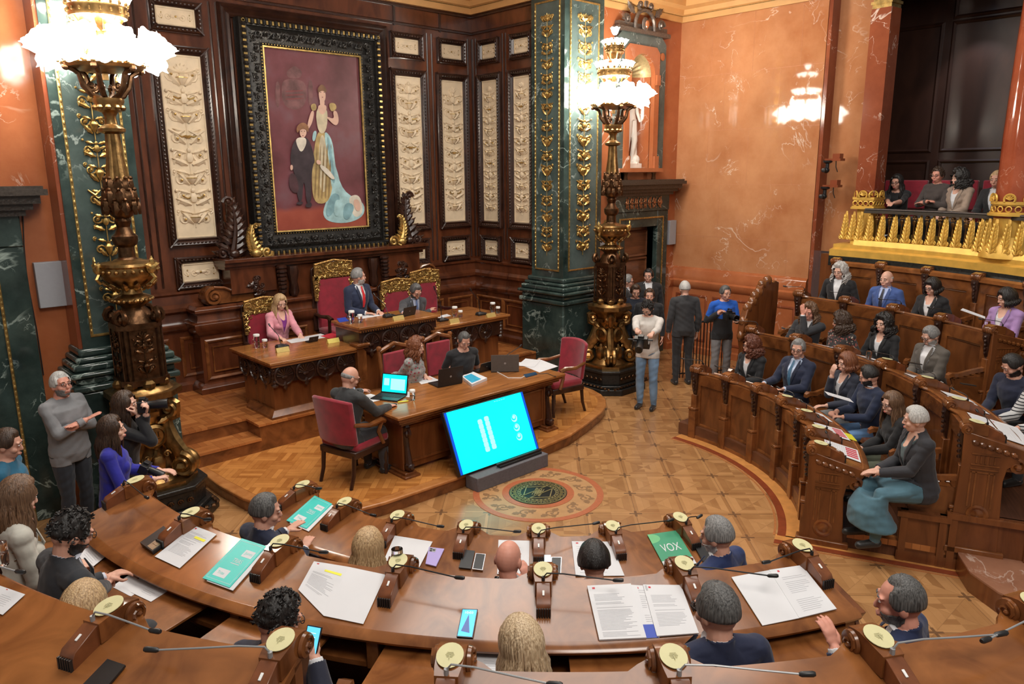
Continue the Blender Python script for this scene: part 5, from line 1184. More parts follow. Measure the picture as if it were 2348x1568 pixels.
    def tulip(M, s):
        g = MB(); n = 30; prof = [(.03, 0), (.055, .03), (.075, .07), (.085, .11), (.105, .15)]; V = []
        for i, (r_, z) in enumerate(prof):
            for j in range(n): a = 2*pi*j/n; k = 1+(.07*cos(a*6) if i == 4 else .04*cos(a*6)); V.append((r_*s*k*cos(a), r_*s*k*sin(a), z*s+(.008*s*cos(a*6) if i == 4 else 0)))
        m_ = len(prof); g.add(V, [(i*n+j, i*n+(j+1) % n, (i+1)*n+(j+1) % n, (i+1)*n+j) for i in range(m_-1) for j in range(n)]+[tuple(range(n-1, -1, -1))]); g.ell((0, 0, .09*s), .05*s, 8, 6)
        r = MB(); r.join(g, M); r.build('glass_shade', GLOBE, t, smooth=60)
    for k in range(12):
        a = 2*pi*k/12; tulip(Matrix.Rotation(a, 4, 'Z') @ Matrix.Translation((.47, 0, 4.74)) @ Matrix.Rotation(.75, 4, 'Y'), 1.15)
        a = 2*pi*(k+.5)/12; tulip(Matrix.Rotation(a, 4, 'Z') @ Matrix.Translation((.38, 0, 4.70)) @ Matrix.Rotation(1.5, 4, 'Y'), 1.1)
    for k in range(8): tulip(Matrix.Rotation(2*pi*k/8, 4, 'Z') @ Matrix.Translation((.23, 0, 5.18)) @ Matrix.Rotation(.2, 4, 'Y'), .72)
    for k in range(6): tulip(Matrix.Rotation(2*pi*k/6, 4, 'Z') @ Matrix.Translation((.13, 0, 5.52)) @ Matrix.Rotation(.25, 4, 'Y'), .62)
    tulip(Matrix.Translation((0, 0, 5.68)), .7)
    return t
LR = lamp_standard('tall ornate bronze lamp standard with lit glass cups, before the right green pillar', 4.0, 2.3, 0)
LL = dup(LR, (-3.36, 2.52, 0), 0, 'nearer ornate bronze lamp standard with dazzling glass cups, at the left')
for i, (lx, ly) in enumerate(((4.0, 2.3), (-3.36, 2.52))):
    l = bpy.data.lights.new('lamp_glow', 'POINT'); l.energy = 400; l.shadow_soft_size = .30; l.color = (1, .93, .82); o = bpy.data.objects.new('lamp_glow', l); COL.objects.link(o); o.location = (lx, ly, 5.0)
# ================================================================ THE GALLERY ON THE RIGHT
ga, gb = -2.2, -48
ug = MB(); ug.arc([(6.56, .5), (6.66, .5), (6.66, 2.25), (6.56, 2.25)], -.7, gb, 2); struct(ug.build('wall_under_gallery', W_FRONT, origin=False))
g0 = MB(); g0.arc([(6.47, 2.08), (6.58, 2.08), (6.58, 2.24), (6.47, 2.24)], ga, gb, 2); gl0 = struct(g0.build('trim_18', plain('black_rail_stone', (.02, .022, .02), .2, 0, .3), origin=False))
g1 = MB(); g1.arc([(6.48, 2.235), (9.3, 2.235), (9.3, 2.42), (6.60, 2.42), (6.60, 2.36), (6.48, 2.34)], ga, gb, 2); g1.arc([(6.60, 2.41), (6.95, 2.41), (6.95, 2.50), (6.63, 2.50)], -5, gb, 2); go = struct(g1.build('trim_19', GOLDP, origin=False)); tag(go, 'golden gallery ledge')
gw = MB(); gw.bb(9.2, 9.35, -7, .6, 2.4, 7.2); struct(gw.build('wall_gallery', W_GALL, origin=False))
gc_ = MB(); gc_.bb(7.3, 9.4, -7, .6, 6.55, 6.65); gc_.bb(7.9, 9.2, .3, .42, 2.3, 6.6); struct(gc_.build('trim_20', W_GALL, origin=False))
gm = MB()
for y0, y1, z0, z1 in ((.25, -.65, 3.95, 6.0), (-.9, -3.9, 3.95, 6.0), (-.9, -3.9, 6.15, 6.5), (.25, -.65, 2.7, 3.7), (-.9, -3.9, 2.7, 3.7), (-4.1, -6.5, 3.95, 6.0)):
    q = MB(); rect_loft(q, 0, abs(y1-y0), z0, z1, [(0, 0), (0, .02), (.03, .05), (.06, .02), (.06, 0)]); gm.join(q, Matrix.Translation((9.2, y0, 0)) @ Matrix.Rotation(-pi/2, 4, 'Z'))
struct(gm.build('trim_21', W_GALL, origin=False))
bs = thing('balustrade', 'golden balustrade of acanthus leaves and berry stems along the gallery', 'balustrade', (0, 0, 0))
r = MB(); r.arc([(6.66, 2.975), (6.80, 2.975), (6.80, 3.005), (6.66, 3.005)], -6, gb, 2); r.build('handrail', plain('rail_black', (.02, .02, .02), .15, .2, .1), bs, bevel=.008)
r = MB(); r.arc([(6.655, 2.985), (6.67, 2.985), (6.67, 3.0), (6.655, 3.0)], -6, gb, 2); r.build('rail_edge', SILVER, bs)
r = MB(); r.arc([(6.64, 2.93), (6.80, 2.93), (6.80, 2.975), (6.64, 2.975)], -6, gb, 2); r.build('under_rail', plain('under_rail_dark', (.05, .04, .03), .4), bs)
def acl(ang, r0=6.68, z=2.50, h=.44):
    q = MB(); q.tube([(0, .0, 0), (0, -.012, h*.35), (0, -.016, h*.7), (0, -.01, h)], [.045, .062, .046, .012], 10, flat=.35, up=(0, 1, 0)); q.tube([(0, -.03, 0), (0, -.045, h*.5), (0, -.03, h)], [.012, .010, .005], 5)
    for s in (-1, 1):
        for k in range(7): leaf(q, s*.010, .0+k*h*.125, .105-.006*k, .016, pi/2-s*(.62-.05*k), -.022, th=.5)
        spiral(q, s*.055, .03, .035, 1.2, pi/2, -s, .012, -.01, n=9)
    M = Matrix.Translation((*pol(r0, ang)[:2], z)) @ Matrix.Rotation(radians(ang-90), 4, 'Z') @ Matrix.Rotation(-.10, 4, 'X')
    r_ = MB(); r_.join(q, M @ Matrix.Rotation(0, 4, 'Z')); return r_
def berry(ang, r0=6.71, z=2.50):
    q = MB(); q.lathe([(.028, 0), (.03, .02), (.012, .04), (.008, .25), (.012, .27), (.026, .30), (.030, .33), (.014, .35)], (0, 0, 0), 8)
    for k in range(3):
        for j in range(5-k): a = 2*pi*j/(5-k); q.ell(((.026-.006*k)*cos(a), (.026-.006*k)*sin(a), .37+.03*k), .015, 6, 4)
    q.ell((0, 0, .455), .013, 6, 4); r_ = MB(); r_.join(q, Matrix.Translation((*pol(r0, ang)[:2], z))); return r_
k = 0; a = -6.8
while a > -47:
    if not (-27.2 < a < -22.6): acl(a).build('acanthus_baluster', GOLDP, bs); berry(a-.85).build('berry_baluster', BRASS, bs)
    a -= 1.7
def crown_base(ang, r0, rad, sq_, z=2.98):
    c = MB(); n = 4 if sq_ else 24; ro = pi/4 if sq_ else 0
    def ring(r1, z0, z1, hollow=True): c.lathe([(r1, z0), (r1, z1)], (0, 0, 0), n)
    f_ = 1.35 if sq_ else 1.0
    for r1, z0, z1 in ((1.30, 0, .03), (1.22, .03, .05), (1.12, .13, .15), (1.20, .15, .19)): c.lathe([(rad*r1*f_, z0), (rad*r1*f_, z1)], (0, 0, 0), n)
    for k in range(16 if not sq_ else 16):
        if sq_:
            s_, j = divmod(k, 4); t = (j-1.5)*rad*.56; v = Vector((t, -rad*1.10, .09)); v.rotate(Matrix.Rotation(s_*pi/2+pi/4, 3, 'Z')); 
            M = Matrix.Translation(v) @ Matrix.Rotation(s_*pi/2+pi/4, 4, 'Z') @ Matrix.Rotation(pi/2, 4, 'X')
        else: a_ = 2*pi*k/16; M = Matrix.Translation((rad*1.12*cos(a_), rad*1.12*sin(a_), .09)) @ Matrix.Rotation(a_+pi/2, 4, 'Z') @ Matrix.Rotation(pi/2, 4, 'X')
        q = MB(); q.tube([(.036*cos(t), .036*sin(t), 0) for t in np.linspace(0, 2*pi, 11)], .009, 5); c.join(q, M)
    m_ = 8
    for k in range(m_):
        a_ = 2*pi*(k+.5)/m_+(pi/8 if sq_ else 0); rr = rad*(1.18 if not sq_ else 1.30); q = MB(); q.tube([(.065*cos(t), 0, .065*sin(t)) for t in np.linspace(-.5, pi+.5, 12)], .014, 5, up=(0, 1, 0))
        for j in range(5): tt_ = .3+2.5*j/4; q.tube([(0, 0, -.01), (.05*cos(tt_), 0, .05*sin(tt_))], [.006, .012], 5)
        c.join(q, Matrix.Translation((rr*cos(a_), rr*sin(a_), .22)) @ Matrix.Rotation(a_+pi/2, 4, 'Z'))
    M = Matrix.Translation((*pol(r0, ang)[:2], z)) @ Matrix.Rotation(radians(ang)+(pi/4 if sq_ else 0), 4, 'Z'); r_ = MB(); r_.join(c, M); return r_
# pilaster beside the long wall and the round column
def column(label, ang, r0, rad, sq_, ztop=6.0):
    t = thing('gallery_column', label, 'column', (0, 0, 0)); x, y, _ = pol(r0, ang); M = Matrix.Translation((x, y, 0)) @ Matrix.Rotation(radians(ang), 4, 'Z')
    s = MB(); q = MB()
    if sq_: q.box((0, 0, (3.0+ztop)/2), (2*rad, 2*rad, ztop-3.0)); 
    else: q.lathe([(rad*1.06, 2.95), (rad*1.02, 3.1), (rad*1.03, 4.0), (rad*.95, 5.2), (rad*.85, ztop)], n=36)
    s.join(q, M); s.build('shaft', M_REDD if sq_ else marble('marble_column', (.26, .05, .02), (.40, .10, .045), (.6, .35, .25), 1.4, .06, .006), t)
    crown_base(ang, r0, rad, sq_).build('crown_base', GOLDP, t)
    q = MB(); q.lathe([(rad*1.5, 2.42), (rad*1.42, 2.55), (rad*1.0, 2.7), (rad*1.05, 2.98)], n=4 if sq_ else 24); s = MB(); s.join(q, M @ Matrix.Rotation(pi/4 if sq_ else 0, 4, 'Z')); s.build('skirt_core', GOLDP, t)
    for k in range(5): 
        da = (k-2)*1.25; acl(ang+da, r0-rad*1.35+.05*abs(k-2), 2.48, .46).build('skirt_leaf', GOLDP, t)
    c = MB(); n = 4 if sq_ else 24; f_ = 1.35 if sq_ else 1
    for r1, z0, z1 in ((1.0, 0, .06), (1.12, .06, .10), (.95, .10, .34), (1.2, .34, .40), (1.05, .40, .62), (1.25, .62, .70), (1.35, .70, .78)): c.lathe([(rad*r1*f_, z0), (rad*r1*f_, z1)], (0, 0, 0), n)
    for k in range(4):
        q = MB()
        for s_ in (-1, 1): q.lathe([(.11, -.1), (.12, .0), (.11, .1)], (0, 0, 0), 14, 0, Matrix.Translation((s_*rad*.95, -rad*.9, .28)) @ Matrix.Rotation(pi/2, 4, 'Y')); spiral(q, s_*rad*1.05, .28, .10, 1.4, 0, s_, .02, -rad*1.25)
        for j in range(5): q.ell(((j-2)*rad*.35, -rad*1.02, .22), (.025, .02, .05), 6, 4)
        c.join(q, Matrix.Rotation(k*pi/2+(pi/4 if sq_ else 0), 4, 'Z'))
    r_ = MB(); r_.join(c, Matrix.Translation((x, y, ztop)) @ Matrix.Rotation(radians(ang)+(pi/4 if sq_ else 0), 4, 'Z')); r_.build('capital', GOLD, t)
    return t
column('square red marble pilaster with gilt capital left of the gallery opening', -5.0, 6.98, .155, True)
column('round polished red marble column with golden crowned base, at the right edge', -24.4, 6.86, .245, False, 6.05)
# narrow marble bay
yb0 = pxl(1988, 300, XM+.25)[1]
bayw = MB(); bayw.bb(XM+.25, XM+.5, yb0, .42, 2.2, 9); struct(bayw.build('wall_bay', M_REDL, origin=False)); bb2 = MB(); bb2.bb(XM-.02, XM+.6, .34, .40, 0, 9.0); bb2.bb(XM+.15, XM+.5, yb0-.12, yb0, 2.2, 9); struct(bb2.build('trim_22', M_REDD, origin=False))
# red seats
for i, (xx, yy_) in enumerate(((8.05, -.75), (8.05, -1.5), (8.05, -2.25), (8.05, -3.0))):
    lb = ('red velvet seat right of the gallery pilaster, behind the woman in black', 'red velvet seat behind the woman in the dark coat', 'red velvet seat behind the beige jacket', 'red velvet seat partly hidden by the round column')[i]
    s = MB(); s.bb(xx, xx+.10, yy_-.34, yy_+.34, 2.95, 3.42); s.bb(xx-.45, xx+.02, yy_-.33, yy_+.33, 2.78, 2.92); o = s.build('gallery_seat', VELVET, bevel=.02); tag(o, lb, 'seat', 'red gallery seats')
# spotlight high in the gallery
sl = MB(); q = pxl(2212, -6, 8.4); sl.lathe([(.04, 0), (.07, .05), (.07, .12), (.05, .14)], tuple(q), 12); so = sl.build('spotlight', BLACK); tag(so, 'small bluish spotlight at the top of the gallery opening', 'lamp'); e_ = MB(); e_.lathe([(.05, -.005), (.05, .0)], (0, 0, 0), 12); e_.build('lens', emit('spot_lens', (.6, .75, 1), 12), so)
l = bpy.data.lights.new('spot_glow', 'SPOT'); l.energy = 60; l.spot_size = 1.3; l.spot_blend = .6; l.color = (.85, .9, 1); lo_ = bpy.data.objects.new('spot_glow', l); COL.objects.link(lo_); lo_.location = (q[0], q[1], q[2]-.05); lo_.rotation_euler = (Vector((9.2, q[1]-.2, 4.2))-Vector(q)).to_track_quat('-Z', 'Y').to_euler()
# two dome cameras on the marble corner
def wallcam(px, py, label):
    p = pxl(px, py, XM-.05); t = thing('wall_camera', label, 'camera', (p[0], p[1], p[2]), 0, 'black cameras on the marble corner')
    b = MB(); b.bb(-.12, .06, -.16, .10, .02, .06); b.bb(-.02, .12, -.10, .02, .03, .14); b.build('bracket', M_REDD, t); 
    c = MB(); c.lathe([(.04, -.02), (.075, .0), (.08, .03)], (-.10, .06, 0), 14); c.tube([(-.10, .06, 0), (-.10, .06, -.10)], .03, 8); c.ell((-.11, .07, -.13), (.055, .055, .05), 12, 8); c.build('housing', BLACK, t)
    d = MB(); d.lathe([(.035, 0), (.035, .05), (.02, .055)], (0, 0, 0), 12, 0, Matrix.Translation((-.15, .08, -.13)) @ Matrix.Rotation(-pi/2, 4, 'Y')); d.build('lens', BLACK, t)
    e = MB(); e.tube([(-.03, -.05, .02), (-.04, -.06, -.08), (-.01, -.08, -.16)], .008, 5); e.build('cable', BLACK, t)
wallcam(1912, 372, 'upper black camera on the marble corner left of the gallery'); wallcam(1906, 432, 'lower black camera on the marble corner left of the gallery')
# ================================================================ PEOPLE
def V3(*a): return np.array(a, float)
def rotx(a): c, s = cos(a), sin(a); return np.array([[1, 0, 0], [0, c, -s], [0, s, c]])
def roty(a): c, s = cos(a), sin(a); return np.array([[c, 0, s], [0, 1, 0], [-s, 0, c]])
def rotz(a): c, s = cos(a), sin(a); return np.array([[c, -s, 0], [s, c, 0], [0, 0, 1]])
def loft(mb, rings, n=14):
    """rings of (centre, half width, half depth, rotation matrix)"""
    V = []
    for c, hx, hy, Rm in rings:
        for j in range(n): t = 2*pi*j/n; V.append(tuple(np.array(c)+Rm @ V3(hx*cos(t), hy*sin(t), 0)))
    k = len(rings); mb.add(V, [(i*n+j, i*n+(j+1) % n, (i+1)*n+(j+1) % n, (i+1)*n+j) for i in range(k-1) for j in range(n)]+[tuple(range(n-1, -1, -1)), tuple(range((k-1)*n, k*n))])
def limb(mb, a, b, ra, rb, bulge=0, n=10):
    P = [a+(b-a)*t for t in (0, .33, .66, 1)]; mb.tube(P, [ra, ra+(rb-ra)*.33+bulge, ra+(rb-ra)*.66+bulge*.6, rb], n); mb.ell(a, ra, 10, 6); mb.ell(b, rb, 10, 6)
def remesh(mb, vox):
    me = bpy.data.meshes.new('tmp'); me.from_pydata([tuple(v) for v in mb.v], [], mb.f); o = bpy.data.objects.new('tmp', me); COL.objects.link(o)
    md = o.modifiers.new('r', 'REMESH'); md.mode = 'VOXEL'; md.voxel_size = vox; md.use_smooth_shade = True
    dg = bpy.context.evaluated_depsgraph_get(); ev = o.evaluated_get(dg); m2 = ev.to_mesh()
    V = np.empty(len(m2.vertices)*3); m2.vertices.foreach_get('co', V); V = V.reshape(-1, 3).copy()
    F = np.array([tuple(p.vertices) if len(p.vertices) == 4 else tuple(p.vertices)+(p.vertices[-1],) for p in m2.polygons]); ev.to_mesh_clear()
    bpy.data.objects.remove(o); bpy.data.meshes.remove(me); return V, F
def vnormals(V, F):
    n = np.cross(V[F[:, 2]]-V[F[:, 0]], V[F[:, 3]]-V[F[:, 1]]); N_ = np.zeros_like(V)
    for k in range(4): np.add.at(N_, F[:, k], n)
    return N_/(np.linalg.norm(N_, axis=1, keepdims=True)+1e-9)
def smooth_mesh(V, F, it, w):
    e = np.vstack([F[:, [0, 1]], F[:, [1, 2]], F[:, [2, 3]], F[:, [3, 0]]]); cnt = np.zeros(len(V)); np.add.at(cnt, e[:, 0], 1); np.add.at(cnt, e[:, 1], 1)
    for _ in range(it):
        s = np.zeros_like(V); np.add.at(s, e[:, 0], V[e[:, 1]]); np.add.at(s, e[:, 1], V[e[:, 0]]); V = V+w[:, None]*(s/cnt[:, None]-V)
    return V
def seg_d(P, a, b):
    d = b-a; t = np.clip(((P-a) @ d)/(d @ d+1e-9), 0, 1); return np.linalg.norm(P-(a+t[:, None]*d), axis=1), t
def raw_obj(name, V, F, mats, mi=None, parent=None):
    me = bpy.data.meshes.new(name); me.vertices.add(len(V)); me.vertices.foreach_set('co', np.asarray(V, np.float32).ravel())
    tot = np.array([len(set(f)) if len(f) == 4 and f[3] == f[2] else len(f) for f in F]) if not isinstance(F, np.ndarray) else None
    if isinstance(F, np.ndarray):
        me.loops.add(F.size); me.loops.foreach_set('vertex_index', F.ravel().astype(np.int32)); me.polygons.add(len(F)); me.polygons.foreach_set('loop_start', np.arange(len(F), dtype=np.int32)*4)
    me.update(calc_edges=True); me.validate()
    for m_ in (mats if isinstance(mats, list) else [mats]): me.materials.append(m_)
    if mi is not None and len(me.polygons) == len(mi): me.polygons.foreach_set('material_index', np.asarray(mi, np.int32))
    me.polygons.foreach_set('use_smooth', [True]*len(me.polygons)); o = bpy.data.objects.new(name, me); COL.objects.link(o); o.parent = parent; return o
def shell_obj(name, V, F, N_, mask, off, mat_, parent, wr=0.0, seed=0):
    f = F[mask]
    if len(f) < 8: return None
    u, inv = np.unique(f.ravel(), return_inverse=True); P = V[u]+N_[u]*off
    if wr:
        q = V[u]; s = seed*1.7
        w_ = np.sin(q[:, 0]*31+q[:, 2]*17+s+2*np.sin(q[:, 1]*19))*np.sin(q[:, 2]*43-q[:, 1]*27+s)+.5*np.sin(q[:, 2]*71+q[:, 0]*53+s); P = P+N_[u]*(w_*wr)[:, None]
    o = raw_obj(name, P, inv.reshape(-1, 4), mat_, None, parent)
    sd = o.modifiers.new('hem', 'SOLIDIFY'); sd.thickness = off+.004; sd.offset = -1; return o
SKINS = [plain('skin_%d' % i, c, .5, 0, .06, 25, 0, 0, .4) for i, c in enumerate(((.62, .33, .24), (.70, .41, .31), (.50, .25, .17), (.66, .30, .22)))]
for m_ in SKINS: m_.node_tree.nodes['Principled BSDF'].inputs['Subsurface Weight'].default_value = .12; m_.node_tree.nodes['Principled BSDF'].inputs['Subsurface Radius'].default_value = (.01, .004, .002)
LIP = plain('lips', (.45, .11, .10), .45, 0, 0); EYEW = plain('eye_white', (.75, .72, .70), .25, 0, 0); EYED = plain('eye_dark', (.03, .018, .012), .15, 0, 0)
HAIRC = {}
def hairmat(k):
    if k in HAIRC: return HAIRC[k]
    c0, c1 = dict(black=((.006, .005, .005), (.025, .02, .018)), brown=((.02, .010, .006), (.075, .038, .02)), auburn=((.06, .014, .008), (.18, .055, .025)), red=((.10, .028, .012), (.26, .09, .035)), blonde=((.26, .15, .07), (.72, .50, .27)),
                  lblonde=((.30, .19, .10), (.80, .62, .40)), dblonde=((.13, .07, .035), (.38, .23, .12)), grey=((.10, .10, .10), (.32, .31, .30)), silver=((.30, .29, .28), (.66, .64, .61)), dgrey=((.03, .03, .03), (.15, .145, .14)), lbrown=((.07, .036, .02), (.22, .12, .065)))[k]
    m, nt, b = new_mat('hair_'+k); L = nt.links; tc = N(nt, 'ShaderNodeTexCoord'); mp = N(nt, 'ShaderNodeMapping'); mp.inputs['Scale'].default_value = (150, 150, 4); L.new(tc.outputs['Object'], mp.inputs[0])
    n = N(nt, 'ShaderNodeTexNoise'); n.inputs['Scale'].default_value = 1; n.inputs['Detail'].default_value = 4; L.new(mp.outputs[0], n.inputs['Vector']); r = ramp(nt, n.outputs[0], [(.3, c0), (.7, c1)]); L.new(r.outputs[0], b.inputs['Base Color'])
    b.inputs['Roughness'].default_value = .42; bump(nt, n.outputs[0], b, .5, .01); HAIRC[k] = m; return m
CL = {}
def cloth(col, rough=.8, pat=None):
    k = (tuple(col), rough, pat)
    if k in CL: return CL[k]
    m, nt, b = new_mat('cloth_%d' % len(CL)); L = nt.links; tc = N(nt, 'ShaderNodeTexCoord'); n = N(nt, 'ShaderNodeTexNoise'); n.inputs['Scale'].default_value = 7; n.inputs['Detail'].default_value = 5; L.new(tc.outputs['Object'], n.inputs['Vector'])
    b.inputs['Roughness'].default_value = rough; b.inputs['Sheen Weight'].default_value = .15
    r = ramp(nt, n.outputs[0], [(.3, tuple(c*.86 for c in col)), (.7, tuple(min(1, c*1.12) for c in col))]); out = r.outputs[0]
    if pat == 'floral' or pat == 'flowers':
        v = N(nt, 'ShaderNodeTexVoronoi'); v.inputs['Scale'].default_value = 26 if pat == 'floral' else 34; L.new(tc.outputs['Object'], v.inputs['Vector']); rr = ramp(nt, v.outputs['Distance'], [(.30, (1, 1, 1)), (.40, (0, 0, 0))])
        vc = ramp(nt, v.outputs['Color'], [(.3, (.30, .06, .08)), (.5, (.10, .16, .14)), (.7, (.45, .35, .30))], 'CONSTANT') if pat == 'floral' else ramp(nt, v.outputs['Color'], [(.3, (.40, .10, .08)), (.5, (.5, .42, .33)), (.7, (.08, .07, .06))], 'CONSTANT')
        mx = N(nt, 'ShaderNodeMix', data_type='RGBA'); L.new(rr.outputs[0], mx.inputs[0]); L.new(out, mx.inputs[6]); L.new(vc.outputs[0], mx.inputs[7]); out = mx.outputs[2]
    elif pat == 'stripe':
        sx_ = N(nt, 'ShaderNodeSeparateXYZ'); L.new(tc.outputs['Object'], sx_.inputs[0]); mu = N(nt, 'ShaderNodeMath', operation='SINE'); m1 = N(nt, 'ShaderNodeMath', operation='MULTIPLY'); L.new(sx_.outputs[2], m1.inputs[0]); m1.inputs[1].default_value = 190; L.new(m1.outputs[0], mu.inputs[0])
        rr = ramp(nt, mu.outputs[0], [(.5, (.55, .55, .55)), (.55, (.02, .02, .025))], 'CONSTANT'); out = rr.outputs[0]
    elif pat == 'jeans':
        n2 = N(nt, 'ShaderNodeTexNoise'); n2.inputs['Scale'].default_value = 3; L.new(tc.outputs['Object'], n2.inputs['Vector']); rr = ramp(nt, n2.outputs[0], [(.35, tuple(c*.7 for c in col)), (.65, tuple(min(1, c*1.5) for c in col))]); out = rr.outputs[0]
    L.new(out, b.inputs['Base Color']); bump(nt, n.outputs[0], b, .35, .02); CL[k] = m; return m
def head_dir_r(d):
    """skull radius in a direction, head-local"""
    return 1/np.sqrt((d[..., 0]/.078)**2+(d[..., 1]/.098)**2+(d[..., 2]/.112)**2)
def hair_obj(style, mk, Hc, Rh, parent, seed, body_scale=1.0):
    rn = np.random.RandomState(seed); nA, nB = 48, 30; V = []; keep = []
    th = dict(short=.014, bald=.006, buzz=.006, curly=.012, bob=.03, long=.024, mane=.04, wavy=.04, grey_short=.02, big=.045, receding=.012, thick=.026)[style]
    ph = np.linspace(0, 2*pi, nA, endpoint=False); ze = np.linspace(-1, 1, nB)
    A, B = np.meshgrid(ph, ze*pi/2); d = np.stack([np.cos(B)*np.sin(A), np.cos(B)*np.cos(A), np.sin(B)], -1)     # y forward
    x, y, z = d[..., 0], d[..., 1], d[..., 2]
    front = {'bald': 9, 'receding': .82, 'buzz': .72, 'short': .66, 'thick': .60, 'curly': .64, 'bob': .50, 'long': .62, 'mane': .6, 'wavy': .64, 'grey_short': .60, 'big': .55}[style]
    low = {'bald': -.35, 'receding': -.40, 'buzz': -.38, 'short': -.42, 'thick': -.50, 'curly': -.45, 'bob': -.75, 'long': -.75, 'mane': -.6, 'wavy': -.62, 'grey_short': -.40, 'big': -.75}[style]
    side = .42 if style in ('bob', 'long', 'mane', 'wavy', 'big') else .50
    hl = np.where(y > 0, front+(low-front)*np.clip((np.abs(x)-side)/.42, 0, 1) - .0, low)           # hairline height by direction
    hl = np.where((y > -.1) & (y <= .0), np.minimum(hl, -.15), hl); m = z-hl
    if style == 'bald': m = np.minimum(np.where(y > .25, -.3, .3), np.minimum(.32-z, z-low)+.0)
    if style == 'receding': m = np.where((y > .15) & (np.abs(x) < .45) & (z > .2), np.minimum(m, .55-y-.0), m)
    t_ = np.clip(m/.22, 0, 1); t_ = t_*t_*(3-2*t_)
    nz = np.sin(A*9+seed)*np.sin(B*7+seed)+.5*np.sin(A*23+B*11+seed); stre = np.sin(A*31+2*np.sin(B*3+seed))
    amp = {'curly': .5, 'big': .45, 'wavy': .32, 'mane': .3}.get(style, .14); r = head_dir_r(d)*1.0+th*t_*(1+amp*nz*.5+.10*stre)-.004*(1-t_)
    if style in ('curly', 'big', 'wavy'): r += t_*th*.28*rn.randn(*r.shape)*.8
    P = d*r[..., None]+V3(0, -.008, .012); P = P.reshape(-1, 3) @ Rh.T+Hc
    F = []
    kk = (m > -.02)
    for i in range(nB-1):
        for j in range(nA):
            q = [(i, j), (i, (j+1) % nA), (i+1, (j+1) % nA), (i+1, j)]
            if sum(kk[a] for a in q) >= 3: F.append([a*nA+b_ for a, b_ in q])
    o = raw_obj('hair', P, np.array(F), hairmat(mk), None, parent)
    if style in ('short', 'thick', 'grey_short', 'curly', 'wavy', 'big', 'long', 'bob', 'mane'): s_ = o.modifiers.new('s', 'SUBSURF'); s_.levels = 1; s_.render_levels = 1
    lk = MB()
    if style in ('long', 'bob', 'mane', 'wavy', 'big'):
        Ln, nL, rad, wv = {'long': (.30, 110, .011, .008), 'bob': (.07, 70, .012, .004), 'mane': (.11, 70, .014, .012), 'wavy': (.16, 90, .014, .022), 'big': (.13, 120, .018, .028)}[style]
        for k in range(nL):
            a = rn.uniform(.95, 2*pi-.95) if style != 'bob' else rn.uniform(.9, 2*pi-.9); tilt = rn.uniform(.3, .9); pts = []; u = rn.uniform(0, 6)
            n0, n1 = 4, 5
            for i in range(n0):
                b_ = tilt+(-.35-tilt)*i/(n0-1); dd = V3(cos(b_)*sin(a), cos(b_)*cos(a), sin(b_)); pts.append(dd*(head_dir_r(dd)+th*.75)+V3(0, -.008, .012))
            e = pts[-1]; L_ = Ln*rn.uniform(.8, 1.12); back = max(0, -cos(a))
            W_ = [Rh @ p for p in pts]
            e = W_[-1]
            for i in range(1, n1+1):
                tt = i/n1; out = Rh @ V3(sin(a), cos(a), 0); W_.append(e+V3(0, 0, -L_*tt)+out*(.018*sin(tt*pi)*(1+back))+V3(wv*sin(tt*9+u), wv*cos(tt*8+u), 0))
            rr = [rad*.8]*n0+[rad*(1.05-.6*(i/n1)) for i in range(1, n1+1)]
            lk.tube([w_+Hc for w_ in W_], rr, 5)
        lo = lk.build('hair_lock', hairmat(mk), parent, smooth=80); lo['kind'] = 'stuff'
    elif style == 'curly':
        for k in range(420):
            a, b_ = rn.uniform(0, 2*pi), rn.uniform(-.45, 1.5); dd = V3(cos(b_)*sin(a), cos(b_)*cos(a), sin(b_))
            if dd[2] < (front+(low-front)*min(1, max(0, (abs(dd[0])-side)/.42)) if dd[1] > 0 else low)+.05: continue
            if rn.rand() < .25: continue
            p = dd*(head_dir_r(dd)+th)+V3(0, -.008, .012); c_ = Rh @ p+Hc; u = rn.randn(3)*.006; w_ = rn.randn(3)*.006; lk.tube([c_-u, c_+w_, c_+u, c_+u-w_*.6], [.0035, .005, .0045, .0025], 4)
        lo = lk.build('hair_curl', hairmat(mk), parent, smooth=80); lo['kind'] = 'stuff'
    return o
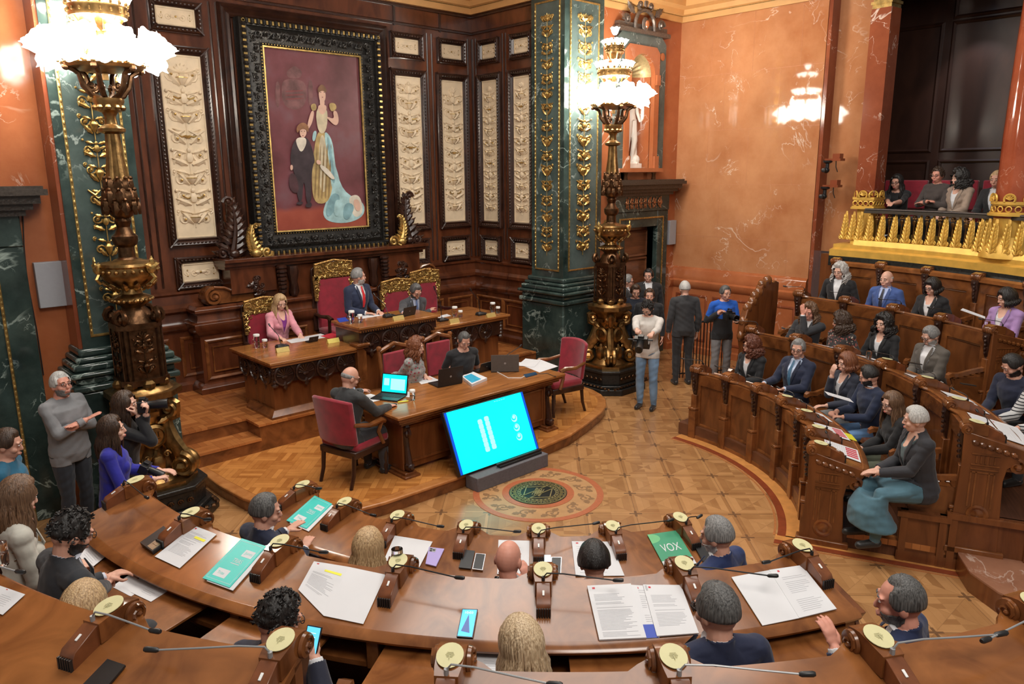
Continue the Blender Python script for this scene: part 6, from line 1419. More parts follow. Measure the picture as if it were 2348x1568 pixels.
def hand(mb, w, d, pn, s, pose, tips=None):
    """palm and five fingers. w wrist, d direction, pn palm normal (away from the palm), s=+1 right hand"""
    d = d/np.linalg.norm(d); pn = pn-d*(pn@d); pn /= np.linalg.norm(pn)+1e-9; sd = np.cross(d, pn)*s      # towards the little finger
    M3 = np.stack([sd, d, pn], 1)
    for t, hw in ((.015, .024), (.045, .034), (.075, .036)):
        q = MB(); q.ell((0, 0, 0), (hw, .028, .014), 10, 6); A = np.array(q.v) @ M3.T+(w+d*t); mb.add(A.tolist(), q.f)
    curl = {'relaxed': .35, 'flat': .08, 'grip': 1.05, 'fist': 1.35, 'write': .85, 'point': .9}[pose]
    for k, (off, L_, r) in enumerate(((-.030, .070, .0092), (-.010, .078, .0096), (.010, .073, .0092), (.029, .058, .0082))):
        c = curl if not (pose == 'point' and k == 0) else .15
        p = w+d*.088+sd*off; dirn = d+sd*off*(2.2 if pose in ('flat', 'relaxed') else .6); dirn /= np.linalg.norm(dirn); pts = [w+d*.06+sd*off*.9, p]; a = 0
        for j in range(3): a += c*(.8 if j == 0 else .9); p = p+(dirn*cos(a)-pn*sin(a))*L_*(.42, .32, .26)[j]; pts.append(p)
        mb.tube(pts, [r, r*1.05, r, r*.92, r*.78], 7); mb.ell(pts[-1], r*.8, 6, 5)
        if tips is not None: tips.append(pts[-1])
    b0 = w+d*.025-sd*.026; t1 = b0+d*.028-sd*.022-pn*.012; t2 = t1+d*.030-sd*.006-pn*(.016+.012*curl); t3 = t2+d*.022+sd*.004-pn*.010*curl
    mb.tube([b0, t1, t2, t3], [.014, .0125, .011, .009], 7); mb.ell(t3, .009, 6, 5)
BLK = (.010, .010, .012)
PEOPLE = []
def person(label, hp, zh, face, pose='sit', seat=None, lean=.12, top='jacket', tc=(.02, .022, .03), inner=(.7, .7, .72), tr=(.03, .03, .035), hair='short', hc='brown', hy=0, hpi=.15, hr=0, rh=None, lh=None, rp='relaxed', lp='relaxed',
           glasses=False, beard=None, tie=None, scale=1.0, skin=0, group=None, pat=None, female=False, skirt=None, legs=None, fat=1.0, foot=None, shoe=(.015, .013, .012), sleeves=1.0, tpat=None, twist=0, tcut=None, folded=False):
    """hp: pixel of the head centre, zh: its height above the hall floor, face: heading in degrees, floor = foot"""
    seed = len(PEOPLE)*13+5; rn = random.Random(seed); S = scale
    P = pz(*hp, zh) if len(hp) == 2 else np.array(hp, float)
    zh = P[2]
    Rw = rotz(radians(face-90)); sh = (.158 if female else .182)*S
    Rl = rotx(-lean)
    hip = V3(0, 0, zh-.675*S*cos(lean))
    Tw = rotz(twist)
    def sp(x, y, z, q=Rl): return hip+Tw @ (q @ V3(x*S, y*S, z*S)) if z > .3 else hip+(q @ V3(x*S, y*S, z*S))
    neck = sp(0, -.012, .545); Hc = neck+Tw @ (rotx(-lean*.5) @ V3(0, .032*S, .130*S))
    off = Hc.copy(); off[2] = 0                      # so that the head stands over its measured point
    root_xy = P-Rw @ V3(off[0], off[1], 0); fz = foot if foot is not None else 0
    dz = P[2]-Hc[2]
    hip = hip+V3(0, 0, dz); neck = neck+V3(0, 0, dz); Hc = Hc+V3(0, 0, dz)
    def lc(world): return Rw.T @ (np.array(world, float)-V3(root_xy[0], root_xy[1], 0))    # world -> local
    yy = .555
    shz = yy-.075
    SR_, SL_ = sp(.0, 0, shz)+Tw @ V3(sh, -.01, 0), sp(.0, 0, shz)+Tw @ V3(-sh, -.01, 0)
    hr_, hl_ = hip+V3(.095*S, 0, -.02), hip+V3(-.095*S, 0, -.02)
    dist = float(np.linalg.norm(P-CAMP)); vox = min(.0095, .0042+.00042*dist)
    b = MB(); ft = fat*S; fm = .92 if female else 1.0
    loft(b, [(hip+V3(0, 0, -.09*S), .12*ft, .10*ft, Rl), (hip, .165*ft*(1.03 if female else 1), .12*ft, Rl), (sp(0, .005, .12), .150*ft*fm, .112*ft, Rl), (sp(0, .01, .22), .148*ft*fm, .108*ft*(1 if female else 1.05), Rl), (sp(0, .02, .34), .170*ft*fm, .118*ft, Tw @ Rl),
             (sp(0, .01, .44), .182*ft*fm, .108*ft, Tw @ Rl), (sp(0, -.005, shz), .160*fm*S, .085*S, Tw @ Rl), (sp(0, -.01, yy-.025), .095*S, .068*S, Tw @ Rl), (neck+V3(0, 0, .02), .055*S, .055*S, Rl)], 18)
    if female:
        for s in (-1, 1): b.ell(sp(s*.066, .088, .35), .054*S, 10, 7)
    for q_ in (SR_, SL_): limb(b, q_, sp(0, -.01, shz-.02), .056*S, .08*S); limb(b, q_+V3(0, 0, .006), sp(0, -.02, yy-.035), .046*S, .055*S)
    hdv = Rw.T @ V3(0, 0, 1)
    # head
    Rh = rotz(radians(-hy)) @ rotx(-hpi) @ roty(hr); hs = S*(.97 if female else 1.0)
    def H(x, y, z): return Hc+Rh @ (V3(x, y, z)*hs)
    hd = MB(); hd.ell((0, -.010, .015), (.077, .096, .105), 20, 14); hd.ell((0, .018, -.045), (.060, .070, .070), 16, 10); hd.ell((0, .045, -.088), (.034, .034, .028), 12, 8); hd.ell((0, .028, -.078), (.050, .05, .036), 12, 8)
    hd.tube([(0, .078, .018), (0, .093, -.008), (0, .102, -.027)], [.010, .011, .013], 8); hd.ell((0, .100, -.030), (.016, .012, .010), 8, 6)
    for s in (-1, 1):
        hd.ell((s*.032, .078, .030), (.026, .014, .008), 8, 6); hd.ell((s*.042, .055, -.030), (.026, .028, .024), 10, 7); hd.ell((s*.080, -.010, -.012), (.012, .022, .032), 8, 7); hd.ell((s*.030, .080, .010), (.015, .011, .009), 8, 6)
    hd.ell((0, .089, -.062), (.026, .012, .007), 10, 6); hd.ell((0, .087, -.072), (.022, .012, .008), 10, 6)
    A = np.array(hd.v)*hs @ Rh.T+Hc; b.add(A.tolist(), hd.f); b.tube([neck+V3(0, -.015, -.05), neck+V3(0, -.005, .03), H(0, -.018, -.06)], [.062*S, .055*S*(.86 if female else 1), .054*S*(.86 if female else 1)], 12)
    # legs
    if pose == 'sit':
        kx = .11*S; K = [hip+V3(s*kx*1.15, .43*S, -.01) for s in (1, -1)]
        if legs: K = [hip+V3(*q) for q in legs]
        An = [V3(K[i][0], K[i][1]+.02, fz+.09) for i in (0, 1)]
    else:
        K = [V3(s*.105*S, hip[1]+.02*S, fz+(hip[2]-fz)*.53) for s in (1, -1)]; An = [V3(s*.11*S, hip[1]-.03*S, fz+.09) for s in (1, -1)]
        if legs: An = [V3(q[0], q[1], fz+.09) for q in legs]; K = [(hr_ if i == 0 else hl_)*.47+An[i]*.53+V3(0, .035, 0) for i in (0, 1)]
    for i, hh_ in enumerate((hr_, hl_)):
        limb(b, hh_, K[i], .085*ft, .058*S, .004); limb(b, K[i], An[i], .060*S, .042*S, .008); limb(b, An[i]+V3(0, -.02, -.045), An[i]+V3(.01*(1-2*i), .15, -.060), .038*S, .030*S)
    if skirt is not None:
        c_ = (K[0]+K[1])/2; loft(b, [(hip+V3(0, .05, .02), .17*S, .13*S, rotx(-.4)), ((hip+c_)/2+V3(0, 0, .02), .20*S, .12*S, rotx(-1.2)), (c_+V3(0, .03, .0), .19*S, .10*S, rotx(-.6)), (c_*.55+(An[0]+An[1])/2*.45+V3(0, .04, .02), .22*S, .15*S, rotx(0)), ((An[0]+An[1])/2+V3(0, -.02, .10), .27*S, .20*S, rotx(0))], 20)
    # arms
    U, Fo = .285*S, .255*S; tips = []; bones = []
    dr = V3(.20*S, .22*S, hip[2]+.14*S) if pose == 'sit' else V3(.25*S, .04*S, hip[2]-.10*S); dl = dr*V3(-1, 1, 1)
    for s, sh_, tgt, ps, df in ((1, SR_, rh, rp, dr), (-1, SL_, lh, lp, dl)):
        T_ = df if tgt is None else (lc(tgt[1:]) if tgt[0] == 'w' else V3(*tgt)*V3(1, 1, 1)+V3(0, 0, hip[2]) if tgt[0] != 'w' else None)
        dv = T_-sh_; L_ = np.linalg.norm(dv); mxl = (U+Fo)*.985
        if L_ > mxl: T_ = sh_+dv/L_*mxl; dv = T_-sh_; L_ = mxl
        a = (U*U-Fo*Fo+L_*L_)/(2*L_); h_ = sqrt(max(1e-6, U*U-a*a)); hint = V3(s*.34, -.30, -.85) if not folded else V3(s*.6, .1, -.8); hint = hint-dv*(hint@dv)/(L_*L_); hint /= np.linalg.norm(hint)+1e-9; E_ = sh_+dv/L_*a+hint*h_
        thick = 1.0 if top != 'tee' else .86
        limb(b, sh_, E_, .055*S*thick*(.86 if female else 1), .045*S*thick*(.9 if female else 1)); limb(b, E_, T_, .046*S*thick, .030*S, .004)
        fd = (T_-E_)/np.linalg.norm(T_-E_); pn = V3(0, 0, 1) if (tgt is not None or pose == 'sit') else V3(s, 0, 0)
        if abs(fd@pn) > .85: pn = V3(0, 1, 0)
        hd2 = fd.copy()
        if tgt is not None and T_[2] < sh_[2]-.25: hd2[2] *= .35
        hand(b, T_, hd2, pn, s, ps, tips); bones.append((sh_, E_, T_))
    V, F = remesh(b, vox)
    if len(V) == 0: return None
    dH = np.linalg.norm(V-Hc, axis=1); near_hand = np.minimum.reduce([np.linalg.norm(V-(bn[2]), axis=1) for bn in bones]); wgt = np.where((dH < .14) | (near_hand < .2), .12, .5); V = smooth_mesh(V, F, 3, wgt)
    N_ = vnormals(V, F); nf = N_[F].mean(1)
    # outward check
    if ((V-V.mean(0))*N_).sum() < 0: F = F[:, ::-1].copy(); N_ = -N_
    # body regions
    segs = [('head', Hc, Hc+V3(0, 0, .01), .10), ('neck', neck+V3(0, 0, .015), H(0, -.02, -.09), .06), ('torso', hip, sp(0, 0, .3), .15), ('torso', sp(0, 0, .3), sp(0, 0, shz)+V3(0, 0, dz*0), .15), ('torso', SR_, SL_, .06)]
    lab = []; ds = []; ts = []
    def addseg(nm, a, c, r): d_, t_ = seg_d(V, a, c); lab.append(nm); ds.append(d_/r); ts.append(t_)
    for sg_ in segs: addseg(*sg_)
    for (a, e, t_) in bones: addseg('uarm', a, e, .055); addseg('farm', e, t_, .042); addseg('hand', t_+(t_-e)/np.linalg.norm(t_-e)*.03, t_+(t_-e)/np.linalg.norm(t_-e)*.16, .05)
    for i, h0 in enumerate((hr_, hl_)): addseg('thigh', h0, K[i], .085); addseg('shin', K[i], An[i], .05); addseg('foot', An[i]+V3(0, -.03, -.05), An[i]+V3(0, .16, -.06), .04)
    D = np.array(ds); ix = D.argmin(0); names = np.array(lab)[ix]; names[dH < .128*S] = 'head'; tt = np.array(ts)[ix, np.arange(len(V))]
    def vm(cond): return cond[F].sum(1) >= 3
    Q = (V-hip); zt_ = Q[:, 2]*cos(lean)+Q[:, 1]*sin(lean)*1.0; yt_ = Q[:, 1]*cos(lean)-Q[:, 2]*sin(lean); xt_ = Q[:, 0]
    zt_ = zt_/S; collar = yy
    torso = names == 'torso'; legm = (names == 'thigh') | (names == 'shin'); arms_ = (names == 'uarm') | ((names == 'farm') & (tt < .97)) if sleeves >= 1 else ((names == 'uarm') & (tt < .75)) if sleeves < .5 else (names == 'uarm') | ((names == 'farm') & (tt < .25))
    waist = .02
    topm = (torso & (zt_ > -.10)) | arms_ | ((names == 'thigh') & (tt < .22) & (zt_ > -.12)) | ((names == 'neck') & (zt_ < collar-.0))
    o = raw_obj('person', V, F, [SKINS[skin], EYEW, EYED, LIP, hairmat(hc)], None, None)
    o.location = (root_xy[0], root_xy[1], 0); o.rotation_euler = (0, 0, radians(face-90)); tag(o, label, 'person', group); PEOPLE.append(o)
    vis = pose
    vneck = (yt_ > .02) & (zt_ > (.20 if top in ('jacket', 'open') else .44)) & (np.abs(xt_) < np.clip((zt_-(.20 if top in ('jacket', 'open') else .44))*(.27 if top != 'open' else .42), 0, .085)*S) & torso
    def ring(mt_, up_=0, nm_='collar'):
        c_ = MB(); cc = sp(0, -.008, yy-.020+up_); pts = [cc+Tw @ (rotx(-lean+.42) @ V3(.066*S*cos(t), .064*S*sin(t), .012)) for t in np.linspace(0, 2*pi, 17)]; c_.tube(pts, .015*S, 6, flat=.45, up=(0, 0, 1), caps=False); c_.build(nm_, mt_, o, smooth=80)
    if top in ('jacket', 'open'):
        shirt = (vneck | (torso & (zt_ > .48))) if top == 'jacket' else ((yt_ > -.02) & (np.abs(xt_) < .12) & torso & (zt_ > .1))
        low_neck = female
        if low_neck: shirt = shirt & ~((names == 'neck')) & ~((zt_ > .44) & (np.abs(xt_) < (zt_-.41)*.7) & (yt_ > 0))
        else: shirt = shirt | ((names == 'farm') & (tt > .93))
        if not female: ring(cloth(inner), .004)
        shell_obj('shirt', V, F, N_, vm(shirt), .004, cloth(inner), o)
        shell_obj('jacket', V, F, N_, vm(topm & ~vneck & ~(names == 'neck')), .012, cloth(tc, .8, pat), o, .0022, seed)
        lp_ = MB(); wv = .085*S
        def fr(x, z): # point on the chest surface
            c_ = sp(x/S, 0, z); m_ = torso & (np.abs(xt_-x) < .02) & (np.abs(zt_-z) < .02) & (yt_ > 0)
            y_ = V[m_][:, 1].max() if m_.any() else c_[1]+.11
            return V3(c_[0], y_+.014, c_[2])
        for s in (-1, 1):
            pts = [fr(s*x_*S, z_) for x_, z_ in ((.075, .545), (.082, .48), (.062, .38), (.030, .28), (.004, .205))]
            lp_.tube(pts, [.012, .024, .024, .015, .006], 6, flat=.28, up=(0, 1, .2))
        lp_.build('lapel', cloth(tuple(c*.85 for c in tc), .75, None if pat == 'flowers' else pat), o)
    else:
        nk = {'sweater': collar-.015, 'tee': collar-.03, 'shirt': collar-.01, 'turtle': collar+.05, 'blouse': collar-.04}.get(top, collar)
        m_ = topm | ((names == 'neck') & (zt_ < nk)); m_ = m_ & ~((zt_ > nk) & ~arms_ & (np.hypot(xt_, yt_) < .082*S))
        if top == 'blouse': m_ = m_ & ~((zt_ > .50) & (np.abs(xt_) < .06) & (yt_ > 0) & (names != 'uarm'))
        shell_obj({'tee': 't_shirt', 'shirt': 'shirt', 'blouse': 'blouse', 'turtle': 'turtleneck'}.get(top, 'sweater'), V, F, N_, vm(m_), .009, cloth(tc, .85, pat), o, .0022, seed)
        if top == 'sweater' and inner is not None and inner != (.7, .7, .72): ring(cloth(inner), .0)
        if tcut is not None: shell_obj('lower_panel', V, F, N_, vm(m_ & ((zt_ < tcut) | ((names == 'farm') | ((names == 'uarm') & (tt > .7))))), .0125, cloth(BLK), o)
    if skirt is not None: shell_obj('skirt', V, F, N_, vm((legm | (torso & (zt_ < .02)) | (np.linalg.norm(V[:, :2]-(K[0]+K[1])[:2]/2, axis=1) < .32)) & (names != 'foot') & ~arms_ & (names != 'hand') & (V[:, 2] < hip[2]+.14)), .008, cloth(skirt, .8), o, .002, seed)
    else: shell_obj('trousers', V, F, N_, vm(legm | (torso & (zt_ < .0))), .006, cloth(tr, .8, tpat), o, .0022, seed+1)
    shell_obj('shoes', V, F, N_, vm((names == 'foot') | ((names == 'shin') & (tt > 1.1))), .007, cloth(shoe, .4), o)
    if tie:
        t_ = MB(); pts = [fr(0, z_) for z_ in (.535, .50, .40, .30, .22)]; t_.tube([p+V3(0, .004, 0) for p in pts], [.014, .016, .024, .028, .016], 6, flat=.3, up=(0, 1, .2)); t_.build('tie', cloth(tie, .5), o)
    # eyes, brows, mouth
    e = MB()
    for s in (-1, 1):
        e.ell((s*.031, .0835, .010), (.0125, .0075, .0062), 8, 6, 0); e.ell((s*.031, .0885, .009), (.0055, .0035, .0055), 7, 5, 1)
    q = MB(); A = np.array(e.v)*hs @ Rh.T+Hc; q.add(A.tolist(), e.f); q.m = e.m[:]; q.build('eyes', [EYEW, EYED], o)
    e = MB()
    for s in (-1, 1): e.tube([(s*.014, .0925, .028), (s*.032, .090, .034), (s*.050, .078, .029)], [.003, .0042, .0022], 5)
    q = MB(); A = np.array(e.v)*hs @ Rh.T+Hc; q.add(A.tolist(), e.f); q.build('eyebrows', hairmat(hc if hc not in ('lblonde', 'blonde', 'silver') else 'lbrown'), o)
    e = MB(); e.ell((0, .0965, -.0625), (.023, .006, .0045), 10, 5); e.ell((0, .0955, -.071), (.019, .006, .005), 10, 5)
    q = MB(); A = np.array(e.v)*hs @ Rh.T+Hc; q.add(A.tolist(), e.f); q.build('lips', LIP if female else plain('lip_m', (.42, .17, .13), .5, 0, 0) if 'lip_m' not in MATS else MATS['lip_m'], o)
    if hair: hair_obj(hair, hc, Hc, Rh*hs, o, seed)
    if beard:
        hl_loc = ((V-Hc) @ Rh)/hs; bm_ = (((hl_loc[:, 0]/.064)**2+((hl_loc[:, 1]-.022)/.078)**2+((hl_loc[:, 2]+.045)/.076)**2) < 1.25) & (dH < .124*S) & (hl_loc[:, 2] < -.040) & (hl_loc[:, 1] > -.02) & (hl_loc[:, 2] > -.118) & (dH < .15) & ~((np.abs(hl_loc[:, 0]) < .024) & (hl_loc[:, 2] > -.082) & (hl_loc[:, 1] > .07) & (hl_loc[:, 2] < -.052)) & ~((np.abs(hl_loc[:, 0]) < .022) & (hl_loc[:, 2] > -.048) & (hl_loc[:, 1] > .06)) & ~((hl_loc[:, 2] > -.06) & (np.abs(hl_loc[:, 0]) < .045) & (hl_loc[:, 2] > -.046))
        shell_obj('beard', V, F, N_, vm(bm_), .004, hairmat(beard), o, .001, seed)
    if glasses:
        g = MB()
        for s in (-1, 1):
            g.tube([(s*.033+.023*cos(t), .101, .006+.018*sin(t)) for t in np.linspace(0, 2*pi, 14)], .0022, 5, up=(0, 1, 0)); g.tube([(s*.056, .100, .012), (s*.075, .06, .014), (s*.083, -.01, .010)], .0022, 5)
        g.tube([(-.010, .103, .010), (0, .107, .013), (.010, .103, .010)], .002, 5); q = MB(); A = np.array(g.v)*hs @ Rh.T+Hc; q.add(A.tolist(), g.f); q.build('glasses', BLACK, o)
    return o
# ================================================================ WHO IS IN THE ROOM
NAVY = (.012, .018, .045); BLK = (.010, .010, .012); CHAR = (.028, .029, .033); GRY = (.16, .16, .165); WSH = (.72, .72, .74)
def cen(hp, zh, d=0): p = pz(*hp, zh); return math.degrees(atan2(-p[1], -p[0]))+d
def TP(px, py, row, back=.33):
    zb = None
    for dz_ in np.arange(-.16, .17, .01):
        p = pz(px, py, FL[row+1]+1.20+dz_); e = abs(math.hypot(p[0], p[1])-(RIN[row+1]-back))+abs(dz_)*.6
        if zb is None or e < zb[0]: zb = (e, p)
    return tuple(zb[1])
def GP(px, py, r):
    d = ray(px, py); a_, b_, c_ = d[0]**2+d[1]**2, 2*(CAMP[0]*d[0]+CAMP[1]*d[1]), CAMP[0]**2+CAMP[1]**2-r*r; t = (-b_+sqrt(b_*b_-4*a_*c_))/(2*a_); return tuple(CAMP+t*d)
def W(px, py, z): return ('w', *pz(px, py, z))
def cenp(p, d=0): return math.degrees(atan2(-p[1], -p[0]))+d
DT = 'officials at the dais'
person('woman with long blonde hair in a pale pink blazer writing at the desk', (642, 694), 1.76, -82, lean=.18, tc=(.72, .30, .36), inner=(.22, .03, .25), hair='long', hc='blonde', hpi=.40, hy=8, rh=W(643, 776, 1.31), lh=W(690, 770, 1.31), rp='write', female=True, foot=.5, skin=1)
person('grey-haired man in navy suit and red tie at the centre of the desk', (822, 634), 2.12, -78, lean=.12, tc=(.012, .020, .055), tie=(.55, .01, .015), hair='short', hc='grey', hy=-58, hpi=.0, rh=('w', .15, 3.74, 1.60), lh=('w', .36, 3.72, 1.60), beard='silver', foot=.9)
person('bearded man in grey suit bent over a tablet at the raised desk', (953, 668), 1.80, -92, lean=.40, tc=(.05, .052, .06), hair='short', hc='dgrey', hpi=.55, glasses=True, beard='dgrey', rh=W(925, 720, 1.56), lh=W(985, 712, 1.42), foot=.6, inner=(.45, .5, .65), tie=(.1, .15, .3))
person('red-haired woman in grey floral blouse at the clerks\' table', (955, 795), 1.40, -62, lean=.15, top='blouse', tc=(.30, .29, .28), pat='floral', hair='wavy', hc='red', hpi=.15, hy=-10, rh=W(905, 858, .98), lh=W(975, 862, .97), rp='write', female=True, foot=.16, skin=1, scale=.95)
person('man with shaved hair in a black T-shirt looking down at a laptop', (1064, 780), 1.41, -100, lean=.2, top='tee', tc=BLK, hair='buzz', hc='dgrey', hpi=.6, hy=8, rh=W(1040, 842, .98), lh=W(1078, 830, .98), foot=.16, sleeves=0, skin=0)
person('bald man in dark suit seated at the left end of the table using a laptop', (803, 866), 1.38, 14, lean=.16, tc=(.028, .03, .032), hair='bald', hc='grey', hpi=.40, hy=20, glasses=True, rh=W(893, 932, .965), lh=W(868, 893, .97), rp='point', foot=.16, inner=(.45, .52, .68), scale=1.02)
# men standing at the back
person('man in white jumper and blue jeans looking down at a camera rig', (1485, 706), 1.60, -160, pose='stand', lean=.10, top='sweater', tc=(.60, .56, .52), tr=(.16, .27, .42), tpat='jeans', hair='curly', hc='black', hpi=.75, hy=10, rh=('w', *pyl(1462, 792, .45)), lh=('w', *pyl(1475, 800, .40)), rp='grip', lp='grip', glasses=True, beard='black', inner=None, scale=1.0, skin=1)
person('tall white-haired man in dark suit seen from behind', (1570, 662), 1.66, 52, pose='stand', lean=.02, tc=(.03, .03, .033), hair='short', hc='silver', hy=-5, foot=0, scale=1.03, tr=(.02, .02, .022), skin=1, fat=1.08)
person('man in blue and black hoodie holding a video camera', (1663, 672), 1.62, -125, pose='stand', lean=.05, top='sweater', tc=(.01, .10, .50), tcut=.27, tr=(.20, .20, .21), hair='short', hc='dgrey', hy=-12, hpi=.1, rh=('w', *pz(1648, 718, 1.30)), lh=('w', *pz(1690, 735, 1.2)), rp='grip', inner=None, foot=0)
person('tall young man in black suit and open white shirt in the doorway', (1487, 632), 1.72, -135, pose='stand', lean=0, tc=BLK, hair='short', hc='black', hy=20, scale=1.04, tr=BLK)
person('young man in dark shirt looking down behind the white jumper', (1457, 668), 1.60, -130, pose='stand', lean=.05, top='shirt', tc=(.010, .013, .025), hair='short', hc='brown', hpi=.4, inner=None, scale=.98)
person('grey-haired man with glasses half behind the lamp standard', (1440, 645), 1.64, -55, pose='stand', lean=0, tc=CHAR, hair='short', hc='grey', hy=0, glasses=True)
person('brown-haired young man peering over the shoulder of the white jumper', (1489, 678), 1.55, -140, pose='stand', lean=.05, tc=BLK, top='sweater', hair='short', hc='brown', hpi=.1, inner=None, scale=.98)
# by the left wall
person('man in blue sweater cut by the left edge, facing right', (18, 1018), 1.58, -25, pose='stand', lean=.08, top='sweater', tc=(.01, .10, .18), hair='short', hc='brown', hpi=.25, inner=None, foot=0, scale=.98)
person('bearded grey-haired man with glasses and folded arms in grey sweater', (140, 882), 1.62, -62, pose='stand', lean=-.02, top='sweater', tc=(.20, .20, .21), tr=(.02, .025, .035), hair='short', hc='silver', hpi=-.12, hy=8, rh=(-.01, .24, .33), lh=(.04, .19, .29), folded=True, rp='flat', lp='flat', glasses=True, beard='grey', inner=None, fat=1.22, skin=3)
person('woman in black with long dark hair aiming a camera', (288, 928), 1.55, -25, pose='stand', lean=.10, top='sweater', tc=BLK, hair='long', hc='brown', hy=10, hpi=.0, rh=('w', *pz(318, 955, 1.46)), lh=('w', *pz(335, 950, 1.48)), rp='grip', lp='grip', inner=None, female=True, foot=0, skin=1)
person('long-haired woman in a bright blue patterned blouse holding a camera', (258, 985), 1.50, -22, pose='stand', lean=.06, top='blouse', tc=(.02, .02, .30), hair='long', hc='brown', hpi=-.02, rh=(.16, .34, .22), lh=(-.10, .36, .20), female=True, foot=0, rp='grip', skin=1, scale=.97)
# front row, seen from behind
G1 = 'members in the front row'
person('man with grey hair and navy suit turned to the right, front row left', TP(610, 1172, 0), 0, cenp(TP(610, 1172, 0), -8), lean=.05, tc=NAVY, hair='short', hc='dgrey', hy=32, rh=(.05, .30, .30), lh=(-.30, .38, .30), lp='flat', foot=.17)
person('woman with long blonde highlights in the front row', TP(845, 1255, 0), 0, cenp(TP(845, 1255, 0), 0), lean=.1, tc=BLK, hair='long', hc='blonde', hpi=.15, female=True, foot=.17)
person('bald man in dark jacket in the front row', TP(1166, 1283, 0), 0, cenp(TP(1166, 1283, 0), 4), lean=.2, tc=BLK, hair=None, hc='dgrey', hpi=.3, hy=20, rh=(.13, .30, .42), foot=.17, skin=3)
person('man with thick black hair in the front row', TP(1362, 1290, 0), 0, cenp(TP(1362, 1290, 0), 0), lean=.22, tc=BLK, hair='thick', hc='black', hpi=.4, foot=.17, glasses=True)
person('grey-haired man in bright navy suit, right end of the front row', TP(1643, 1228, 0), 0, cenp(TP(1643, 1228, 0), 28), lean=.05, tc=(.012, .028, .11), hair='short', hc='grey', hy=-12, beard='silver', foot=.17, lh=(-.35, .40, .22), lp='relaxed')
# second row, seen from behind
person('woman with long light-brown hair in cream jacket at the left edge', (42, 1140), 1.74, 5, lean=.2, tc=(.52, .50, .44), inner=(.5, .5, .48), hair='long', hc='lbrown', hpi=.3, hy=0, rh=(.08, .34, .12), lh=(-.08, .34, .12), fat=.88, female=True, foot=.55, skin=1)
person('dark curly-haired bearded man with glasses reading papers', (165, 1222), 1.76, 8, lean=.25, tc=(.022, .024, .03), hair='curly', hc='black', hpi=.42, glasses=True, beard='black', rh=W(240, 1345, 1.28), lh=W(238, 1325, 1.30), rp='write', foot=.55, inner=(.6, .62, .72))
person('blonde head low behind the scroll, sitter in blue jeans', tuple(pz(192, 1396, 1.60)), 0, 50, lean=.3, tc=(.25, .22, .2), hair='long', hc='blonde', hpi=.5, female=True, foot=.55, tr=(.12, .2, .34), tpat='jeans')
person('curly black-haired man holding a lit phone at the bottom', TP(640, 1418, 1), 0, cenp(TP(640, 1418, 1), -4), lean=.2, tc=(.014, .016, .035), hair='curly', hc='black', hpi=.35, hy=30, glasses=True, rh=W(724, 1515, 1.52), rp='grip', foot=.55)
person('woman with straight blonde hair at the bottom centre', TP(1195, 1480, 1), 0, cenp(TP(1195, 1480, 1), 0), lean=.12, tc=(.06, .065, .08), hair='long', hc='lblonde', hpi=.3, hy=-22, female=True, foot=.55)
person('grey-haired man with glasses in navy suit at the bottom right', TP(1643, 1400, 1), 0, cenp(TP(1643, 1400, 1), 6), lean=.06, tc=(.010, .016, .05), hair='short', hc='dgrey', hy=-18, glasses=True, foot=.55, fat=1.05)
person('balding bearded man in navy jacket facing left, bottom right', TP(2062, 1378, 1), 0, cenp(TP(2062, 1378, 1), 32), lean=.05, tc=(.010, .020, .07), hair='receding', hc='dgrey', hy=-20, hpi=.12, beard='dgrey', lh=W(1915, 1490, 1.42), foot=.55, fat=1.1, skin=3)
# right-hand tiers, front row
person('woman with curly dark-red hair in black jacket, looking left', TP(1722, 792, 0), 0, cenp(TP(1722, 792, 0), 0), lean=.10, tc=BLK, hair='big', hc='auburn', hy=38, hpi=.1, glasses=True, rh=(.05, .34, .22), lh=(-.06, .34, .20), female=True, foot=.17, skin=1)
person('smiling grey-haired man with glasses in navy suit and blue tie', TP(1830, 800, 0), 0, cenp(TP(1830, 800, 0), 5), lean=.05, tc=(.010, .016, .045), hair='short', hc='grey', hy=-25, glasses=True, tie=(.05, .14, .24), inner=(.5, .6, .78), foot=.17, fat=1.15, rh=(.2, .42, .24), lh=(-.12, .40, .24), scale=1.05)
person('auburn-haired woman in dark blue blazer with a hand on her chin', TP(1942, 832, 0), 0, cenp(TP(1942, 832, 0), 8), lean=.05, tc=(.018, .022, .04), hair='bob', hc='red', hy=15, rh=(.02, .24, .52), lh=(-.05, .34, .18), female=True, foot=.17, skin=1, tr=(.2, .2, .2))
person('dark-haired man with glasses in navy sweater reading a leaflet', TP(1992, 862, 0), 0, cenp(TP(1992, 862, 0), 2), lean=.18, top='sweater', tc=(.010, .018, .05), inner=(.65, .68, .75), hair='short', hc='black', hy=35, hpi=.35, glasses=True, beard='black', rh=(.10, .42, .22), lh=(-.05, .42, .20), rp='grip', lp='grip', foot=.17, tr=(.08, .16, .3), tpat='jeans')
person('woman with brown hair and glasses in black turtleneck, leaning to her neighbour', TP(2045, 925, 0), 0, cenp(TP(2045, 925, 0), 6), lean=.25, top='turtle', tc=BLK, hair='long', hc='lbrown', hy=-12, hpi=.25, glasses=True, rh=(.10, .40, .12), lh=(.0, .42, .12), female=True, foot=.17, tr=(.10, .11, .07), skin=1)
person('woman with short silver hair, dark jacket and long teal skirt', TP(2098, 962, 0), 0, cenp(TP(2098, 962, 0), 25), lean=.18, tc=(.026, .026, .032), inner=(.10, .15, .16), hair='grey_short', hc='silver', hy=22, rh=(.12, .36, .14), lh=(-.02, .42, .16), female=True, foot=.17, skirt=(.07, .16, .21), fat=1.12, skin=1)
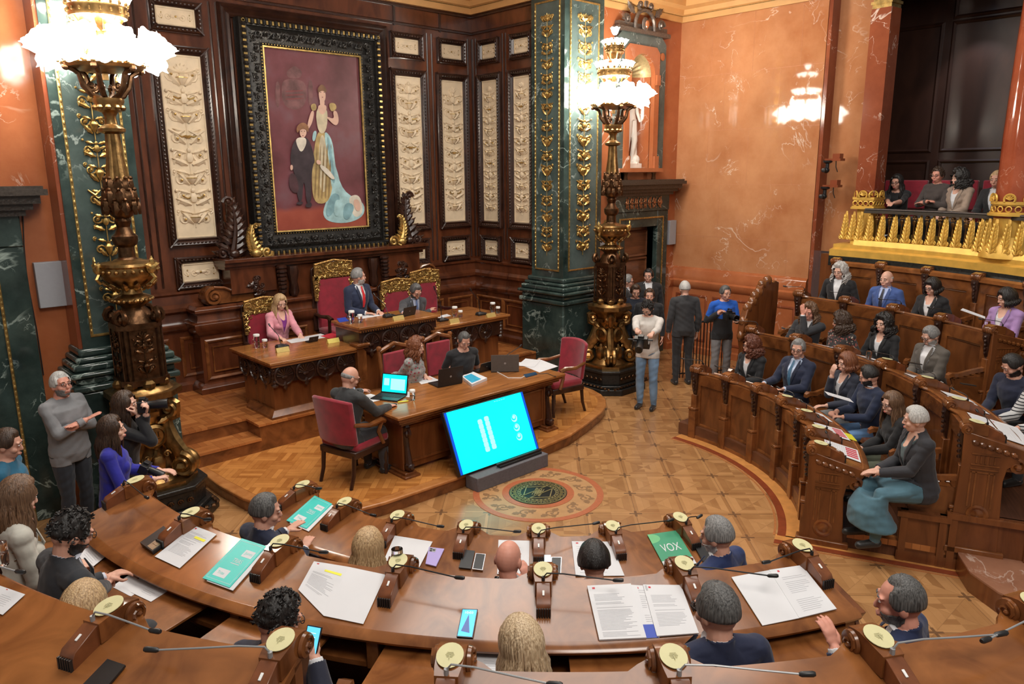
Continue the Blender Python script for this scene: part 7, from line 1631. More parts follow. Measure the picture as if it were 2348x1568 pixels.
# second row right
person('man in dark suit rubbing his face with one hand', TP(1856, 716, 1), 0, cenp(TP(1856, 716, 1), 6), lean=-.02, tc=(.028, .03, .036), hair='wavy', hc='lbrown', hy=-8, hpi=.2, lh=(-.02, .22, .66), lp='flat', rh=(.3, .30, .18), foot=.55, skin=3)
person('woman with long curly dark hair in a floral dress, facing left', TP(1928, 738, 1), 0, cenp(TP(1928, 738, 1), 0), lean=.1, top='blouse', tc=(.025, .022, .022), pat='flowers', hair='big', hc='brown', hy=48, female=True, foot=.55)
person('woman with dark curly hair and fringe in black blazer', TP(2026, 742, 1), 0, cenp(TP(2026, 742, 1), 8), lean=.08, tc=BLK, hair='big', hc='black', hy=4, hpi=.1, rh=(.18, .38, .18), lh=(-.18, .34, .14), female=True, foot=.55, skin=1)
person('grey-haired man in grey tweed jacket typing on his phone', TP(2134, 770, 1), 0, cenp(TP(2134, 770, 1), 6), lean=.16, top='open', tc=(.11, .095, .08), hair='short', hc='grey', hy=12, hpi=.5, glasses=True, beard='silver', rh=(.06, .36, .16), lh=(-.06, .36, .16), rp='grip', lp='grip', foot=.55, fat=1.12, skin=1)
person('dark-haired man in navy sweater bent over his phone, right edge', TP(2322, 838, 1), 0, cenp(TP(2322, 838, 1), 20), lean=.3, top='sweater', tc=(.010, .014, .038), hair='short', hc='black', hy=20, hpi=.6, beard='black', rh=(.08, .44, .14), lh=(-.04, .46, .14), rp='grip', lp='grip', foot=.55, inner=None)
person('person in striped top and grey cardigan cut by the right edge', TP(2395, 868, 1), 0, cenp(TP(2395, 868, 1), 22), lean=.25, top='sweater', tc=(.3, .3, .3), pat='stripe', hair='short', hc='brown', hpi=.4, rh=(.18, .46, .20), lh=(-.10, .50, .20), foot=.55, inner=None)
# third row right
person('man with wavy grey hair in black jacket and white shirt', TP(1926, 622, 2), 0, cenp(TP(1926, 622, 2), 10), lean=.05, tc=BLK, hair='wavy', hc='silver', hy=12, hpi=.25, foot=.92, skin=1)
person('bald man in bright blue suit in the third row', TP(2033, 640, 2), 0, cenp(TP(2033, 640, 2), 8), lean=.02, tc=(.05, .10, .30), hair='bald', hc='silver', hy=8, tie=(.01, .012, .03), inner=(.45, .55, .85), foot=.92, skin=1)
person('dark-haired woman with glasses in black cardigan looking down', TP(2138, 658, 2), 0, cenp(TP(2138, 658, 2), 10), lean=.08, top='open', tc=BLK, hair='bob', hc='black', hy=14, hpi=.35, glasses=True, rh=(.1, .4, .18), female=True, foot=.92, skin=1)
person('standing woman in lilac suit reading from a sheet', GP(2308, 684, 6.05), 0, cenp(GP(2308, 684, 6.05), 10), pose='stand', lean=.08, tc=(.40, .24, .50), hair='bob', hc='black', hy=30, hpi=.25, rh=(.10, .34, .18), lh=(-.08, .36, .20), rp='grip', lp='grip', female=True, foot=.56, tr=(.40, .24, .50), skin=1)
# gallery
person('dark-haired woman in black leaning on the golden balustrade', GP(2056, 418, 7.42), 0, cenp(GP(2056, 418, 7.42), 0), lean=.30, top='tee', tc=BLK, hair='long', hc='black', hy=-5, hpi=.2, glasses=True, rh=('w', *pol(6.85, -8.3, 3.05)), lh=('w', *pol(6.85, -8.6, 3.05)), female=True, foot=2.5, sleeves=.5)
person('woman with short brown hair in dark coat, arms folded, in the gallery', GP(2150, 402, 7.42), 0, cenp(GP(2150, 402, 7.42), 0), lean=.0, top='shirt', tc=(.055, .042, .038), hair='curly', hc='brown', glasses=True, rh=(-.01, .24, .28), lh=(.04, .20, .25), folded=True, female=True, foot=2.5, skin=3, inner=None)
person('woman with big black curls in beige jacket in the gallery', GP(2200, 408, 7.42), 0, cenp(GP(2200, 408, 7.42), 0), lean=.05, top='open', tc=(.34, .25, .19), hair='big', hc='black', hy=40, rh=(.08, .32, .12), lh=(-.08, .34, .12), female=True, foot=2.5, skin=1)
person('person in black half hidden by the gallery column', GP(2286, 412, 7.42), 0, cenp(GP(2286, 412, 7.42), 0), lean=.1, tc=BLK, hair='short', hc='blonde', rh=(.1, .4, .12), hy=-10, foot=2.5)
# ================================================================ THINGS ON THE DESKS
def dp_(px, py, row, lift=0.0):
    """point of the sloping desk of a row seen at this pixel"""
    z = ZT[row]
    for _ in range(12): p = pz(px, py, z); z = ZT[row]+.012+lift-TIP*(math.hypot(p[0], p[1])-RIN[row])
    return pz(px, py, z)
def surf(s):
    if isinstance(s, int): return lambda x, y: dp_(x, y, s)
    return lambda x, y: pz(x, y, s)
class Sheet:
    """flat leaf given by its four corners; u runs along the first edge, v down the sheet"""
    def __init__(s, q, lift=0): s.q = [np.array(p, float)+V3(0, 0, lift) for p in q]; s.n = np.cross(s.q[1]-s.q[0], s.q[3]-s.q[0]); s.n /= np.linalg.norm(s.n); s.n = s.n if s.n[2] > 0 else -s.n
    def P(s, u, v, h=0): a = s.q[0]*(1-u)+s.q[1]*u; b = s.q[3]*(1-u)+s.q[2]*u; return a*(1-v)+b*v+s.n*h
    def rect(s, mb, u0, v0, u1, v1, h, mi=0, th=.0004):
        V = [s.P(u, v, hh) for hh in (h-th, h) for u, v in ((u0, v0), (u1, v0), (u1, v1), (u0, v1))]; mb.add(V, [(3, 2, 1, 0), (4, 5, 6, 7), (0, 1, 5, 4), (1, 2, 6, 5), (2, 3, 7, 6), (3, 0, 4, 7)], mi)
def text_mesh(txt, ext=.0):
    c = bpy.data.curves.new('t', 'FONT'); c.body = txt; c.size = 1; o = bpy.data.objects.new('t', c); COL.objects.link(o); dg = bpy.context.evaluated_depsgraph_get(); me = o.evaluated_get(dg).to_mesh()
    V = np.array([v.co[:] for v in me.vertices]); F = [tuple(p.vertices) for p in me.polygons]; bpy.data.objects.remove(o); lo, hi = V.min(0), V.max(0); return (V-lo)/(hi-lo+1e-9), F
def put_text(mb, sh, txt, u0, v0, u1, v1, h, mi=0):
    V, F = text_mesh(txt); mb.add([sh.P(u0+(u1-u0)*p[0], v1+(v0-v1)*p[1], h) for p in V], F, mi)
def sheet(name, q, s, label, cat, mat_=None, th=.002, lines=None, lift=0, group=None, extra=None, bend=0):
    f = surf(s) if not callable(s) else s; sh = Sheet([f(*p) for p in q], lift); mb = MB(); sh.rect(mb, 0, 0, 1, 1, th, 0, th); o = mb.build(name, mat_ or PAPER, smooth=0); tag(o, label, cat, group)
    off = np.array(o.location)
    def part(nm, fn, m_):
        b = MB(); fn(b, sh)
        if b.v: b2 = MB(); b2.join(b, Matrix.Translation(tuple(-off))); b2.build(nm, m_, o, smooth=0)
    if lines:
        u0, u1, v0, v1, n = lines
        rn = random.Random(len(label)+n)
        def ln(b, sh):
            for k in range(int(n*1.7)):
                v = v0+(v1-v0)*k/max(1, int(n*1.7)-1)
                if rn.random() < .12: continue
                sh.rect(b, u0, v, u0+(u1-u0)*rn.uniform(.6, 1), v+.007, th+.0006, 0, .0003)
        part('printed_lines', ln, INK)
        part('red_mark', lambda b, sh: sh.rect(b, u0, .04, u0+.06, .075, th+.0006, 0, .0003), REDINK)
    for e in (extra or []): part(*e)
    return o
# ---- stickers on consoles and the desk microphones
def sticker(row, a, label):
    r0, z0 = RIN[row], ZT[row]+.02; q = MB()
    M = Matrix.Rotation(.17, 4, 'Y')
    q.lathe([(.056, 0), (.056, .003)], (0, 0, 0), 24); S_ = MB(); S_.join(q, Matrix.Translation((.068, 0, .064)) @ M @ Matrix.Diagonal((1.15, .95, 1, 1)))
    o = place_polar(S_, r0, a, z0).build('paper_sticker', PALE); tag(o, label, 'sticker', 'round cream stickers on the desk scrolls')
    p = MB()
    for k in range(5): p.box((.068+.006*(k-2), 0, .0685-.17*.006*(k-2)), (.0025, .035-.006*abs(k-2), .0006))
    p.box((.068, 0, .0685), (.05, .003, .0006)); b = MB(); b.join(place_polar(p, r0, a, z0), Matrix.Translation(tuple(-o.location))); b.build('faint_print', PALEI, o)
MICB = wood('mic_box_wood', (.10, .03, .012), (.22, .07, .024), .3, (3, 3, 3))
def mic(row, a, tip, label, right=False):
    r0, z0 = RIN[row], ZT[row]+.0; t = thing('desk_microphone', label, 'microphone', tuple(pol(r0, a, z0)), radians(a), 'gooseneck microphones on the bench desks')
    b = MB(); V = []
    for x, zb, zt_, w in ((.125, -.02, .058, .034), (.17, -.045, .052, .038), (.275, -.078, .0, .040), (.292, -.08, -.03, .040)): V += [(x, -w, zb), (x, w, zb), (x, w, zt_), (x, -w, zt_)]
    b.add(V, [(i*4+j, i*4+(j+1) % 4, (i+1)*4+(j+1) % 4, (i+1)*4+j) for i in range(3) for j in range(4)]+[(3, 2, 1, 0), (12, 13, 14, 15)]); b.build('base', MICB, t, bevel=.003)
    g = MB()
    for k in range(6): g.box((.297, -.034+.0136*k, -.050), (.012, .008, .055))
    g.build('speaker_slots', BLACK, t)
    s = MB(); s.box((.225, 0, .0285), (.032, .012, .006)); r_ = MB(); r_.join(s, Matrix.Translation((.225, 0, .0285)) @ Matrix.Rotation(.46, 4, 'Y') @ Matrix.Translation((-.225, 0, -.0285))); r_.build('switch', WHITE, t, bevel=.002)
    Mi = Matrix.Rotation(radians(-a), 3, 'Z'); base = Vector((.15, .0, .055))
    if tip is None: tp = Vector((.10, .36 if not right else .34, .10))
    else: w_ = pz(*tip, z0+.09); tp = Mi @ (Vector(w_)-Vector(pol(r0, a, z0)))
    d = tp-base; 
    if d.length > .6: d = d*(.6/d.length); tp = base+d
    hd = d.normalized(); p = [base, base+Vector((0, 0, .025)), base+Vector((0, 0, .05))+hd*.02, base+d*.25+Vector((0, 0, .045)), base+d*.6+Vector((0, 0, .02)), tp-hd*.05]
    k = MB(); k.tube([tuple(v) for v in p], .0042, 7); k.tube([tuple(base), tuple(base+Vector((0, 0, .03)))], .010, 8); k.build('gooseneck', GREY if row == 2 and not right else BLACK, t)
    k = MB(); k.tube([tuple(tp-hd*.06), tuple(tp-hd*.05), tuple(tp-hd*.01), tuple(tp)], [.006, .011, .012, .008], 10); k.build('capsule', BLACK, t)
tips = {0: [(738, 1119), (862, 1182), (1018, 1207), (1195, 1218), (1375, 1197), (1545, 1190), None], 1: [(340, 1142), (485, 1190), (752, 1266), (1065, 1325), (1430, 1330), (1785, 1320), (1748, 1290)]}
ordn = ['first', 'second', 'third', 'fourth', 'fifth', 'sixth', 'seventh']
for row in (0, 1):
    for i, a in enumerate(LF[row]):
        sticker(row, a, 'cream sticker on the %s desk scroll from the left, %s row' % (ordn[i], ('front', 'second')[row]))
        if not (row == 0 and i == 6): mic(row, a, tips[row][i], 'gooseneck microphone on the %s desk scroll from the left, %s row' % (ordn[i], ('front', 'second')[row]))
        else: mic(row, a, (1610, 1180), 'microphone behind the green folder, front row right end')
for i, (a, tp) in enumerate(((-178.5, None), (-166, (57, 1312)), (-154.6, (368, 1448)), (-145.7, (330, 1488)), (-138.5, (1290, 1570)), (-129.6, (1870, 1545)), (-120.8, (2310, 1450)), (-112.3, (2250, 1470)))):
    if i: sticker(2, a, 'cream sticker on the %s desk scroll from the left, nearest row' % ordn[i-1]); mic(2, a, tp, 'large gooseneck microphone on the %s desk scroll from the left, nearest row' % ordn[i-1])
for row in (0, 1, 2):
    for i, a in enumerate(RG[row][:7]):
        if row == 2 and i > 4: continue
        mic(row, a, None, 'microphone on the %s scroll, %s row of the right-hand benches' % (ordn[i], ('front', 'second', 'third')[row]), True)
        if row < 2 and i > 2: sticker(row, a, 'cream sticker on the %s scroll, %s row on the right' % (ordn[i], ('front', 'second')[row]))
# ---- folders, papers and phones on the near desks
def junts(b, sh): put_text(b, sh, 'Junts', .60, .22, .95, .34, .0062)
def trias_parts(): return [('white_label', lambda b, sh: (sh.rect(b, .18, .70, .62, .88, .0058, 0, .0006), sh.rect(b, .50, .20, .88, .36, .0058, 0, .0006)), PAPER),
    ('title_lettering', lambda b, sh: (put_text(b, sh, 'TRIAS', .38, .43, .72, .52, .0062), sh.rect(b, .38, .54, .70, .555, .0062, 0, .0004)), PAPER),
    ('cover_outline', lambda b, sh: (sh.rect(b, .06, .05, .94, .056, .0058, 0, .0004), sh.rect(b, .06, .05, .067, .95, .0058, 0, .0004), sh.rect(b, .933, .05, .94, .95, .0058, 0, .0004), sh.rect(b, .06, .944, .94, .95, .0058, 0, .0004)), PAPER),
    ('label_lettering', lambda b, sh: (put_text(b, sh, 'Junts', .55, .24, .84, .32, .0066), put_text(b, sh, 'Trias', .26, .76, .5, .82, .0066)), TEAL)]
sheet('folder_papers', [(724, 1144), (766, 1160), (708, 1219), (664, 1200)], 0, 'white sheets under the smaller teal folder', 'paper', th=.004)
sheet('folder', [(722, 1138), (762, 1157), (703, 1214), (657, 1195)], 0, 'teal folder on the front-row desk, nearer the dais', 'folder', TEAL, .0052, extra=trias_parts(), lift=.004)
sheet('folder_papers', [(563, 1244), (616, 1262), (534, 1355), (474, 1333)], 1, 'white sheets under the larger teal folder', 'paper', th=.005)
sheet('folder', [(555, 1237), (611, 1255), (527, 1350), (465, 1328)], 1, 'larger teal folder on the second-row desk', 'folder', TEAL, .0052, extra=trias_parts(), lift=.005)
sheet('sheet_of_paper', [(905, 1228), (992, 1242), (962, 1300), (880, 1285)], 0, 'blank white sheet beside the lilac phone', 'paper')
def cams3(u0, v0): return ('camera_lenses', lambda b, sh: [sh.rect(b, u0+du, v0+dv, u0+du+.16, v0+dv+.08, .0105, 0, .001) for du, dv in ((0, 0), (.2, .05), (0, .11))], BLACK)
LIL = plain('lilac_case', (.42, .34, .68), .4, 0, 0); PBL = plain('pale_blue_phone', (.50, .60, .68), .2, .2, 0)
sheet('phone', [(984, 1256), (1019, 1260), (1000, 1300), (976, 1294)], 0, 'lilac phone face down beside the blank sheet', 'phone', LIL, .009, extra=[('camera_bump', lambda b, sh: sh.rect(b, .06, .04, .50, .26, .0098, 0, .001), GREY), cams3(.10, .06)])
sheet('wallet_case', [(1064, 1262), (1089, 1265), (1080, 1306), (1052, 1303)], 0, 'black phone wallet left of the bald man', 'phone', BLACK, .010)
sheet('phone', [(1091, 1270), (1114, 1272), (1107, 1309), (1083, 1306)], 0, 'black phone with silver edge next to the wallet case', 'phone', SILVER, .009, extra=[('dark_screen', lambda b, sh: sh.rect(b, .06, .03, .94, .97, .0096, 0, .001), BLACK)])
sheet('sheet_of_paper', [(1143, 1238), (1214, 1240), (1212, 1318), (1140, 1316)], 0, 'printed sheet right of the bald man', 'paper', lines=(.2, .8, .1, .8, 8))
sheet('phone', [(1235, 1274), (1263, 1274), (1264, 1316), (1233, 1316)], 0, 'pale blue phone with three lenses, middle of the front row', 'phone', PBL, .009, extra=[('camera_bump', lambda b, sh: sh.rect(b, .04, .03, .46, .26, .0098, 0, .001), GREY), cams3(.08, .05)])
sheet('phone', [(1264, 1279), (1288, 1279), (1286, 1319), (1262, 1318)], 0, 'black phone right of the pale blue phone', 'phone', SILVER, .009, extra=[('dark_screen', lambda b, sh: sh.rect(b, .06, .03, .94, .97, .0096, 0, .001), BLACK)])
sheet('sheet_of_paper', [(1311, 1241), (1400, 1242), (1432, 1320), (1320, 1321)], 0, 'printed sheet in front of the black-haired man', 'paper', lines=(.1, .8, .1, .9, 9))
sheet('folder', [(1484, 1227), (1551, 1217), (1597, 1293), (1526, 1305)], 0, 'green folder with white lettering, front row right', 'folder', VGREEN, .006, extra=[('light_corner', lambda b, sh: b.add([sh.P(.0+.34*cos(t)*max(0, cos(t)), .16+.17*sin(t), .0066) if False else sh.P(.34*cos(t), .14+.14*sin(t), .0066) for t in np.linspace(-pi/2, pi/2, 14)], [tuple(range(14))]), VGREENL), ('lettering', lambda b, sh: put_text(b, sh, 'VOX', .20, .34, .82, .56, .0068), PAPER), ('white_band', lambda b, sh: sh.rect(b, .0, .80, 1, 1.0, .0068, 0, .0005), PAPER), ('red_mark', lambda b, sh: sh.rect(b, .12, .86, .22, .91, .0074, 0, .0004), REDINK)])
sheet('wallet_case', [(1584, 1240), (1606, 1236), (1634, 1280), (1612, 1290)], 0, 'open black wallet case at the right end of the front desk', 'phone', BLACK, .012)
sheet('printed_sheet', [(445, 1205), (497, 1225), (412, 1303), (355, 1276)], 1, 'printed sheet left of the larger teal folder', 'paper', lines=(.15, .85, .15, .75, 14), extra=[('highlight', lambda b, sh: sh.rect(b, .45, .22, .88, .28, .0032, 0, .0003), YELLOW)])
sheet('organiser_case', [(378, 1212), (402, 1234), (352, 1271), (324, 1250)], 1, 'dark flat case with metal clasp on the second-row desk', 'case', BLACK, .025, extra=[('metal_front', lambda b, sh: (sh.rect(b, .52, .05, .95, .95, .027, 0, .002), sh.rect(b, .60, .45, .9, .75, .031, 0, .004)), plain('old_metal', (.42, .40, .30), .3, .8, .2))])
sheet('printed_sheet', [(720, 1287), (800, 1300), (742, 1412), (684, 1352)], 1, 'left page of the open document with highlighted line', 'paper', lines=(.12, .9, .30, .75, 11), extra=[('highlight', lambda b, sh: sh.rect(b, .42, .17, .92, .22, .0032, 0, .0003), YELLOW)])
sheet('sheet_of_paper', [(800, 1300), (885, 1318), (833, 1431), (742, 1412)], 1, 'blank right page of the open document', 'paper')
PHB = emit('phone_glow', (.02, .38, .85), 1.1)
sheet('phone', [(1060, 1398), (1096, 1399), (1084, 1465), (1047, 1462)], 1, 'lit blue phone lying on the second-row desk', 'phone', BLACK, .009, extra=[('lit_screen', lambda b, sh: sh.rect(b, .05, .03, .95, .97, .0096, 0, .0005), PHB), ('wallpaper_figure', lambda b, sh: b.add([sh.P(.5, .2, .0102), sh.P(.75, .85, .0102), sh.P(.2, .8, .0102)], [(0, 1, 2)]), emit('phone_dark', (.01, .05, .22), .8)), ('clock_digits', lambda b, sh: put_text(b, sh, '10:03', .25, .10, .75, .18, .0104), emit('phone_white', (.7, .9, 1), 1))])
sheet('stack_of_papers', [(1346, 1346), (1446, 1341), (1482, 1465), (1374, 1470)], 1, 'thick clipped printed stack, left of the blue card', 'paper', th=.012, lines=(.1, .9, .18, .95, 20))
sheet('printed_sheet', [(1447, 1341), (1480, 1343), (1512, 1462), (1478, 1464)], 1, 'narrow strip of a sheet between the two printed stacks', 'paper', lines=(.4, .9, .1, .7, 10), extra=[('blue_corner', lambda b, sh: sh.rect(b, .08, .76, .95, 1, .0032, 0, .0004), BLUEC)])
sheet('stack_of_papers', [(1474, 1343), (1561, 1344), (1602, 1454), (1506, 1461)], 1, 'printed document with paper clip, right of the blue card', 'paper', th=.008, lines=(.12, .88, .22, .82, 14), lift=.002, extra=[('paper_clip', lambda b, sh: sh.rect(b, .04, .02, .09, .12, .0095, 0, .001), GREY)])
sheet('sheet_of_paper', [(1677, 1324), (1763, 1308), (1832, 1418), (1748, 1435)], 1, 'blank left page of the open document at the right', 'paper', th=.004)
sheet('printed_sheet', [(1763, 1308), (1838, 1297), (1918, 1397), (1832, 1418)], 1, 'printed right page of the open document at the right', 'paper', th=.006, lines=(.2, .9, .2, .9, 12))
sheet('printed_sheet', [(0, 1343), (58, 1363), (6, 1410), (-40, 1392)], 2, 'corner of a sheet on the nearest desk, left edge', 'paper', lines=(.3, .9, .3, .7, 4))
sheet('phone', [(248, 1514), (289, 1528), (238, 1588), (192, 1572)], 2, 'black phone in the bottom left corner', 'phone', BLACK, .010)
zt0, zt1 = ZT[0]-TIP*.5-.085+.0185, ZTR+.0005
sheet('printed_sheet', [(262, 1208), (291, 1240), (197, 1316), (168, 1284)], zt1+.004, 'curled printed page read by the bearded man', 'paper', lines=(.2, .9, .2, .8, 9), lift=.01)
sheet('sheet_of_paper', [(205, 1213), (262, 1208), (200, 1290), (160, 1285)], zt1, 'page under the curled one at left', 'paper')
sheet('sheet_of_paper', [(322, 1302), (372, 1320), (300, 1368), (256, 1345)], zt1, 'blank sheet on the tray behind the bearded man\'s hands', 'paper')
sheet('printed_sheet', [(352, 1318), (404, 1343), (346, 1380), (300, 1358)], zt1+.002, 'printed sheet on the tray right of the bearded man\'s hands', 'paper', lines=(.3, .8, .3, .8, 5))
sheet('sheet_of_paper', [(690, 1243), (762, 1243), (755, 1287), (688, 1283)], zt0, 'blank sheet on the tray left of the blonde front-row woman', 'paper')
sheet('printed_sheet', [(757, 1259), (803, 1272), (797, 1299), (742, 1290)], zt0+.002, 'printed sheet touching the blonde front-row woman', 'paper', lines=(.2, .8, .2, .8, 5))
sheet('sheet_of_paper', [(1042, 1305), (1125, 1307), (1100, 1340), (1037, 1337)], zt0, 'sheet on the tray left of the bald man', 'paper')
sheet('sheet_of_paper', [(1310, 1312), (1420, 1312), (1434, 1335), (1305, 1335)], zt0, 'sheet on the tray of the black-haired man', 'paper')
sheet('printed_sheet', [(1088, 1488), (1150, 1495), (1165, 1568), (1092, 1568)], zt1, 'printed sheet left of the blonde woman at the bottom', 'paper', lines=(.3, .8, .1, .8, 6))
# right-hand rows
def polq(row, a0, a1, r0_, r1_): 
    R0 = RIN[row]; return [V3(*pol(R0+r, a, ZT[row]+.013-TIP*r)) for r, a in ((r0_, a0), (r0_, a1), (r1_, a1), (r1_, a0))]
def psheet(nm, row, a0, a1, r0_, r1_, label, m_=None, th=.002, lines=(.1, .9, .1, .9, 8), lift=0, extra=None): return sheet(nm, polq(row, a0, a1, r0_, r1_), lambda *p: np.array(p), label, 'paper' if nm != 'phone' else 'phone', m_, th, lines, lift, extra=extra)
REDP = [('red_pattern', lambda b, sh: [sh.rect(b, .1+.16*k, .62, .2+.16*k, .95, .0033, 0, .0004) for k in range(5)], REDINK)]
for a0, a1, r0_, r1_, lb, ex in ((-29, -33.5, .12, .40, 'sheet before the smiling man in navy suit', None), (-39, -44, .10, .42, 'sheets before the auburn-haired woman', None), (-48.5, -54.5, .12, .42, 'sheet with pink pattern, fifth bay of the front row', REDP), (-59, -65, .12, .44, 'sheet with pink pattern at the end of the front row', REDP)): psheet('printed_sheet', 0, a0, a1, r0_, r1_, lb, extra=ex)
psheet('leaflet', 0, -50, -53.5, .42, .50, 'yellow leaflet edge behind the pink sheet', plain('yellow_leaflet', (.70, .66, .04), .5, 0, 0), lines=None)
for a0, a1, r0_, r1_, lb, ex in ((-26, -29, .15, .42, 'sheet before the woman with dark curls', None), (-39, -43.5, .10, .30, 'sheet before the tweed jacket', REDP), (-48, -50.5, .15, .42, 'sheet at the front of the navy sweater man', None), (-51, -55.5, .12, .40, 'patterned sheet before the navy sweater man', REDP), (-58.5, -65.5, .12, .30, 'long sheet on the end of the second right row', None), (-58.5, -66, .32, .56, 'large printed sheet under the striped sleeves', None)): psheet('printed_sheet', 1, a0, a1, r0_, r1_, lb, extra=ex)
psheet('phone', 1, -32, -33.8, .20, .34, 'dark blue phone on the second right-hand row', plain('phone_navy', (.01, .04, .15), .3, 0, 0), .012, None)
psheet('phone', 0, -19, -21, .2, .32, 'dark phone before the woman with dark-red curls', BLACK, .010, None)
psheet('leaflet', 2, -13, -18, .15, .40, 'red folder before the bald man in blue', plain('red_folder', (.30, .01, .02), .4, 0, 0), .004, None)
psheet('sheet_of_paper', 1, -17, -20.5, .15, .38, 'sheet before the man rubbing his face', None, .002, None)
# ---- water glasses and lidded jars
def glass(p, h, r, label, lid=False, handle=False):
    t = thing('lidded_jar' if lid else 'water_glass', label, 'jar' if lid else 'glass', tuple(p), 0, 'glass jars with white lids' if lid else 'water glasses')
    g = MB(); g.lathe([(r*.8, 0), (r*.9, .01), (r, h*.4), (r*.95, h)], (0, 0, 0), 16); g.build('glass_body', GLASS, t)
    w_ = MB(); w_.lathe([(r*.72, .008), (r*.88, h*.4), (r*.86, h*.55)], (0, 0, 0), 16); w_.build('water', GLASS, t)
    if lid: l = MB(); l.lathe([(r*1.04, h), (r*1.08, h+.006), (r*1.08, h+.024), (r*.98, h+.03)], (0, 0, 0), 18); l.build('lid', WHITE, t)
    if handle: l = MB(); l.tube([(-r*.95, 0, h*.8), (-r*1.5, 0, h*.75), (-r*1.6, 0, h*.45), (-r, 0, h*.3)], .006, 7); l.build('handle', GLASS, t)
ZL, ZM, ZR_, ZC = 1.286, 1.566, 1.371, .941
for (px, py, z, h, hd_, lb) in ((590, 797, ZL, .16, True, 'tall lidded glass jug at the left end of the raised desk'), (608, 797, ZL, .09, False, 'low lidded glass beside the left jug'), (807, 741, ZM, .15, True, 'tall lidded jug in front of the navy suit'), (826, 740, ZM, .09, False, 'low lidded glass in front of the navy suit'), (1043, 725, ZR_, .13, True, 'lidded jug right of the bearded man'), (1056, 727, ZR_, .08, False, 'low lidded glass right of the bearded man'), (1130, 715, ZR_, .13, True, 'lidded jug at the right end of the raised desk'), (1142, 718, ZR_, .08, False, 'low lidded glass at the right end of the raised desk'), (946, 917, ZC, .10, False, 'lidded glass of water by the cyan laptop'), (931, 888, ZC, .09, False, 'lidded glass left of the floral blouse')): glass(pz(px, py, z), h, .040 if h > .1 else .034, lb, True, hd_)
for (px, py, row, lb) in ((912, 1298, 1, 'water glass on the second-row desk behind the blonde woman'), (5, 1292, 2, 'water glass at the left edge on the nearest desk')): glass(dp_(px, py, row)-V3(0, 0, .008), .12, .036, lb)
for (a, row, lb) in ((-30.5, 1, 'water glass beside the woman with dark curls'), (-34.2, 2, 'water glass by the lilac woman\'s sheet')): glass(V3(*pol(RIN[row]+.06, a, ZT[row]-.0)), .10, .036, lb)
# ---- name plates and dais microphones
GP_ = plain('plate_gold', (.62, .46, .16), .35, .5, .05); YP = plain('plate_yellow', (.74, .62, .16), .4, .1, .03)
for px, py, z, m_, lb in ((648, 806, ZL, GP_, 'gold name plate before the pink blazer'), (764, 785, ZL, YP, 'yellow name plate right of the woman in pink'), (913, 733, ZM, GP_, 'gold name plate on the middle desk by the tablet'), (1041, 739, ZR_, GP_, 'gold name plate right of the bearded man'), (1125, 726, ZR_, GP_, 'gold name plate at the right end')):
    p = pz(px, py, z); q = MB(); q.add([(-.09, -.03, 0), (.09, -.03, 0), (.09, .03, 0), (-.09, .03, 0), (-.09, 0, .06), (.09, 0, .06)], [(0, 1, 5, 4), (1, 2, 5), (2, 3, 4, 5), (3, 0, 4), (3, 2, 1, 0)]); r_ = MB(); r_.join(q, Matrix.Translation(tuple(p))); tag(r_.build('name_plate', m_, smooth=0), lb, 'name plate', 'name plates on the raised desk')
for bx, by, z, tx, ty, dz_, lb in ((647, 797, ZL, 616, 742, .30, 'microphone of the woman in pink'), (892, 727, ZM, 856, 672, .33, 'microphone of the man in navy suit'), (1015, 736, ZR_, 995, 656, .42, 'microphone right of the bearded man'), (1103, 722, ZR_, 1078, 661, .33, 'microphone at the right end of the raised desk'), (1152, 836, ZC, 1196, 790, .14, 'microphone behind the grey laptop')):
    p = pz(bx, by, z); t = thing('table_microphone', lb, 'microphone', tuple(p), 0, 'microphones on the dais'); b = MB(); b.box((0, 0, .018), (.17, .10, .036)); b.box((-.02, .01, .04), (.11, .07, .02)); b.build('base', BLACK, t, bevel=.012)
    d_ = ray(tx, ty); u_ = ((p[2]+dz_)-CAMP[2])/d_[2]; w_ = CAMP+d_*u_
    if abs(w_[1]-p[1]) > .5 or abs(w_[0]-p[0]) > .5: w_ = pyl(tx, ty, p[1]-.02)
    e = w_-p; k = MB(); k.tube([(0, .02, .04), (e[0]*.25, e[1]*.25, e[2]*.55), tuple(e*.9)], .005, 6); k.build('gooseneck', BLACK, t); k = MB(); k.tube([tuple(e*.9), tuple(e)], .011, 8); k.build('capsule', BLACK, t)
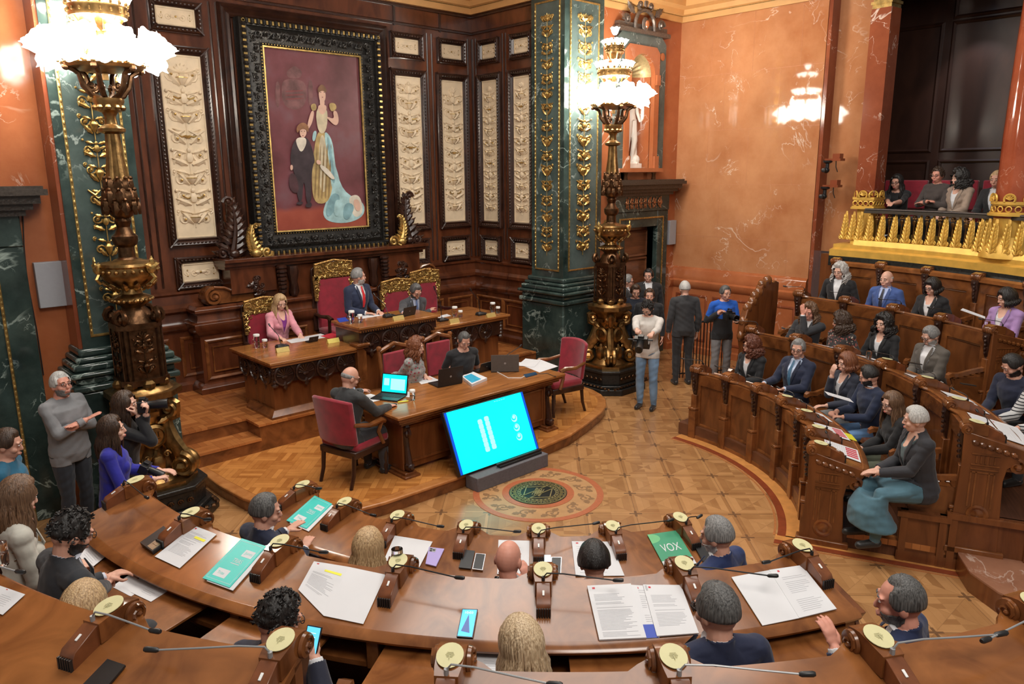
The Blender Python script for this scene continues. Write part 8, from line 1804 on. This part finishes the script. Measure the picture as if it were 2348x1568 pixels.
# ---- laptops and papers of the clerks
def quadslab(mb, q, th, mi=0): Sheet(q).rect(mb, 0, 0, 1, 1, th, mi, th)
def laptop(base, lid, label, lm, screen=None, extra=None):
    c = sum(base)/4; t = thing('laptop', label, 'laptop', tuple(c)); o = Matrix.Translation(tuple(-c))
    def bd(mb, nm, m_): r_ = MB(); r_.join(mb, o); r_.build(nm, m_, t, smooth=0)
    b = MB(); quadslab(b, base, .016); bd(b, 'keyboard_base', BLACK)
    k = MB(); sh = Sheet(base)
    for i in range(5):
        for j in range(12): sh.rect(k, .06+.075*j, .10+.10*i, .12+.075*j, .17+.10*i, .0185, 0, .002)
    bd(k, 'keys', plain('keys_'+str(len(MATS)), (.03, .03, .035), .5, 0, 0))
    l = MB(); n = np.cross(lid[1]-lid[0], lid[3]-lid[0]); n /= np.linalg.norm(n); l.add([tuple(p) for p in lid]+[tuple(p+n*.008) for p in lid], [(0, 1, 2, 3), (7, 6, 5, 4), (0, 4, 5, 1), (1, 5, 6, 2), (2, 6, 7, 3), (3, 7, 4, 0)]); bd(l, 'lid', lm)
    toc = 1 if n @ (CAMP-lid[0]) > 0 else -1; L_ = lambda u, v, h: (lid[0]*(1-u)+lid[1]*u)*(1-v)+(lid[3]*(1-u)+lid[2]*u)*v+n*(.008*(toc > 0)+h*toc)
    if screen: s_ = MB(); s_.add([tuple(L_(u, v, .001)) for u, v in ((.04, .05), (.96, .05), (.96, .92), (.04, .92))], [(0, 1, 2, 3)]); bd(s_, 'screen', screen); s_ = MB(); s_.add([tuple(L_(u, v, .0018)) for u, v in ((.10, .25), (.30, .25), (.30, .6), (.10, .6))], [(0, 1, 2, 3)]); s_.add([tuple(L_(u, v, .0018)) for u, v in ((.36, .25), (.9, .25), (.9, .8), (.36, .8))], [(0, 1, 2, 3)]); bd(s_, 'window', CYANP)
    else: s_ = MB(); s_.add([tuple(L_(.5+.04*cos(a_), .5+.06*sin(a_), .001)) for a_ in np.linspace(0, 2*pi, 12)[:-1]], [tuple(range(11))]); bd(s_, 'lid_emblem', GREY)
def lap(x, y, rz, w, d, ang, label, lm, screen=None, z=ZC):
    """hinge at the far side of the base; rz turns the user side"""
    R3 = rotz(rz); o = V3(x, y, z); P = lambda a, b_, c_: o+R3 @ V3(a, b_, c_)
    base = [P(-w/2, 0, 0), P(w/2, 0, 0), P(w/2, -d, 0), P(-w/2, -d, 0)]; hx, hz = d*.95*sin(ang), d*.95*cos(ang)
    laptop(base, [P(-w/2, hx, .012+hz), P(w/2, hx, .012+hz), P(w/2, 0, .012), P(-w/2, 0, .012)], label, lm, screen)
pL = pz(903, 905, ZC); lap(pL[0], pL[1], radians(-62), .36, .26, .25, 'open laptop with cyan screen before the bald man', BLACK, CYAN)
pL = pz(1032, 884, ZC); lap(pL[0], pL[1], radians(172), .36, .25, .15, 'black laptop before the woman in floral blouse', BLACK)
pL = pz(1158, 853, ZC); lap(pL[0], pL[1], radians(140), .38, .26, .2, 'grey laptop on the right half of the table', plain('laptop_grey', (.10, .095, .09), .35, .3, .05))
pL = pz(1113, 851, ZC); lap(pL[0], pL[1], radians(185), .26, .14, .35, 'black tablet on a stand before the man in black T-shirt', BLACK)
pL = pz(937, 724, ZM); lap(pL[0], pL[1], radians(190), .26, .14, .3, 'black tablet before the bearded man', BLACK, z=ZM)
pL = pz(718, 784, ZL); lap(pL[0], pL[1], radians(185), .15, .08, .4, 'small black tablet right of the woman in pink', BLACK, z=ZL)
sheet('stack_of_papers', [(1058, 868), (1086, 858), (1117, 872), (1082, 887)], ZC, 'thick bound document with blue cover picture on the table', 'book', th=.035, extra=[('blue_picture', lambda b, sh: sh.rect(b, .08, .1, .7, .9, .0358, 0, .0005), plain('cover_blue', (.05, .42, .66), .3, 0, .2))])
for q, z, lb, ln_ in (([(1183, 832), (1238, 824), (1280, 840), (1237, 854)], ZC, 'pink-edged papers at the right end of the table', None), ([(1205, 822), (1240, 826), (1225, 842), (1186, 838)], ZC+.004, 'upper sheets at the right end of the table', None), ([(952, 869), (985, 862), (1008, 872), (966, 881)], ZC, 'sheet under the hand of the woman in floral blouse', (.1, .9, .1, .9, 6)), ([(824, 909), (850, 903), (887, 914), (853, 922)], ZC, 'printed sheet left of the cyan laptop', (.1, .9, .1, .9, 8)), ([(925, 897), (948, 899), (938, 911), (918, 908)], ZC, 'sheet behind the cyan laptop', None), ([(655, 780), (735, 765), (757, 772), (668, 787)], ZL, 'papers before the woman in pink', (.1, .9, .1, .9, 6)), ([(815, 725), (868, 717), (884, 722), (828, 731)], ZM, 'papers before the man in navy suit', (.1, .9, .2, .8, 5)), ([(1000, 726), (1025, 720), (1035, 724), (1008, 730)], ZR_, 'pink paper right of the bearded man', None), ([(1040, 856), (1062, 848), (1090, 852), (1066, 860)], ZC, 'white sheet by the tablet stand', None)):
    sheet('sheet_of_paper', q, z, lb, 'paper', lines=ln_)
sheet('folder', [(772, 731), (792, 728), (800, 736), (778, 739)], ZM, 'blue folder at the left edge of the middle desk', 'folder', BLUEC, .006)
sheet('folder', [(735, 771), (760, 764), (790, 770), (762, 778)], ZL, 'red folder behind the yellow name plate', 'folder', REDINK, .005)
sheet('phone', [(1200, 860), (1228, 854), (1232, 859), (1206, 866)], ZC, 'phone with a cable at the right of the table', 'phone', plain('phone_teal', (.02, .06, .12), .2, 0, 0), .01)
pm = pz(902, 931, ZC); q = MB(); q.ell((pm[0], pm[1], ZC+.015), (.05, .032, .017), 10, 6); tag(q.build('computer_mouse', BLACK), 'mouse under the bald man\'s hand', 'mouse')
q = MB(); q.tube([tuple(pz(px, py, ZC+.004)) for px, py in ((1135, 850), (1165, 866), (1195, 866), (1212, 858))], .005, 6); tag(q.build('charging_cable', WHITE), 'white cable curving round the grey laptop', 'cable')
q = MB(); q.tube([tuple(pz(px, py, ZC+.004)) for px, py in ((1230, 857), (1255, 856), (1275, 864))]+[(1.56, 1.35, .90), (1.58, 1.3, .5), (1.56, 1.28, .17)], .004, 6); tag(q.build('power_cable', BLACK), 'black cable hanging off the right end of the table', 'cable')
q = MB(); q.tube([tuple(pz(px, py, ZC+.008)) for px, py in ((912, 922), (936, 919))], .008, 8); tag(q.build('highlighter', YELLOW), 'yellow highlighter beside the lidded glass', 'pen')
# ---- things people hold
def held_box(name, c, dims, face, tilt_, mats, label, cat, parts):
    t = thing(name, label, cat, tuple(c), radians(face-90))
    for nm, fn, m_ in parts: b = MB(); fn(b); b2 = MB(); b2.join(b, Matrix.Rotation(tilt_, 4, 'X')); b2.build(nm, m_, t, smooth=40, bevel=.003)
    return t
def cam_parts(s=1.0): return [('body', lambda b: (b.box((0, 0, 0), (.14*s, .07*s, .09*s)), b.box((0, 0, .055*s), (.06*s, .05*s, .03*s)), b.box((.05*s, .03*s, -.01*s), (.03*s, .05*s, .08*s))), BLACK), ('lens', lambda b: b.tube([(0, .03*s, 0), (0, .10*s, 0), (0, .105*s, 0), (0, .19*s, 0)], [.034*s, .036*s, .040*s, .042*s], 14), BLACK), ('front_glass', lambda b: b.tube([(0, .19*s, 0), (0, .192*s, 0)], .034*s, 14), GLASS)]
held_box('photo_camera', pz(328, 930, 1.55), 0, -25, 0, 0, 'black camera with long lens at the eye of the woman in black', 'camera', cam_parts(1.1))
held_box('photo_camera', pz(332, 1072, 1.12), 0, -40, -.5, 0, 'black camera in the hands of the woman in blue blouse', 'camera', cam_parts(.9))
jm = pyl(1470, 782, .42); held_box('video_rig', jm, 0, -150, -.3, 0, 'black video rig held by the man in the white jumper', 'camera', cam_parts(1.3)+[('grip', lambda b: (b.tube([(-.16, 0, .02), (.18, 0, .02)], .012, 7), b.box((-.05, -.06, -.09), (.12, .10, .08)), b.tube([(.1, 0, 0), (.12, 0, -.12)], .016, 7)), BLACK)])
held_box('video_camera', pz(1672, 724, 1.32), 0, -120, 0, 0, 'black video camera in the hands of the man in blue hoodie', 'camera', cam_parts(1.25)+[('handle', lambda b: b.tube([(0, -.05, .05), (0, -.04, .11), (0, .06, .11)], .012, 7), BLACK)])
ph = [pz(*p, 1.64 if i < 2 else 1.52) for i, p in enumerate(((707, 1432), (740, 1438), (724, 1516), (694, 1508)))]
sheet('phone', ph, lambda *p: np.array(p), 'phone with lit pale blue screen in the curly man\'s hand', 'phone', BLACK, .009, extra=[('lit_screen', lambda b, sh: sh.rect(b, .05, .03, .95, .97, .0096, 0, .0005), emit('phone_glow_pale', (.10, .50, .85), 1.2)), ('screen_text', lambda b, sh: [sh.rect(b, .15, .2+.12*k, .7, .22+.12*k, .0103, 0, .0003) for k in range(5)], emit('phone_text', (.6, .85, 1), 1.2))])
lf = PEOPLE[27] if len(PEOPLE) > 27 else None
def held_sheet(q, label): sheet('leaflet', q, lambda *p: np.array(p), label, 'paper', PAPER, .002, (.1, .9, .1, .9, 9))
c0 = pz(1932, 915, 1.03); held_sheet([c0+V3(-.16, .10, .06), c0+V3(-.04, .20, .06), c0+V3(.14, -.02, -.02), c0+V3(.02, -.12, -.02)], 'printed leaflet held by the dark-haired man in navy sweater')
c0 = pz(2236, 722, 2.05); held_sheet([c0+V3(-.10, .12, .05), c0+V3(.04, .14, .05), c0+V3(.14, -.06, -.03), c0+V3(.0, -.10, -.03)], 'white sheet in the hand of the lilac-suited woman')
for k, (px, py, z, row) in enumerate(((2100, 836, 1.42, 1), (2222, 885, 1.42, 1))): 
    c0 = pz(px, py, z); sheet('phone', [c0+V3(-.06, .04, .02), c0+V3(-.03, .08, .02), c0+V3(.06, -.02, 0), c0+V3(.03, -.06, 0)], lambda *p: np.array(p), ('phone in the hands of the tweed jacket man', 'phone in the hands of the navy sweater man at the right edge')[k], 'phone', BLACK, .009)
# ---- dark metal railing behind the suited man
t = thing('metal_railing', 'black metal railing behind the man in the blue hoodie', 'railing', (5.6, 1.5, 0)); q = MB()
for k in range(16): q.tube([(-.4+.055*k, .3-.03*k, 0), (-.4+.055*k, .3-.03*k, 1.0)], .010, 6)
q.build('bars', BLACK, t); q = MB(); q.tube([(-.42, .31, 1.0), (.45, -.16, 1.0)], .02, 8); q.tube([(-.42, .31, .08), (.45, -.16, .08)], .014, 8); q.build('rails', BLACK, t)
# ---- marble figure in the niche
b = MB(); S0 = V3(0, 0, 0)
def st(a, c, r1, r2): limb(b, V3(*a), V3(*c), r1, r2)
loft(b, [((.02, 0, .78), .10, .075, np.eye(3)), ((.0, 0, .90), .085, .065, np.eye(3)), ((-.02, 0, 1.05), .115, .08, np.eye(3)), ((-.02, 0, 1.14), .12, .07, np.eye(3)), ((-.01, 0, 1.19), .05, .045, np.eye(3))], 16)
st((.06, 0, .76), (.08, -.03, .45), .07, .05); st((.08, -.03, .45), (.05, 0, .12), .048, .03); st((-.04, 0, .76), (-.05, 0, .45), .07, .05); st((-.05, 0, .45), (-.06, .02, .12), .048, .03)
st((-.06, .02, .10), (-.06, -.09, .085), .03, .022); st((.05, 0, .10), (.06, -.11, .085), .03, .022)
st((.10, 0, 1.13), (.17, 0, .90), .04, .032); st((.17, 0, .90), (.12, -.10, .76), .03, .022); st((-.13, 0, 1.13), (-.18, -.02, .90), .04, .032); st((-.18, -.02, .90), (-.08, -.11, 1.0), .03, .022)
b.ell((-.01, -.01, 1.30), (.055, .065, .075), 12, 8); b.tube([(-.01, 0, 1.16), (-.01, 0, 1.26)], .035, 8); b.bb(-.17, .17, -.12, .12, .0, .08); b.tube([(.13, 0, .08), (.14, .02, .5)], [.05, .035], 8); b.ell((.12, -.04, .14), (.07, .06, .08), 8, 6)
V, F = remesh(b, .010); V = smooth_mesh(V, F, 2, np.full(len(V), .4))*V3(1.25, 1.15, 1.12)
so = raw_obj('statue', V, F, STATUE); so.location = (nx-.03, YN+.14, 3.66); tag(so, 'white marble nude figure standing in the wall niche', 'statue')
